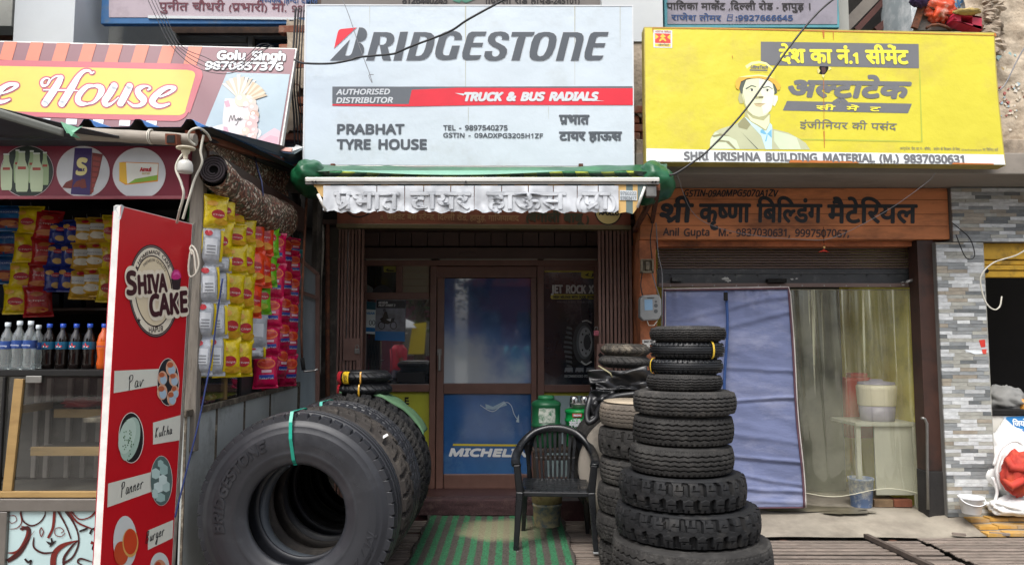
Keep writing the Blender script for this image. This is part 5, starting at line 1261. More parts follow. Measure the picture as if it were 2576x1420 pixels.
b.pix(pq, ell(902, 515, 36, 32, 30), .003, m_ink); b.pix(pq, ell(902, 515, 33, 29, 30), .004, P('#7a4430')); b.pix(pq, [(884, 520), (922, 520), (920, 530), (886, 530)], .005, m_ink); b.build('lettering', None, sb_)
# ---- awning
aw = thing('shop_awning', 'retracted shop awning with white front bar and tattered white name valance', 'awning', at(1210, 530, 5.0))
YA = 5.05
m_alu = M('white_aluminium', '#cfcdc6', .35, .25, var=.08, scale=8, dirt=('#8f8a80', .2, 20, .6), stretch=(.3, 1, 1))
z0, z1 = zat(464, YA), zat(447, YA); xa, xb = at(769, 455, YA).x, at(1658, 455, YA).x
b = MB(); b.box(xa, xb, YA - .02, YA + .035, z0 + .016, z1); b.build('front_bar', m_alu, aw, bevel=.006)
b = MB(); b.box(xa, xb, YA - .01, YA + .03, z0, z0 + .0155); b.build('bar_groove', m_steel, aw, bevel=.003)
for x in (786, 794, 1172, 1642, 1650): b = MB(); b.lathe([(.001, -.004), (.006, -.003), (.007, 0)], 8, at(x, 457, YA - .021), m_black, axis='y'); b.build('screw', m_black, aw)
m_gy = [P('#5d7a4f', rough=.8), P('#b9a73c', rough=.8)]; m_st = [M('awn_grey', '#5d6d6c', .8, var=.1), M('awn_sand', '#c2a066', .8, var=.1)]
# striped cloth between bar and wall
za, zb_ = z1, zat(424, 5.75)
b = MB(); nst = 24
for k in range(nst):
 u0, u1 = k / nst, (k + 1) / nst
 X0, X1 = xa + .06 + (xb - xa - .12) * u0, xa + .06 + (xb - xa - .12) * u1
 m_ = (M('awn_green', '#24633a', .8, var=.15), M('awn_lime', '#9aa535', .8, var=.15))[k % 2]
 b.grid(lambda u, v, X0=X0, X1=X1: (X0 + (X1 - X0) * u, YA + .03 + v * .7, z1 - .005 + v * .31 - .03 * math.sin(v * PI)), 1, 8, m_)
b.build('striped_cloth', None, aw, thick=.002)
# striped top strip of the valance, side flaps
b = MB(); pq = front(YA + .005)
for k in range(20):
 x0 = 790 + k * 42; x1 = min(1627, x0 + 42)
 b.pixslab(pq, [(x0, 462), (x1, 462), (x1, 470), (x0, 470)], 0, .002, m_st[(k + 1) % 2])
b.pixslab(pq, [(790, 462), (814, 462), (814, 498), (803, 488)], .001, .002, m_st[1])
for k, (x0, x1, y1, y2) in enumerate(((1556, 1575, 536, 533), (1575, 1592, 533, 538), (1592, 1604, 538, 522), (1604, 1627, 522, 464))): b.pixslab(pq, [(x0, 462), (x1, 462), (x1, y2), (x0, y1)], .001, .002, m_st[(k + 1) % 2])
b.build('striped_valance', None, aw)
b = MB(); b.tube([at(800, 488, YA - .01), at(820, 530, YA - .01)], .012, 8, m_alu); b.build('hem_rod', m_alu, aw); b = MB(); b.tube([at(1622, 470, YA - .01), at(1603, 522, YA - .01)], .010, 8, m_alu); b.build('hem_rod', m_alu, aw)
m_wf = M('worn_white_flex', '#bdc1c6', .5, var=.06, scale=12, dirt=('#a9a8a5', .2, 9, .4), bump=.3, bscale=16, bdist=.01)
seams = [812, 948, 1018, 1066, 1134, 1193, 1262, 1329, 1392, 1452, 1505, 1557]
rv = random.Random(9)
def vsurf(x, y): return .016 + .020 * noise.noise(Vector((x * .035, y * .02, 1))) + .010 * max(0, (y - 480) / 50) * noise.noise(Vector((x * .09, y * .04, 9)))
for i in range(11):
 x0, x1 = seams[i], seams[i + 1]; n_ = max(8, int((x1 - x0) / 4)); rag = [rv.uniform(-.8, .8) + 2.6 * math.sin(q_ * .7 + i * 2) for q_ in range(n_ + 1)]; cl = rv.uniform(-5, 5)
 def fl(u, v):
  k = min(n_, int(round(u * n_))); x = x0 + (x1 - x0) * u + (1.2 - .8 * v if u == 0 else -1.2 + .8 * v if u == 1 else 0)
  y = 467 + (63 + rag[k] * .9 + 4 * math.sin(u * PI) + cl * (u - .5)) * v
  return pq.hit(x, y, vsurf(x, y))
 b = MB(); b.grid(fl, n_, 14, m_wf); b.build('name_flap', m_wf, aw)
b = MB(); m_out = P('#a5a9ae', rough=.6); m_fill = P('#b8bcc1', rough=.6)
for t_, x0, x1 in (('प्रभात', 838, 1005), ('टायर', 1030, 1185), ('हाऊस', 1222, 1425), ('(प्रा)', 1448, 1550)):
 for q_, (dx_, dy_, mt_, bo_) in enumerate(((0, 0, m_out, .036), (1.2, .6, m_fill, .028))):
  n0 = len(b.v); text(b, t_, pq, (x0 + dx_, 524 - dy_), (x1 - dx_, 525 - dy_), 484 + dy_, mt_, 0, bold=bo_)
  for k_ in range(n0, len(b.v)):
   px_, py_ = proj(b.v[k_]); b.v[k_] = pq.hit(px_, py_, vsurf(px_, py_) + .004 + .004 * q_ - (b.v[k_].y - pq.o.y))
b.pixslab(pq, [(1559, 478), (1602, 480), (1602, 504), (1559, 503)], .006, .002, P('#c5ccd0', rough=.5)); text(b, '9760222', pq, (1560, 490), (1600, 491), 482, P('#7f868c'), .008, bold=.02); text(b, '97603417', pq, (1560, 502), (1600, 503), 494, P('#7f868c'), .008, bold=.03)
b.build('name_lettering', None, aw)
# right arm and bracket
b = MB(); b.bar(at(1655, 470, 5.1), at(1640, 560, 6.2), .03, .05); b.build('arm', m_rust, aw); b = MB(); c0 = at(1636, 478, 5.08); b.box(c0.x - .035, c0.x + .04, 5.06, 5.12, c0.z - .05, c0.z + .03); b.build('arm_bracket', m_steel, aw, bevel=.008)
b = MB(); b.bar(at(1640, 500, 5.5), at(1596, 580, 6.3), .03, .04); b.build('arm', m_rust, aw)
# green tarpaulin thrown over
m_tarp = M('green_tarpaulin', '#124f30', .4, var=.25, scale=3, bump=.15, bscale=14, bdist=.02, dirt=('#3d8a55', .35, 2.2, .6))
m_tarpp = M('pale_tarpaulin', '#6b9a86', .45, var=.12, scale=3)
gt = thing('green_tarpaulin', 'green tarpaulin bunched over the awning below the white hoarding', 'tarpaulin', at(1210, 440, 5.4))
def roll(u, v, px0, px1, r0, yc, Y):
 x = px0 + (px1 - px0) * u; a = v * 2 * PI
 p = at(x, yc + 5 * math.sin(u * 5), Y); r = r0 * (1 + .25 * noise.noise(Vector((u * 9, v * 3, 2))))
 return p + Vector((0, math.cos(a) * r * 1.4, math.sin(a) * r * .8))
b = MB(); b.grid(lambda u, v: at(748 + 930 * u, 421 + 10 * v - 9 * (1 - v) * abs(2 * u - 1) ** 2, 5.42 - .2 * v) + Vector((0, 0, .012 * noise.noise(Vector((u * 14, v * 2, 0))))), 60, 6, m_tarp)
b.build('flap', m_tarp, gt, thick=.003)
b = MB(); b.grid(lambda u, v: at(860 + 560 * u, 429 + (10 * math.sin(u * PI) + 1) * v, 5.2 - .04 * v), 40, 4, m_tarpp); b.build('turned_edge', m_tarpp, gt, thick=.003)
for nm_, (px_, py_, Y_), rr3, sd_ in (('right_bunch', (1640, 462, 5.45), (.15, .28, .16), 3), ('left_bunch', (782, 450, 5.4), (.125, .26, .13), 8)):
 b = MB(); b.grid(blob(at(px_, py_, Y_), *rr3, sd_, .22, 1.3, False), 40, 26, m_tarp, closed_u=True); b.build(nm_, m_tarp, gt)
# ---- collapsible gates
def gate(label, px0, px1, n, Y, lean=0):
 t = thing('collapsible_gate', label, 'gate', at((px0 + px1) / 2, 1250, Y), 'folded collapsible gates of the tyre shop')
 zt1, zb1 = zat(574, Y), .18
 pr = None; xs = []
 for k in range(n):
  px = px0 + (px1 - px0) * (k + .5) / n; x = at(px, 800, Y).x; xs.append(x); w = (px1 - px0) / n * .60 / 1860 * Y
  loc = Vector((x, Y + (k % 2) * .012, (zt1 + zb1) / 2))
  if pr is None:
   b = MB(); h = (zt1 - zb1) / 2; b.add([(-w / 2, .018, -h), (-w / 2, 0, -h), (w / 2, 0, -h), (w / 2, .018, -h), (-w / 2, .018, h), (-w / 2, 0, h), (w / 2, 0, h), (w / 2, .018, h)], [(0, 1, 5, 4), (1, 2, 6, 5), (2, 3, 7, 6)])
   pr = b.build('channel', m_brown2, t, thick=.0025); WORLD[pr.name] = loc; pr.location = loc - WORLD[t.name]
  else: inst(pr, 'channel', loc, t)
 for py in (728, 868, 1010, 1130):
  b = MB()
  for x in xs: b.lathe([(.001, -.006), (.006, -.004), (.007, .002)], 6, (x, Y - .001, zat(py, Y)), axis='y')
  b.build('rivets', m_brown2, t)
 b = MB()
 for py in (728, 868, 1010):
  for i in range(n - 1): b.bar((xs[i], Y + .03, zat(py, Y)), (xs[i + 1], Y + .03, zat(py + 60, Y)), .003, .014); b.bar((xs[i + 1], Y + .033, zat(py, Y)), (xs[i], Y + .033, zat(py + 60, Y)), .003, .014)
 b.build('lattice', m_brownd, t, kind='stuff')
 return t
gl = gate('left folded brown collapsible gate with a grey padlock', 846, 914, 8, 6.45)
gr = gate('right folded brown collapsible gate with a pink wrapped padlock', 1504, 1592, 9, 6.45)
pq = front(6.45)
for t, q in ((gl, [(863, 850), (905, 850), (905, 906), (863, 906)]), (gl, [(896, 905), (907, 905), (907, 958), (897, 958)]), (gr, [(1502, 864), (1540, 864), (1540, 935), (1500, 935)]), (gr, [(1528, 864), (1588, 872), (1588, 905), (1528, 905)])):
 b = MB(); b.pixslab(pq, q, .02, .012); b.build('lock_plate', m_brown2, t, bevel=.003)
b = MB(); b.pixslab(pq, [(1510, 885), (1520, 893), (1512, 902), (1504, 893)], .0215, .002, m_black); b.build('keyhole', None, gr)
for lab, px, py, mt, Y in (('old grey padlock hanging on the left collapsible gate', 898, 881, m_steel, 6.38), ('small padlock in a pink plastic wrapper hanging from the right gate', 1500, 836, M('pink_wrap', '#a85a66', .3, var=.3, scale=30), 6.38)):
 t = thing('padlock', lab, 'padlock', at(px, py + 10, Y)); c0 = at(px, py, Y)
 b = MB(); b.box(c0.x - .022, c0.x + .022, Y - .012, Y + .012, c0.z - .028, c0.z + .018); b.build('body', mt, t, bevel=.006)
 b = MB(); b.tube([c0 + Vector((math.cos(a) * .014, 0, .02 + math.sin(a) * .03)) for a in [k * PI / 8 for k in range(9)]], .004, 6); b.build('shackle', m_steel, t)
# strip of old wall, pipes and the tin door left of the gate
lw = thing('old_wall_strip', 'narrow grimy wall edge with a vertical conduit left of the folded gate', 'wall', at(825, 1230, 6.4))
part('wall', at(803, 900, 6.42).x, at(845, 900, 6.42).x, 6.42, 6.8, .1, 2.62, M('grimy_wall', '#3f3a35'), lw, .004)
b = MB(); b.tube([at(812, 560, 6.38), at(812, 640, 6.38), at(806, 700, 6.38), at(803, 930, 6.38), at(798, 960, 6.38), at(797, 1080, 6.38)], .014, 10); b.build('conduit', M('white_conduit', '#98948a', .6, var=.3, scale=20, dirt=('#4c4740', .4, 12)), lw)
b = MB(); b.tube([at(824, 560, 6.38), at(824, 1180, 6.38)], .02, 8); b.build('rusty_pipe', m_rust, lw)
td = thing('tin_door', 'pale blue grey painted sheet metal door panels behind the snack packets', 'door', at(770, 1080, 6.25))
m_tin = M('bluegrey_tin', '#96a3a8', .5, .2, var=.12, scale=3, dirt=('#b4bcbe', .35, 3, .5), stretch=(3, 3, .4))
b = MB(); b.pixslab(front(6.18), [(738, 640), (799, 690), (799, 1100), (738, 1100)], 0, .02); b.build('sheet', m_tin, td)
b = MB(); b.bar(at(742, 728, 6.16), at(800, 750, 6.16), .05, .03); b.bar(at(742, 642, 6.16), at(800, 690, 6.16), .03, .03); b.bar(at(799, 690, 6.16), at(799, 1100, 6.16), .03, .03); b.build('brace', m_brown2, td)
ck = thing('awning_crank', 'long thin brown awning crank rod with a bent black handle', 'crank', at(762, 930, 5.6))
b = MB(); b.tube([at(772, 480, 5.5), at(768, 560, 5.5), at(764, 640, 5.5), at(760, 740, 5.5), at(758, 840, 5.5), at(760, 905, 5.5)], .009, 8); b.build('rod', m_rust, ck)
b = MB(); b.tube([at(760, 902, 5.5), at(765, 934, 5.5), at(790, 932, 5.5), at(800, 928, 5.5)], .008, 8); b.build('handle', m_steel, ck); b = MB(); b.tube([at(760, 900, 5.5), at(764, 930, 5.5)], .016, 8); b.build('grip', m_black, ck)
# ================================================================== snack stall on the left
XS = -1.77
st = thing('snack_stall', 'snack stall with maroon header board, glass case and sheet metal counter side', 'stall', (-2.3, 4.6, 0))
m_mhd = M('maroon_header', '#701f31', .4, var=.08, scale=3, bump=.03)
YF = 4.08
def sp_(name, x0, x1, y0, y1, z0, z1, mat, bevel=.003, par=st, **k): return part(name, x0, x1, y0, y1, z0, z1, mat, par, bevel, **k)
zh0, zh1 = zat(497, YF), zat(365, YF)
sp_('header_board', -3.6, at(476, 430, YF).x, YF, YF + .05, zh0, zh1, m_mhd)
sp_('header_trim', -3.6, at(476, 430, YF).x, YF - .012, YF - .001, zh0 - .01, zh0 + .008, M('header_edge', '#8e4650', .5))
sp_('side_header', at(478, 430, YF).x + .05, at(478, 430, YF).x + .08, YF + .06, 6.1, zh0 + .1, zh1, m_brownd)
part('wall_panel', -16, -4.3, 5.2, 5.4, 0, zt, m_offw)  # unseen neighbouring wall, added to cut light coming in from the left
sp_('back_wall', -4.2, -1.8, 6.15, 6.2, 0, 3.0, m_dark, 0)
sp_('left_wall', -4.25, -4.2, 4.1, 6.2, 0, 2.62, m_dark, 0)  # added to close the open side and darken the stall interior
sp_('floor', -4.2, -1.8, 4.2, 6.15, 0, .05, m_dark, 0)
m_wood = M('weathered_post', '#7a736a', .85, var=.2, scale=6, bump=.4, bscale=30, stretch=(6, 6, .6), dirt=('#4d463e', .35, 8))
b = MB(); c0, c1 = at(500, 372, 4.12), at(482, 1200, 4.12); b.bar((c0.x, 4.14, 2.62), (c0.x, 4.14, .9), .075, .06, up=(0, 1, 0)); b.build('corner_post', m_wood, st, bevel=.006)
# shelves behind
for z in (1.34, 1.75): sp_('shelf', -4.1, -1.85, 5.4, 6.1, z - .02, z, m_brownd)
bx = random.Random(4)
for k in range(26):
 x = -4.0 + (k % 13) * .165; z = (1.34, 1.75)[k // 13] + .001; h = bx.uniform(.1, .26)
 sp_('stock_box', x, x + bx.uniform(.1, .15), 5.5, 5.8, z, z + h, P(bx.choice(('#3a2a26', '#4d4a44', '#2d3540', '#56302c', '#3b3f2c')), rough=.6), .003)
# side counter of sheet metal
m_gal = M('galvanised_sheet', '#b3b8b5', .5, .1, var=.10, scale=2.5, dirt=('#5e5b52', .3, 2.5, .7), bump=.05, rvar=.12)
m_edge = M('dirty_angle', '#5b5348', .8, .2, var=.3, scale=14, dirt=('#a49a88', .4, 18, .8), bump=.4)
ztp = lambda y: 1.105 + (y - 4.05) * .018
ys_ = [4.05, 4.47, 4.93, 5.45, 6.16]
for y0, y1 in zip(ys_, ys_[1:]):
 b = MB(); b.slab([(XS, y0 + .002, 0), (XS, y1 - .002, 0), (XS, y1 - .002, ztp(y1)), (XS, y0 + .002, ztp(y0))], (1, 0, 0), .015); b.build('side_panel', m_gal, st)
 b = MB(); b.bar((XS + .004, y0, .02), (XS + .004, y0, ztp(y0)), .012, .01); b.build('seam', m_edge, st)
b = MB(); b.bar((XS + .002, 4.02, ztp(4.02) + .01), (XS + .002, 6.18, ztp(6.18) + .01), .03, .035); b.build('capping', m_edge, st, bevel=.003)
b = MB(); b.bar((XS, 6.17, 0), (XS, 6.17, 1.16), .03, .03); b.build('corner_strip', m_edge, st)
sp_('counter_top', -2.35, XS - .02, 4.1, 6.14, 1.06, 1.085, m_edge)
# glass display case at the front
m_lw = M('pale_wood_strip', '#94784a', .55, var=.15, scale=5, stretch=(1, 1, 4), dirt=('#7d6138', .3, 6, .6))
m_cg = clear_film('case_glass', (.3, .3, .28), .0, .06, .03, (.9, .93, .92, 1))
def zz(py, Y=YF): return zat(py, Y)
def xx(px, py=1100, Y=YF): return at(px, py, Y).x
gc = thing('display_case', 'glass fronted display case with pale wooden shelf edges below the bottles', 'display case', at(130, 1250, YF))
m_cas = M('case_dark', '#383530', .6, var=.25, scale=3, dirt=('#6b655b', .3, 2, .6))
part('top_board', -3.4, xx(272), YF - .01, 4.65, zz(945), zz(930), m_black, gc); part('back_board', -3.4, xx(272), 4.62, 4.64, zz(1245), zz(946), m_cas, gc)
part('bottom_board', -3.4, xx(272), YF + .0, 4.62, zz(1262), zz(1250), m_cas, gc)
part('wood_strip', -3.4, xx(262), YF - .02, YF + .0, zz(1249), zz(1233), m_lw, gc)
b = MB(); b.bar(at(50, 952, YF - .004), at(20, 1233, YF - .004), .05, .02, up=(0, 1, 0)); b.build('wood_strip', m_lw, gc, bevel=.002)
part('shelf_board', xx(70, 1130, 4.3), xx(272, 1130, 4.3), 4.3, 4.62, zat(1135, 4.3), zat(1128, 4.3), m_cas, gc); part('shelf_board', xx(150, 1030, 4.45), xx(272, 1030, 4.45), 4.45, 4.62, zat(1040, 4.45), zat(1033, 4.45), m_cas, gc)
part('wood_strip', xx(76, 1130, 4.28), xx(272, 1130, 4.28), 4.28, 4.30, zat(1146, 4.28), zat(1123, 4.28), m_lw, gc); part('wood_strip', xx(135, 1030, 4.43), xx(272, 1030, 4.43), 4.43, 4.45, zat(1050, 4.43), zat(1028, 4.43), m_lw, gc)
part('wood_strip', xx(30, 1030, 4.3), xx(48, 1030, 4.3), 4.3, 4.62, zat(1040, 4.3), zat(1020, 4.3), m_lw, gc)
for px in (88, 118, 170, 210, 245): part('back_slat', xx(px, 1000, 4.6), xx(px + 12, 1000, 4.6), 4.59, 4.615, zat(1200, 4.6), zat(950, 4.6), M('slat_grey', '#77706a', .6, var=.2), gc)
part('case_bracket', xx(70, 950), xx(110, 950), YF - .02, YF - .012, zz(962), zz(944), m_steel, gc)
b = MB(); b.pix(front(YF), [(-160, 946), (262, 948), (258, 1234), (-160, 1234)], 0); b.build('glass_front', m_cg, gc)
part('case_post', xx(4, 1100), xx(11, 1100), YF - .02, YF + .0, zz(1232), zz(946), m_black, gc)
b = MB(); c0 = at(200, 1027, 4.5); b.grid(blob(c0 + Vector((.02, 0, .035)), .12, .06, .035, 3, .4, 4), 20, 12, P('#8f2c33', rough=.3), closed_u=True); b.build('sweets_packet', None, gc)
# cabinet below with floral glass
cb_ = thing('floral_cabinet', 'steel framed cabinet with red and black floral scroll print on pale glass', 'cabinet', (-2.6, 4.08, 0))
m_ss = M('brushed_steel', '#85807b', .35, .75, var=.1, scale=5, rvar=.1)
part('top_frame', -3.4, xx(262, 1270), YF - .03, YF + .4, zz(1282), zz(1251), m_ss, cb_); part('side_frame', -3.4, xx(21, 1400), YF - .03, YF + .05, .02, zz(1283), m_ss, cb_); part('side_frame', xx(250, 1400), xx(272, 1400), YF - .03, YF + .05, .02, zz(1283), m_ss, cb_)
part('panel', xx(21, 1400), xx(250, 1400), YF - .01, YF + .0, .03, zz(1283), M('pale_mint_glass', '#a9c0c2', .08, var=.04, coat=.8), cb_)
pf = front(YF - .012); fb = MB(); fc = [P('#3a1214', rough=.2), P('#641a16', rough=.2), P('#1f1216', rough=.2)]
def sc(pts, w, c):
 sc.k = getattr(sc, 'k', 0) + 1; ribbon(fb, pf, [(px_ * .4151 + 0, 831 + (py_) * .4151) for px_, py_ in pts], [q * .4151 for q in (w if isinstance(w, list) else [w] * len(pts))], .0015 + sc.k * .0001, fc[c], 6)
# coordinates measured on an enlarged crop (x .415, y offset 831)
sc([(45, 1345), (110, 1335), (155, 1260), (165, 1200), (130, 1195)], [4, 20, 16, 14, 30], 1); sc([(45, 1395), (110, 1350), (160, 1280), (180, 1220), (165, 1195), (120, 1200)], [24, 30, 22, 16, 26, 8], 0)
sc([(60, 1120), (90, 1120), (100, 1150), (70, 1165), (55, 1150)], 4, 1); sc([(125, 1090), (140, 1150), (190, 1180), (240, 1160), (270, 1120), (275, 1090)], [8, 10, 10, 8, 8, 4], 0); sc([(55, 1200), (100, 1195), (130, 1160), (120, 1100)], [3, 5, 6, 4], 1)
sc([(290, 1255), (320, 1190), (330, 1090)], [14, 16, 18], 1); sc([(400, 1090), (440, 1150), (470, 1220), (475, 1290), (440, 1370), (380, 1410)], [24, 14, 10, 10, 12, 16], 0); sc([(350, 1090), (400, 1180), (430, 1260)], [14, 10, 8], 0)
sc([(320, 1420), (330, 1350), (380, 1300), (470, 1270)], [36, 34, 26, 6], 1); sc([(205, 1250), (205, 1310), (260, 1345), (330, 1340)], [6, 12, 12, 8], 0); sc([(385, 1420), (390, 1370), (440, 1300), (480, 1265)], [14, 16, 12, 4], 0)
sc([(420, 1095), (470, 1160), (560, 1200), (600, 1220)], [12, 12, 8, 6], 1); sc([(430, 1090), (480, 1140), (540, 1130), (580, 1095)], [8, 8, 8, 14], 1); sc([(395, 1225), (370, 1245), (335, 1235), (335, 1200), (365, 1192), (385, 1210), (370, 1225)], 5, 1)
sc([(250, 1190), (262, 1215), (250, 1245), (240, 1215), (250, 1190)], 6, 1); sc([(280, 1275), (310, 1290), (340, 1270)], [4, 18, 4], 2); sc([(310, 1255), (315, 1285), (300, 1310)], [10, 14, 4], 2); sc([(500, 1420), (470, 1400), (490, 1380), (560, 1400)], [8, 10, 12, 6], 0)
sc([(550, 1280), (600, 1300)], [20, 6], 1); sc([(590, 1270), (560, 1320), (600, 1340)], [14, 10, 4], 2); sc([(480, 1215), (520, 1200), (530, 1190)], [10, 14, 4], 2); sc([(545, 1230), (560, 1200), (600, 1190)], [14, 10, 4], 2); sc([(150, 1380), (170, 1400), (190, 1390), (180, 1420)], [12, 14, 10, 8], 2); sc([(60, 1380), (140, 1300), (210, 1210)], [3, 5, 2], 1)
fb.build('floral_print', None, cb_)
# ---- header pictures
hp = front(YF - .002); b = MB()
for cx, cy, rx, c in ((68, 431, 67, '#1c2a22'), (209, 432, 67, '#b9bcc0'), (350, 436, 67, '#c3c6ca')): b.pix(hp, ell(cx, cy, rx, 65, 40), .001, P('#c7b7bb')); b.pix(hp, ell(cx, cy, rx - 1.2, 63.8, 40), .0014, P(c))
b.build('round_panel', None, st)
b = MB(); gb, gb2 = P('#8fa57c'), P('#aebd9c')
def bottle2d(x, y0, y1, w, d, c):
 b.pix(hp, [(x - w * .22, y0), (x + w * .22, y0), (x + w * .25, y0 + (y1 - y0) * .22), (x + w * .5, y0 + (y1 - y0) * .45), (x + w * .46, y1 - 8), (x + w * .38, y1), (x - w * .38, y1), (x - w * .46, y1 - 8), (x - w * .5, y0 + (y1 - y0) * .45), (x - w * .25, y0 + (y1 - y0) * .22)], d, c); b.pix(hp, [(x - w * .25, y0), (x + w * .25, y0), (x + w * .25, y0 + 4), (x - w * .25, y0 + 4)], d + .0002, P('#c9d2cc')); b.pix(hp, [(x - w * .3, y0 + (y1 - y0) * .38), (x + w * .3, y0 + (y1 - y0) * .38), (x + w * .3, y0 + (y1 - y0) * .45), (x - w * .3, y0 + (y1 - y0) * .45)], d + .0002, P('#9a3a2c'))
for x, y0, y1, w, d in ((80, 378, 460, 20, .0020), (113, 382, 465, 20, .0021), (44, 376, 460, 20, .0022), (16, 386, 478, 30, .0025), (55, 380, 482, 34, .0028), (92, 384, 482, 34, .0031)): bottle2d(x, y0, y1, w, d, gb if d < .0024 else gb2)
b.pix(hp, [(188, 372), (232, 373), (226, 491), (178, 488)], .002, P('#33205c')); b.pix(hp, [(232, 384), (259, 388), (248, 440), (230, 489), (226, 489)], .002, P('#6e2a26'))
for k in range(7): b.pix(hp, [(234 - k * .6, 392 + k * 14), (254 - k * 3, 396 + k * 13), (253 - k * 3, 405 + k * 13), (234 - k * .6, 402 + k * 14)], .0024, P('#8d3a33'))
text(b, 'S', hp, (191, 437), (219, 438), 400, P('#d8cd8c'), .0028, bold=.05); text(b, 'MILK', hp, (196, 431), (214, 431), 424, P('#33205c'), .0034, bold=.04)
for q in ([(156, 472), (166, 458), (184, 450), (180, 474)], [(182, 470), (192, 456), (202, 452), (200, 470)], [(198, 468), (204, 450), (214, 450), (218, 472), (206, 474)]): b.pix(hp, q, .003, P('#6d2b24'))
b.pix(hp, [(303, 408), (310, 407), (399, 410), (397, 456), (316, 465), (300, 455)], .002, P('#d68a2c')); b.pix(hp, [(317, 409), (398, 412), (395, 453), (320, 462)], .0024, P('#dfe0d8')); b.pix(hp, [(340, 450), (396, 440), (395, 453), (322, 462)], .0028, P('#7fa83c'))
b.pix(hp, [(300, 408), (317, 410), (320, 463), (300, 455)], .0028, P('#e0b23a')); text(b, 'Amul', hp, (352, 431), (381, 431), 422, P('#b53038'), .003, bold=.05); text(b, 'BUTTER', hp, (358, 439), (378, 439), 435, P('#c4b27a'), .003, bold=.04)
b.build('printed_goods', None, st)
# ---- roof
rf = thing('corrugated_roof', 'dark corrugated metal roof sheet with blue top over the snack stall', 'roof', (-2.4, 4.8, 2.7))
m_cu = M('roof_underside', '#2b2c2a', .8, var=.2, scale=5); m_cb = M('roof_blue', '#3f77b4', .5, var=.1, scale=6)
def ridge(u):
 t = (u * 9.5) % 1.0
 return .045 if t < .13 else .045 * (1 - (t - .13) / .09) if t < .22 else 0 if t < .91 else .045 * (t - .91) / .09
def rf_(off):
 def f(u, v):
  x = -4.2 + 2.60 * u; y = 3.86 + 2.2 * v
  return (x, y, zat(322, 3.86) + .22 * v + ridge(u) * .95 + off)
 return f
b = MB(); b.grid(rf_(0), 190, 4, m_cu, smooth=False); b.build('sheet_underside', m_cu, rf); b = MB(); b.grid(rf_(.006), 190, 4, m_cb, smooth=False); b.build('sheet_top', m_cb, rf)
b = MB(); b.bar(at(500, 338, 4.0), at(745, 415, 5.9), .05, .06); b.build('edge_beam', M('rusty_tube_orange', '#7d452f', .7, .1, var=.2, scale=9), rf); b = MB(); b.bar(at(508, 322, 3.95), at(762, 396, 6.0), .02, .03); b.build('blue_edge', m_cb, rf)
b = MB(); b.slab([at(505, 335, 3.95), at(520, 318, 3.95), at(765, 380, 5.9), at(762, 408, 5.9)], (1, -1, 0), .01); b.build('edge_sheet', m_cu, rf)
b = MB(); c0 = at(455, 352, 3.7); b.tube([at(455, 350, 3.72), at(520, 362, 4.3)], .0, 4)
for k, (p0, p1, w_) in enumerate(((at(430, 350, 3.7), at(500, 362, 4.2), .055), (at(478, 340, 3.9), at(520, 350, 4.5), .05))):
 b = MB(); b.bar(p0, p1, w_, w_); b.build('iron_tube', M('rusty_tube_orange', '#7d452f'), rf)
b = MB(); c0 = at(430, 350, 3.698); b.box(c0.x - .02, c0.x + .02, c0.y - .004, c0.y, c0.z - .02, c0.z + .02); b.build('tube_mouth', m_black, rf)
b = MB(); b.slab([at(640, 366, 5.35), at(735, 372, 5.4), at(732, 381, 5.3), at(640, 373, 5.3)], (0, -1, .3), .02); b.build('trim_strip', M('pinkish_trim', '#b98b80', .6, var=.15), rf)
b = MB(); b.slab([at(625, 372, 5.3), at(740, 384, 5.4), at(764, 370, 5.5), at(745, 364, 5.6), at(730, 382, 5.35)], (0, -1, 1), .012); b.build('white_strip', m_white, rf)
b = MB(); b.tube([at(600, 392, 5.3), at(680, 398, 5.5), at(752, 392, 5.6)], [.03, .07, .06], 12); b.build('tar_cloth_roll', m_cu, rf)
# bamboo pole + tarp
bp2 = thing('bamboo_pole', 'grey weathered bamboo pole lashed along the front edge of the stall roof', 'pole', at(350, 345, 3.8))
m_bam = M('bamboo', '#8d857a', .7, var=.2, scale=6, stretch=(.5, 4, 4), bump=.3, bscale=30, dirt=('#59514a', .3, 6))
b = MB(); b.tube([at(195 + k * 33, 336 + k * 1.8, 3.8) for k in range(10)], [.036, .034, .034, .032, .034, .033, .034, .034, .031, .032], 14); b.build('pole', m_bam, bp2)
b = MB()
for x in (378, 382): b.tube([at(x, 344, 3.8) + Vector((0, math.cos(a) * .038, math.sin(a) * .038)) for a in [k * PI / 6 for k in range(13)]], .003, 5)
b.build('lashing', m_wirew, bp2)
tp_ = thing('roof_tarpaulin', 'dark blue grey tarpaulin with a green hem sagging from the stall roof', 'tarpaulin', at(60, 330, 3.6))
m_tp = M('navy_tarp', '#20222b', .6, var=.2, scale=4); m_tph = M('grey_tarp_hem', '#5e615c', .6, var=.12, scale=5, bump=.1); m_tpg = M('green_tarp_hem', '#5f9c7c', .5, var=.15, scale=8)
b = MB()
def tarp(u, v): return at(-120 + 420 * u, 238 + 105 * u ** .9 + (60 - 52 * u) * v + (40 * (1 - u)) * v * v, 3.62 + .25 * v)
b.grid(tarp, 40, 8, m_tp); b.build('sheet', m_tp, tp_, thick=.004)
b = MB(); b.grid(lambda u, v: at(-120 + 280 * u, 236 + 88 * u + (26 - 6 * u) * v, 3.58 + .01 * v), 30, 3, m_tph); b.build('grey_hem', m_tph, tp_, thick=.003)
b = MB(); b.add([at(152, 306, 3.57), at(196, 322, 3.6), at(208, 317, 3.6), at(183, 336, 3.57), at(168, 335, 3.57)], [(0, 1, 2, 3, 4)], m_tpg); b.add([at(160, 318, 3.565), at(186, 335, 3.56), at(202, 349, 3.6), at(180, 343, 3.56)], [(0, 1, 2, 3)], m_tpg); b.build('green_hem', m_tpg, tp_, thick=.003)
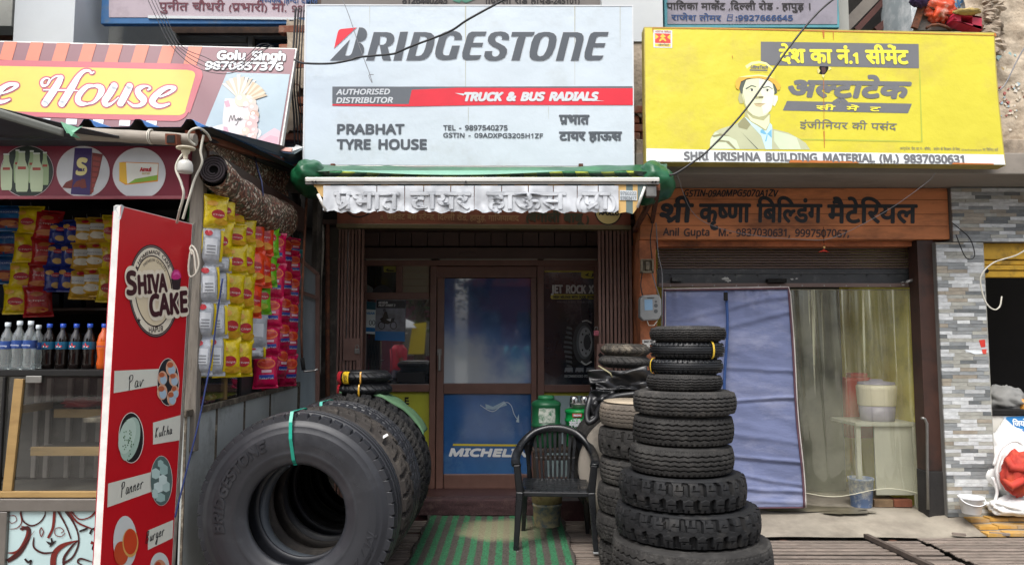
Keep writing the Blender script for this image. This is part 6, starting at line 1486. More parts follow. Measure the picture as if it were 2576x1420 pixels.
b = MB(); b.box(-4.2, at(478, 360, 4.0).x, 3.95, 6.1, zat(358, 4.0) - .0, zat(352, 4.0), m_tp); b.build('ceiling_sheet', m_tp, tp_)
# ---- camouflage roll
cr_ = thing('camouflage_roll', 'rolled up camouflage blind hanging under the right edge of the stall roof', 'blind', at(630, 520, 4.8))
m_cam = M('camouflage_cloth', '#553a30', .9, var=.3, scale=10, bump=.2, bscale=80)
nt = m_cam.node_tree; vo = nt.nodes.new('ShaderNodeTexVoronoi'); vo.inputs['Scale'].default_value = 70; cr2 = nt.nodes.new('ShaderNodeValToRGB'); cr2.color_ramp.interpolation = 'CONSTANT'
for i, (p, c) in enumerate(((0, '#57392e'), (.3, '#7d5241'), (.52, '#4d5240'), (.68, '#3a322c'), (.76, '#92806c'), (.9, '#c9bdab'))):
 e_ = cr2.color_ramp.elements[i] if i < 2 else cr2.color_ramp.elements.new(p); e_.position = p; e_.color = hexc(c) + (1,)
tcc = nt.nodes.new('ShaderNodeTexCoord'); nt.links.new(tcc.outputs['Object'], vo.inputs['Vector']); sx_ = nt.nodes.new('ShaderNodeSeparateColor'); nt.links.new(vo.outputs['Color'], sx_.inputs[0]); nt.links.new(sx_.outputs[0], cr2.inputs[0]); nt.links.new(cr2.outputs[0], nt.nodes['Principled BSDF'].inputs['Base Color'])
A0, A1 = at(537, 428, 4.02), at(715, 555, 5.5)
def croll(u, v):
 c = A0.lerp(A1, u); c.z -= .05 * math.sin(u * PI) ; a = 2 * PI * v
 r = .082 + .06 * u + .006 * math.sin(u * 20 + 2 * v) + .006 * noise.noise(Vector((u * 6, math.cos(a), math.sin(a))))
 if u > .93: r *= math.sqrt(max(0, 1 - ((u - .93) / .07) ** 2))
 ax = (A1 - A0).normalized(); s1 = ax.cross(Vector((0, 0, 1))).normalized(); s2 = s1.cross(ax)
 return c + s1 * math.cos(a) * r * .9 + s2 * math.sin(a) * r * 1.05
b = MB(); b.grid(lambda u, v: croll(v, u), 30, 50, m_cam, closed_u=True); b.build('roll', m_cam, cr_)
ax = (A1 - A0).normalized(); s1 = ax.cross(Vector((0, 0, 1))).normalized(); s2 = s1.cross(ax)
b = MB(); b.tube([A0 - ax * .004 + (s1 * math.cos(a) + s2 * math.sin(a)) * (.075 - a * .0022) for a in [k * PI / 9 for k in range(70)]], .006, 6, M('dark_hem', '#332c30', .9)); b.build('roll_end', None, cr_)
b = MB(); b.add([A0 + ax * .02 + (s1 * math.cos(a) + s2 * math.sin(a)) * .07 for a in [k * PI / 9 for k in range(18)]], [tuple(range(18))], m_black); b.build('roll_core', None, cr_)
b = MB(); b.grid(lambda u, v: at(528 + 202 * u, 352 + 74 * u + (25 + 45 * u) * v, 4.1 + 1.6 * u) + Vector((-.02 + .01 * math.sin(v * 9 + u * 5), 0, 0)), 30, 8, m_cam); b.build('flap', m_cam, cr_, thick=.004)
b = MB(); b.tube([at(528 + 202 * k / 12, 352 + 74 * k / 12, 4.08 + 1.6 * k / 12) for k in range(13)], .012, 6, M('dark_hem', '#332c30')); b.build('hem', None, cr_)
b = MB(); b.tube([at(641, 395, 4.85), at(648, 425, 4.7), at(658, 455, 4.62), at(662, 490, 4.62), at(655, 520, 4.7)], .005, 6, P('#2a3560')); b.build('tie_cord', None, cr_)
# ---- lamp holder, wires
lh = thing('lamp_holder', 'white bakelite lamp holder with an upturned clear jar hanging from a wire', 'lamp holder', at(467, 408, 3.6))
m_bk = M('ivory_bakelite', '#c6bda6', .4, var=.12, scale=20, dirt=('#8a7d63', .3, 15))
c0 = at(467, 384, 3.6)
b = MB(); b.lathe([(.022, .02), (.02, .0), (.012, -.01), (.011, -.03), (.016, -.035)], 16, c0, m_bk); b.lathe([(.045, .018), (.045, .026), (.01, .03)], 16, c0, m_bk); b.build('holder', None, lh)
b = MB(); b.lathe([(.016, -.036), (.03, -.045), (.036, -.06), (.038, -.09), (.034, -.10), (.001, -.105)], 18, c0, M('frosted_cup', '#b9b8b2', .3, var=.1)); b.build('cup', None, lh)
cable('stall_cable', 'white cable hanging from the lamp holder down behind the red standing sign', [(470, 378, 3.65), (452, 398, 3.65), (443, 425, 3.65), (456, 460, 3.65), (462, 490, 3.65), (452, 530, 3.7), (445, 560, 3.8)], .0065, m_wirew)
cable('stall_cable', 'white cable from the stall corner post slanting to the red standing sign', [(512, 340, 3.9), (505, 380, 3.9), (508, 410, 3.9), (490, 450, 3.9), (475, 500, 3.9), (460, 550, 3.95)], .0065, m_wirew)
cable('cable_coil', 'small coil of white cable hooked on the edge of the red standing sign', [(484, 640, 3.9), (478, 625, 3.9), (484, 618, 3.9), (495, 635, 3.9), (500, 665, 3.9), (492, 688, 3.9), (478, 695, 3.9), (474, 670, 3.9), (480, 630, 3.9), (488, 640, 3.9), (493, 690, 3.9)], .005, m_wirew)
cable('stall_cable', 'white wire looped round the end of the bamboo pole', [(490, 365, 3.75), (475, 350, 3.72), (478, 330, 3.7), (500, 322, 3.7), (520, 335, 3.8), (530, 352, 3.9)], .006, m_wirew)
cable('blue_cord', 'thin dark blue cord running from the snack strips down past the red standing sign', [(560, 700, 4.0), (545, 800, 3.98), (532, 900, 3.95), (520, 960, 3.9), (500, 1060, 3.85), (470, 1180, 3.8), (440, 1300, 3.75)], .0045, P('#1f2f63', rough=.7))
# ---- packets
m_foil = {}
def foil(c, rough=.2): return M('foil_' + c.strip('#'), c, rough, var=.16, scale=14, bump=1.0, bscale=26, bdist=.012, coat=.5, rnd=.1)
pk_cache = {}
def packet_mesh(kind, w=.14, h=.2):
 spec_ = {'yellow': ('#d9bf12', [('e', 0, -.02, .036, .03, '#b3232b'), ('e', -.03, .05, .025, .018, '#e0a63a'), ('t', 'Chips', -.03, -.03, .03, '#eee6dc'), ('e', .02, -.07, .04, .02, '#d9a52c')]),
 'silver': ('#b9bdc4', [('b', -.07, -.1, -.052, .1, '#d9bf12'), ('b', .052, -.1, .07, .1, '#d9bf12'), ('b', -.04, -.06, .03, .04, '#d3d6da'), ('e', -.02, .065, .02, .016, '#b3232b'), ('b', -.03, -.05, .02, -.044, '#77797f'), ('b', -.03, -.03, .02, -.024, '#77797f'), ('b', -.03, -.01, .02, -.004, '#77797f')]),
 'orange': ('#e2441c', [('e', .01, .0, .034, .028, '#b8202a'), ('t', 'Chips', -.02, -.01, .035, '#eee6dc'), ('e', -.03, .05, .03, .02, '#e8973a'), ('e', .01, -.06, .045, .022, '#e39a36')]),
 'green': ('#6fb81e', [('e', .01, .02, .034, .028, '#b3232b'), ('t', 'Chips', -.02, .01, .035, '#eee6dc'), ('e', -.01, -.055, .045, .024, '#a9b93a'), ('e', -.03, .07, .02, .014, '#3f7f2a')]),
 'silvergreen': ('#b9bdc4', [('b', -.07, -.1, -.04, .1, '#6fb81e'), ('b', -.03, -.05, .04, .04, '#d3d6da')]),
 'magenta': ('#cf1350', [('e', 0, .045, .05, .035, '#e3692c'), ('e', 0, .045, .038, .022, '#c9341c'), ('b', -.03, -.012, .03, .006, '#e3b9c4'), ('b', -.045, -.055, .045, -.028, '#2b3f96'), ('t', 'TakaTak', -.04, -.052, .04, '#e3e6f0')]),
 'blue': ('#1d5f98', [('b', -.07, -.1, .07, -.01, '#7a1f22'), ('e', 0, .05, .05, .022, '#2a4f8e'), ('t', 'WHOOPIES', -.05, .04, .05, '#dfe6ee'), ('e', .0, -.05, .04, .025, '#b56a2c')]),
 'red': ('#a81c20', [('e', 0, .05, .03, .016, '#a9652c'), ('t', 'Chips', -.035, .0, .035, '#e8dcd0'), ('e', .0, -.06, .05, .022, '#b9692c')]),
 'navy': ('#1b2f86', [('e', -.02, .05, .028, .02, '#c99a4a'), ('e', .02, .03, .03, .018, '#b3232b'), ('t', 'Chips', -.01, .022, .045, '#dfe6ee'), ('e', .02, -.055, .03, .025, '#c9a35a')]),
 'popcorn': ('#c79a2a', [('b', -.05, .0, .05, .06, '#c9c9c4'), ('t', 'POPCORN', -.045, .015, .045, '#3a3f6a'), ('e', 0, -.045, .045, .028, '#d8d2c0'), ('e', 0, .075, .02, .014, '#b3232b')]),
 'dgreen': ('#1c5a2a', [('e', 0, .0, .03, .03, '#b3232b'), ('e', .0, -.06, .04, .02, '#c9a35a')])}[kind]
 mb = MB(); r = random.Random(kind)
 pleat = [r.uniform(-1, 1) for _ in range(12)]
 def zf(x, y):
  a = max(0, 1 - (x / (w / 2)) ** 2) ** .55; c = max(0, 1 - abs(y / (h / 2)) ** 3.2) ** .6
  return .034 * a * c + .0035 * math.sin(x * 150 + y * 40) * (abs(y) / (h / 2)) ** 2 + .003 * noise.noise(Vector((x * 30, y * 30, 1)))
 def sh(side):
  def f(u, v):
   y = (v - .5) * h; pinch = 1 - .10 * (1 - abs(2 * v - 1) ** 4)
   x = (u - .5) * w * pinch
   return (x, -side * zf((u - .5) * w, y), y)
  return f
 m0 = foil(spec_[0])
 mb.grid(sh(1), 12, 16, m0); mb.grid(sh(-1), 8, 10, m0)
 for sgn in (-1, 1): mb.add([(-w / 2, 0, sgn * h / 2), (w / 2, 0, sgn * h / 2), (w / 2, .002, sgn * (h / 2 + .012)), (-w / 2, .002, sgn * (h / 2 + .012))], [(0, 1, 2, 3)], m0)
 for i, q in enumerate(spec_[1]):
  d = .0022 + i * .0007
  if q[0] == 'e':
   n = 14; vs = [(q[1], -zf(q[1], q[2]) - d, q[2])] + [(q[1] + q[3] * math.cos(2 * PI * k / n), 0, q[2] + q[4] * math.sin(2 * PI * k / n)) for k in range(n)]
   vs = [vs[0]] + [(x, -zf(x / .92, z) - d, z) for x, _, z in vs[1:]]
   mb.add(vs, [(0, 1 + k, 1 + (k + 1) % n) for k in range(n)], P(q[5], rough=.3))
  elif q[0] == 'b':
   x0, y0, x1, y1 = [c * .88 for c in q[1:5]]
   mb.grid(lambda u, v: (x0 + (x1 - x0) * u, -zf(x0 + (x1 - x0) * u, y0 + (y1 - y0) * v) - d, y0 + (y1 - y0) * v), 4, 5, P(q[5], rough=.3))
  else:
   _, s_, x0, y0, x1, c_ = q
   g_, adv = layout(s_)
   for vs, fs in g_:
    pts = []
    for (x, y) in vs: X = x0 + x / adv * (x1 - x0); Yy = y0 + y * .022; pts.append((X, -zf(X, Yy) - d, Yy))
    mb.add(pts, fs, P(c_, rough=.3))
 return mb
def strip(kind, label, rows, Y, ang, w=.14, group='strings of snack packets hanging at the stall', hscale=1.0, string=True):
 """rows = (centre px, top py, bottom py) of each packet"""
 x0, y0, _ = rows[0]
 t = thing('packet_string', label, 'snack packets', at(x0, y0 - 12, Y), group)
 r = random.Random(x0 * 3 + len(rows))
 for i, (px, pt, pb_) in enumerate(rows):
  kd = kind if isinstance(kind, str) else kind[i]
  if kd not in pk_cache:
   o = packet_mesh(kd).build('packet', None, t); pk_cache[kd] = o
   off = WORLD[o.name].copy(); o['_c'] = 0
  src = pk_cache[kd]
  c = at(px, (pt + pb_) / 2, Y); hh = (pb_ - pt) / 1860 * Y / .212
  if i or src.parent is not t or src.get('_used'):
   o = inst(src, 'packet', c, t)
  else:
   o = src; WORLD[o.name] = c; o.location = c - WORLD[t.name]
  src['_used'] = 1
  o.scale = (w / .14 * 1.25, 1.25, hh * 1.09); o.rotation_euler = (r.uniform(-.06, .06), r.uniform(-.05, .05), ang + r.uniform(-.16, .16))
 if string:
  b = MB(); pt_ = [at(rows[0][0], rows[0][1] - 14, Y)] + [at(px, (a_ + c_) / 2, Y) + Vector((0, .03, 0)) for px, a_, c_ in rows]; b.tube(pt_, .002, 4); b.build('string', m_wireg, t)
 return t
A50 = R(48)
strip(['yellow', 'silver', 'silver', 'silver', 'silver'], 'leftmost hanging packet string with silver backs, yellow packet on top', [(543, 495, 570), (529, 572, 661), (521, 666, 757), (511, 757, 844), (504, 849, 935)], 4.17, R(40), .12)
strip(['yellow', 'yellow', 'silver', 'silver', 'silver', 'silver'], 'packet string of two yellow packets above four silver backs', [(562, 493, 556), (554, 556, 642), (552, 645, 682), (546, 682, 758), (541, 764, 845), (537, 845, 938)], 4.3, R(38), .12)
strip('yellow', 'long yellow packet string second from the middle of the row', [(584, 500, 560), (588, 565, 618), (589, 618, 686), (583, 686, 765), (576, 765, 853), (571, 855, 941)], 4.5, R(45), .14)
strip('yellow', 'yellow packet string next to the orange ones', [(614, 542, 612), (613, 612, 690), (611, 690, 772), (609, 775, 858), (605, 858, 941)], 4.66, R(50), .14)
strip('orange', 'orange packet string of three beside the yellow ones', [(636, 545, 630), (635, 632, 710), (631, 715, 793)], 4.84, R(45), .14)
strip('orange', 'short orange packet string of two next to the green ones', [(659, 556, 636), (656, 640, 718)], 4.98, R(45), .14)
strip(['green', 'green', 'green', 'silvergreen', 'silver'], 'green packet string ending in silver backs', [(674, 570, 642), (672, 644, 716), (655, 718, 786), (644, 788, 870), (640, 872, 900)], 5.05, R(40), .13)
strip('green', 'short bright green packet string of two', [(688, 580, 655), (687, 660, 716)], 5.2, R(50), .12)
strip('magenta', 'large magenta packet string hanging lowest of all', [(690, 590, 662), (687, 665, 746), (680, 750, 820), (675, 822, 890), (668, 893, 970)], 5.2, R(30), .14)
strip('magenta', 'magenta packet string turned edgewise between its neighbours', [(714, 597, 676), (714, 676, 741), (710, 745, 808), (708, 810, 874), (703, 876, 946)], 5.5, R(62), .13)
strip('magenta', 'rightmost magenta packet string by the tin door', [(736, 600, 640), (735, 640, 694), (733, 695, 758), (732, 760, 825), (729, 827, 893), (727, 895, 965)], 5.7, R(48), .12)
# inside the stall
strip('blue', 'blue and dark red snack packet string at the far left inside the stall', [(28, 520, 578), (22, 582, 642), (14, 645, 710)], 5.15, .1, 0.17)
strip('yellow', 'olive yellow packet string inside the stall left of the red ones', [(77, 522, 584), (69, 586, 655), (58, 658, 722), (44, 718, 785)], 5.15, .15, 0.15)
strip('red', 'red packet string inside the stall', [(122, 533, 600), (115, 600, 664), (105, 665, 725), (96, 722, 792)], 5.15, .2, 0.15)
strip('navy', 'left dark blue packet string inside the stall', [(148, 560, 612), (143, 613, 670), (136, 671, 730)], 5.15, .2, 0.11)
strip('navy', 'right dark blue packet string inside the stall', [(182, 556, 612), (176, 612, 670), (170, 671, 730)], 5.15, .1, 0.11)
strip('popcorn', 'left golden popcorn packet string inside the stall', [(218, 552, 612), (211, 614, 676), (206, 680, 748)], 5.15, .15, 0.14)
strip('popcorn', 'right golden popcorn packet string inside the stall', [(252, 550, 610), (245, 612, 674), (237, 677, 742)], 5.15, .05, 0.14)
strip('yellow', 'yellow packet string just left of the red standing sign', [(284, 545, 608), (281, 610, 676), (276, 678, 755)], 5.15, .1, 0.14)
strip('dgreen', 'dark green packet string in the shadow behind the corner post', [(507, 480, 560), (506, 562, 640), (505, 642, 740)], 5.15, .3, 0.16)
b = MB();
# ---- bottles on the case
zsh = zat(930, 4.28)
m_pet = clear_film('clear_bottle', (.6, .66, .66), .10, .22, .06, (.93, .97, .97, 1))
m_cola = M('cola', '#120a08', .08, var=.1, coat=.6); m_fan = M('orange_drink', '#c4551a', .12, var=.08, coat=.6); m_cap = P('#1f49b0', rough=.4)
bprof = [(.001, 0), (.026, .002), (.032, .012), (.034, .04), (.030, .075), (.034, .11), (.034, .165), (.028, .195), (.014, .222), (.012, .235), (.012, .245)]
def bottle(px, kind, label, hh=1.0, Y=4.22):
 c = at(px, 930, Y); c.z = zsh + .002
 t = thing('drink_bottle', label, 'bottle', c, 'bottles lined up on the display case')
 body = {'water': m_pet, 'cola': m_cola, 'orange': m_fan}[kind]
 b = MB(); b.lathe([(r, z * hh) for r, z in bprof], 22, c, body); b.build('body', None, t)
 b = MB(); b.lathe([(.014, .240 * hh), (.015, .244 * hh), (.015, .262 * hh), (.001, .263 * hh)], 14, c, m_cap if kind != 'water' else P('#c9d3d8', rough=.3), cap=False); b.build('cap', None, t)
 lc = {'water': '#26417d', 'cola': '#14506e', 'orange': '#d4621e'}[kind]
 b = MB(); b.lathe([(.0352, .118 * hh), (.0355, .12 * hh), (.0355, .158 * hh), (.0352, .16 * hh)], 22, c, P(lc, rough=.3), cap=False); b.build('label', None, t)
 b = MB(); q = front(c.y - .037); pz = (c + Vector((0, 0, .138 * hh)))
 if kind == 'cola':
  b.add([(pz.x + dx, c.y - .0375 + abs(dx) * .3, pz.z + dz) for dx, dz in ((-.018, -.010), (.012, -.012), (.018, .0), (.004, .002), (.0, .017), (-.007, .012), (-.005, .002), (-.018, .004))], [tuple(range(8))], P('#c3303a', rough=.3)); b.add([(pz.x + dx, c.y - .0385 + abs(dx) * .3, pz.z + dz) for dx, dz in ((-.013, -.008), (.009, -.009), (.012, -.003), (-.011, -.001))], [(0, 1, 2, 3)], P('#e3dfe0', rough=.3))
 else:
  g_, adv = layout('FANTA' if kind == 'orange' else 'Kinley')
  for vs, fs in g_: b.add([(pz.x - .024 + x / adv * .048, c.y - .0375 + .25 * abs(-.024 + x / adv * .048) ** 1.2, pz.z - .008 + y * .018) for x, y in vs], fs, P('#e8ecf2' if kind == 'water' else '#1e3f8f', rough=.3))
 b.build('print', None, t)
bottle(14, 'water', 'water bottle at the far left end of the bottle row', 1.02, 4.14); bottle(44, 'water', 'second water bottle from the left, in the front of the row', 1.05, 4.13); bottle(72, 'water', 'third water bottle, in front of the one beside the cola', 1.05, 4.12); bottle(92, 'water', 'water bottle half hidden next to the first cola bottle', .98, 4.3)
for px, l in ((120, 'cola bottle with blue cap nearest the water bottles'), (154, 'second cola bottle in the row'), (188, 'third cola bottle in the row'), (222, 'cola bottle standing next to the orange drink')): bottle(px, 'cola', l)
bottle(258, 'orange', 'orange drink bottle with blue cap beside the red standing sign')
# ---- things on the side counter
dk = thing('sweet_jar_box', 'small glazed counter box with pink wrapped sweets and a wooden post', 'box', (-1.95, 4.5, 1.09))
part('back', -2.2, -1.80, 4.93, 4.96, 1.09, 1.40, m_black, dk); part('glass_side', -1.812, -1.806, 4.2, 4.9, 1.13, 1.33, m_cg, dk); part('wood_post', -1.83, -1.80, 4.68, 4.72, 1.12, 1.34, m_lw, dk); part('lid', -2.2, -1.80, 4.2, 4.94, 1.34, 1.38, m_black, dk); part('post', -1.83, -1.80, 4.19, 4.22, 1.12, 1.34, m_steel, dk)
b = MB()
for k in range(16): b.lathe([(.001, -.018), (.022, 0), (.001, .018)], 8, (-1.85 + rr.uniform(-.03, .02), 4.26 + k * .026, 1.14 + (k % 2) * .02), P(('#a83a5c', '#c9a3ad', '#8d2f49')[k % 3], rough=.3))
b.build('sweets', None, dk, kind='stuff')
dk = thing('counter_box', 'dark grey metal box on the counter under the yellow packets', 'box', (-1.9, 5.15, 1.09)); part('box', -2.1, -1.81, 4.98, 5.4, 1.10, 1.40, M('dark_metal_box', '#3b3c3c', .5, .3, var=.15), dk, .006)
dk = thing('display_carton', 'red cardboard display carton behind the magenta packets', 'box', (-1.95, 5.6, 1.09)); part('carton', -2.1, -1.85, 5.5, 5.95, 1.10, 1.62, P('#8e1420', rough=.5), dk, .004)
dk = thing('teal_tin', 'small teal tin standing on the tin door frame', 'tin', at(752, 640, 6.1)); b = MB(); b.lathe([(.03, 0), (.03, .05), (.033, .052), (.033, .06), (.001, .06)], 16, at(753, 638, 6.1) + Vector((0, 0, -.03)), P('#2f8a8c', rough=.4)); b.build('tin', None, dk)
# ================================================================== red standing sign
sg = thing('standing_sign', 'tall red cake shop standing sign with food pictures at the stall corner', 'standing sign', at(340, 1420, 3.7))
A_, B_, C_ = at(303, 517, 3.42), at(485, 563, 3.97), at(436, 1420, 3.90)
pls = Plane(A_, B_ - A_, -(C_ - B_))
if pls.n.y > 0: pls = Plane(A_, B_ - A_, (C_ - B_))
m_rf = M('red_flex', '#c3121f', .38, var=.05, scale=2, bump=.12, bscale=5, bdist=.03)
DB = 1690
BLx = 303 + (252 - 303) / (1420 - 517) * (DB - 517); BRx = 485 + (433 - 485) / (1420 - 563) * (DB - 563)
b = MB(); b.pixslab(pls, [(303, 517), (485, 563), (BRx, DB), (BLx, DB)], 0, .035); b.build('board', M('sign_back_white', '#c9c9c5', .5, var=.15, scale=12), sg)
b = MB(); b.pixslab(pls, [(304, 519), (483.5, 564.5), (BRx - 1, DB), (BLx + 1, DB)], .003, .002); b.build('printed_sheet', m_rf, sg)
# white aluminium side strip on the near edge
e0, e1 = pls.hit(303, 517, -.02), pls.hit(BLx, DB, -.02)
b = MB(); b.bar(e0 + Vector((-.002, -.006, .0)), e1 + Vector((-.002, -.006, 0)), .03, .02); b.build('edge_strip', M('edge_aluminium', '#b4b7b8', .4, .2, var=.12, scale=15, dirt=('#7e7d7a', .2, 14)), sg, bevel=.002)
b = MB(); b.bar(e0 + Vector((-.026, .004, -.03)), e1 + Vector((-.026, .004, 0)), .012, .02); b.build('back_edge', P('#a3182a'), sg)
e0, e1 = pls.hit(485, 562, -.01), pls.hit(BRx, DB, -.01); b = MB(); b.bar(e0, e1, .022, .02); b.build('far_edge', M('edge_grey', '#8d867c', .7, var=.25, scale=14), sg)
b = MB(); b.slab([pls.hit(287, 520, -.03), pls.hit(305, 514, .002), pls.hit(312, 519, .006), pls.hit(303, 552, .006), pls.hit(289, 540, -.03)], (0, -1, 0), .003); b.build('torn_corner', M('torn_grey', '#a3a6a8', .6, var=.15), sg)
cxl, cyl = zE(470, 722); m_crm = P('#dccdae'); m_br = P('#2e1c22'); m_mn = P('#3d141e')
def E2(cx, cy, rx, ry, n=44): return Z(zE, ell(cx, cy, rx, ry, n, rot=-.07))
b = MB()
for (rx, ry, d, c) in ((268, 500, .0040, m_br), (258, 487, .0045, P('#7d6e6a')), (250, 476, .0050, m_br), (243, 466, .0055, P('#e6dcc8')), (202, 386, .0060, m_br), (192, 372, .0065, m_crm)): b.pix(pls, E2(475, 722, rx, ry), d, c)
b.build('round_logo', None, sg)
def arc_text(mb, s, cx, cy, rx, ry, a0, a1, hgt, mat, d, flip=False, bold=.02):
 n = len(s)
 g_ = []
 tot = sum((_glyph(c)[2] if c != ' ' else .3) for c in s); acc = 0
 for c in s:
  adv = _glyph(c)[2] if c != ' ' else .3
  if c != ' ':
   vs, fs, _ = _glyph(c); k0 = len(mb.v); pts = []
   for k_e, (sx, sy) in enumerate(((0, 0), (bold, 0), (-bold, 0), (0, bold))):
    pts = []
    for (x, y) in vs:
     t = (acc + x + sx) / tot; a = a0 + (a1 - a0) * t; k = (y + sy) / CAPH[False] * hgt
     rxx, ryy = (rx + k, ry + k * 1.5) if not flip else (rx - k, ry - k * 1.5)
     X, Y_ = cx + rxx * math.cos(a), cy - ryy * math.sin(a)
     px, py = zE(X, Y_); pts.append(pls.hit(px, py, d + k_e * .00015))
    mb.add(pts, fs, mat)
  acc += adv
b = MB(); arc_text(b, 'HOMEMADE CAKE', 470, 722, 208, 400, 2.38, .62, 26, m_br, .0062); arc_text(b, 'PREMIUM QUALITY', 470, 722, 162, 318, 2.2, .68, 20, m_br, .007, bold=.005)
text(b, 'HAPUR', pls, zE(415, 1172), zE(568, 1152), zE(415, 1112)[1], m_br, .0062, bold=.01)
for x, y, s_ in ((292, 478, 28), (318, 1040, 30)): b.pix(pls, Z(zE, [(x + math.cos(-PI / 2 + k * PI / 5) * (s_ if k % 2 == 0 else s_ * .42) * .8, y + math.sin(-PI / 2 + k * PI / 5) * (s_ if k % 2 == 0 else s_ * .42) * 1.3) for k in range(10)]), .0062, m_br)
m_out = P('#e6dcc8')
for s_, a_, c_, tp in (('S', (165, 755), (280, 748), 520), ('HIVA', (290, 752), (610, 722), 560), ('CAK', (412, 990), (735, 955), 770), ('E', (745, 945), (828, 935), 735)):
 h_ = zE(*a_)[1] - zE(0, tp)[1]
 text(b, s_, pls, (zE(*a_)[0] - 3, zE(*a_)[1] + 2), (zE(*c_)[0] + 3, zE(*c_)[1] + 2), zE(0, tp)[1] - 3, m_out, .0085, bold=.10)
 text(b, s_, pls, zE(*a_), zE(*c_), zE(0, tp)[1], m_mn, .0105, bold=.035)
b.pix(pls, Z(zE, [(665, 590), (772, 580), (760, 700), (735, 712), (685, 705)]), .0105, P('#2d2024')); b.pix(pls, Z(zE, [(665, 580), (672, 530), (700, 490), (740, 495), (765, 530), (775, 575), (740, 598), (690, 600)]), .011, P('#c4257c')); b.pix(pls, Z(zE, [(680, 560), (700, 520), (740, 515), (760, 555), (720, 540)]), .0114, P('#e05aa6'))
b.build('logo_lettering', None, sg)
m_bnd = P('#d8d8cc')
for q in ([(288, 932), (420, 926), (418, 965), (286, 988)], [(385, 1062), (454, 1043), (452, 1106), (385, 1117)], [(272, 1215), (392, 1183), (390, 1232), (270, 1275)], [(372, 1333), (436, 1306), (434, 1352), (372, 1382)]): b = MB(); b.pix(pls, q, .004, m_bnd); b.build('cream_band', m_bnd, sg)
b = MB()
# food pictures
b.pix(pls, ell(423, 960, 28, 60), .006, P('#e5ddd5')); b.pix(pls, ell(423, 960, 26.5, 58.5), .0065, P('#20242c'))
for x, y, rx, ry in ((408, 985, 13, 20), (432, 1000, 12, 19), (440, 985, 10, 17), (409, 950, 12, 18), (437, 953, 12, 18), (430, 925, 13, 20)): b.pix(pls, ell(x, y, rx, ry, 18), .007 + (1000 - y) * .00001, P('#d8a98d')); b.pix(pls, ell(x + 2, y + 5, rx * .7, ry * .6, 14), .0082, P('#a9bfd0')); b.pix(pls, ell(x - 2, y - 8, rx * .6, ry * .35, 12), .0086, P('#b5603c'))
b.pix(pls, ell(330, 1100, 32, 64), .006, P('#e5ddd5')); b.pix(pls, ell(330, 1100, 30, 62), .0065, P('#1f1d1e')); b.pix(pls, ell(327, 1103, 24, 56, 26, rot=.2), .0072, P('#a9c2b4')); b.pix(pls, ell(320, 1096, 20, 46, 26, rot=.25), .0078, P('#bcd1c4'))
r9 = random.Random(8)
for k in range(34): b.pix(pls, ell(322 + r9.gauss(0, 7), 1100 + r9.gauss(0, 18), 1.6, 2.2, 5), .0084, P(('#4f7d4a', '#2f5a34')[k % 2]))
b.pix(pls, ell(406, 1208, 28, 63), .006, P('#e5ddd5')); b.pix(pls, ell(406, 1208, 27, 62), .0065, P('#5a6f6c'))
for k, (x, y, w_, h_) in enumerate(((392, 1190, 20, 28), (412, 1180, 20, 30), (398, 1225, 22, 28), (418, 1222, 18, 30), (404, 1250, 22, 24), (410, 1205, 20, 26), (390, 1240, 14, 26), (404, 1165, 14, 20))): b.pix(pls, [(x - w_ / 2, y - h_ / 3), (x, y - h_ / 2), (x + w_ / 2, y - h_ / 4), (x + w_ / 2, y + h_ / 3), (x, y + h_ / 2), (x - w_ / 2, y + h_ / 3)], .007 + k * .0003, P(('#b9d1cc', '#9fbdb8', '#cfe2de')[k % 3]))
b.pix(pls, ell(315, 1362, 30, 66), .006, P('#cfd3d2')); b.pix(pls, ell(305, 1390, 18, 30), .007, P('#c24a26')); b.pix(pls, ell(328, 1364, 20, 36, 26), .0076, P('#d9a25a')); b.pix(pls, ell(328, 1361, 17, 32, 26), .0082, P('#c9431f'))
b.pix(pls, ell(402, 1424, 24, 36), .006, P('#cfd3d2')); b.pix(pls, ell(402, 1428, 16, 22, 20), .007, P('#c78a6c')); b.pix(pls, ell(398, 1420, 7, 9, 14), .0076, P('#b5492c'))
b.build('food_print', None, sg)
sc_b = MB(); m_sc = P('#1b1d22')
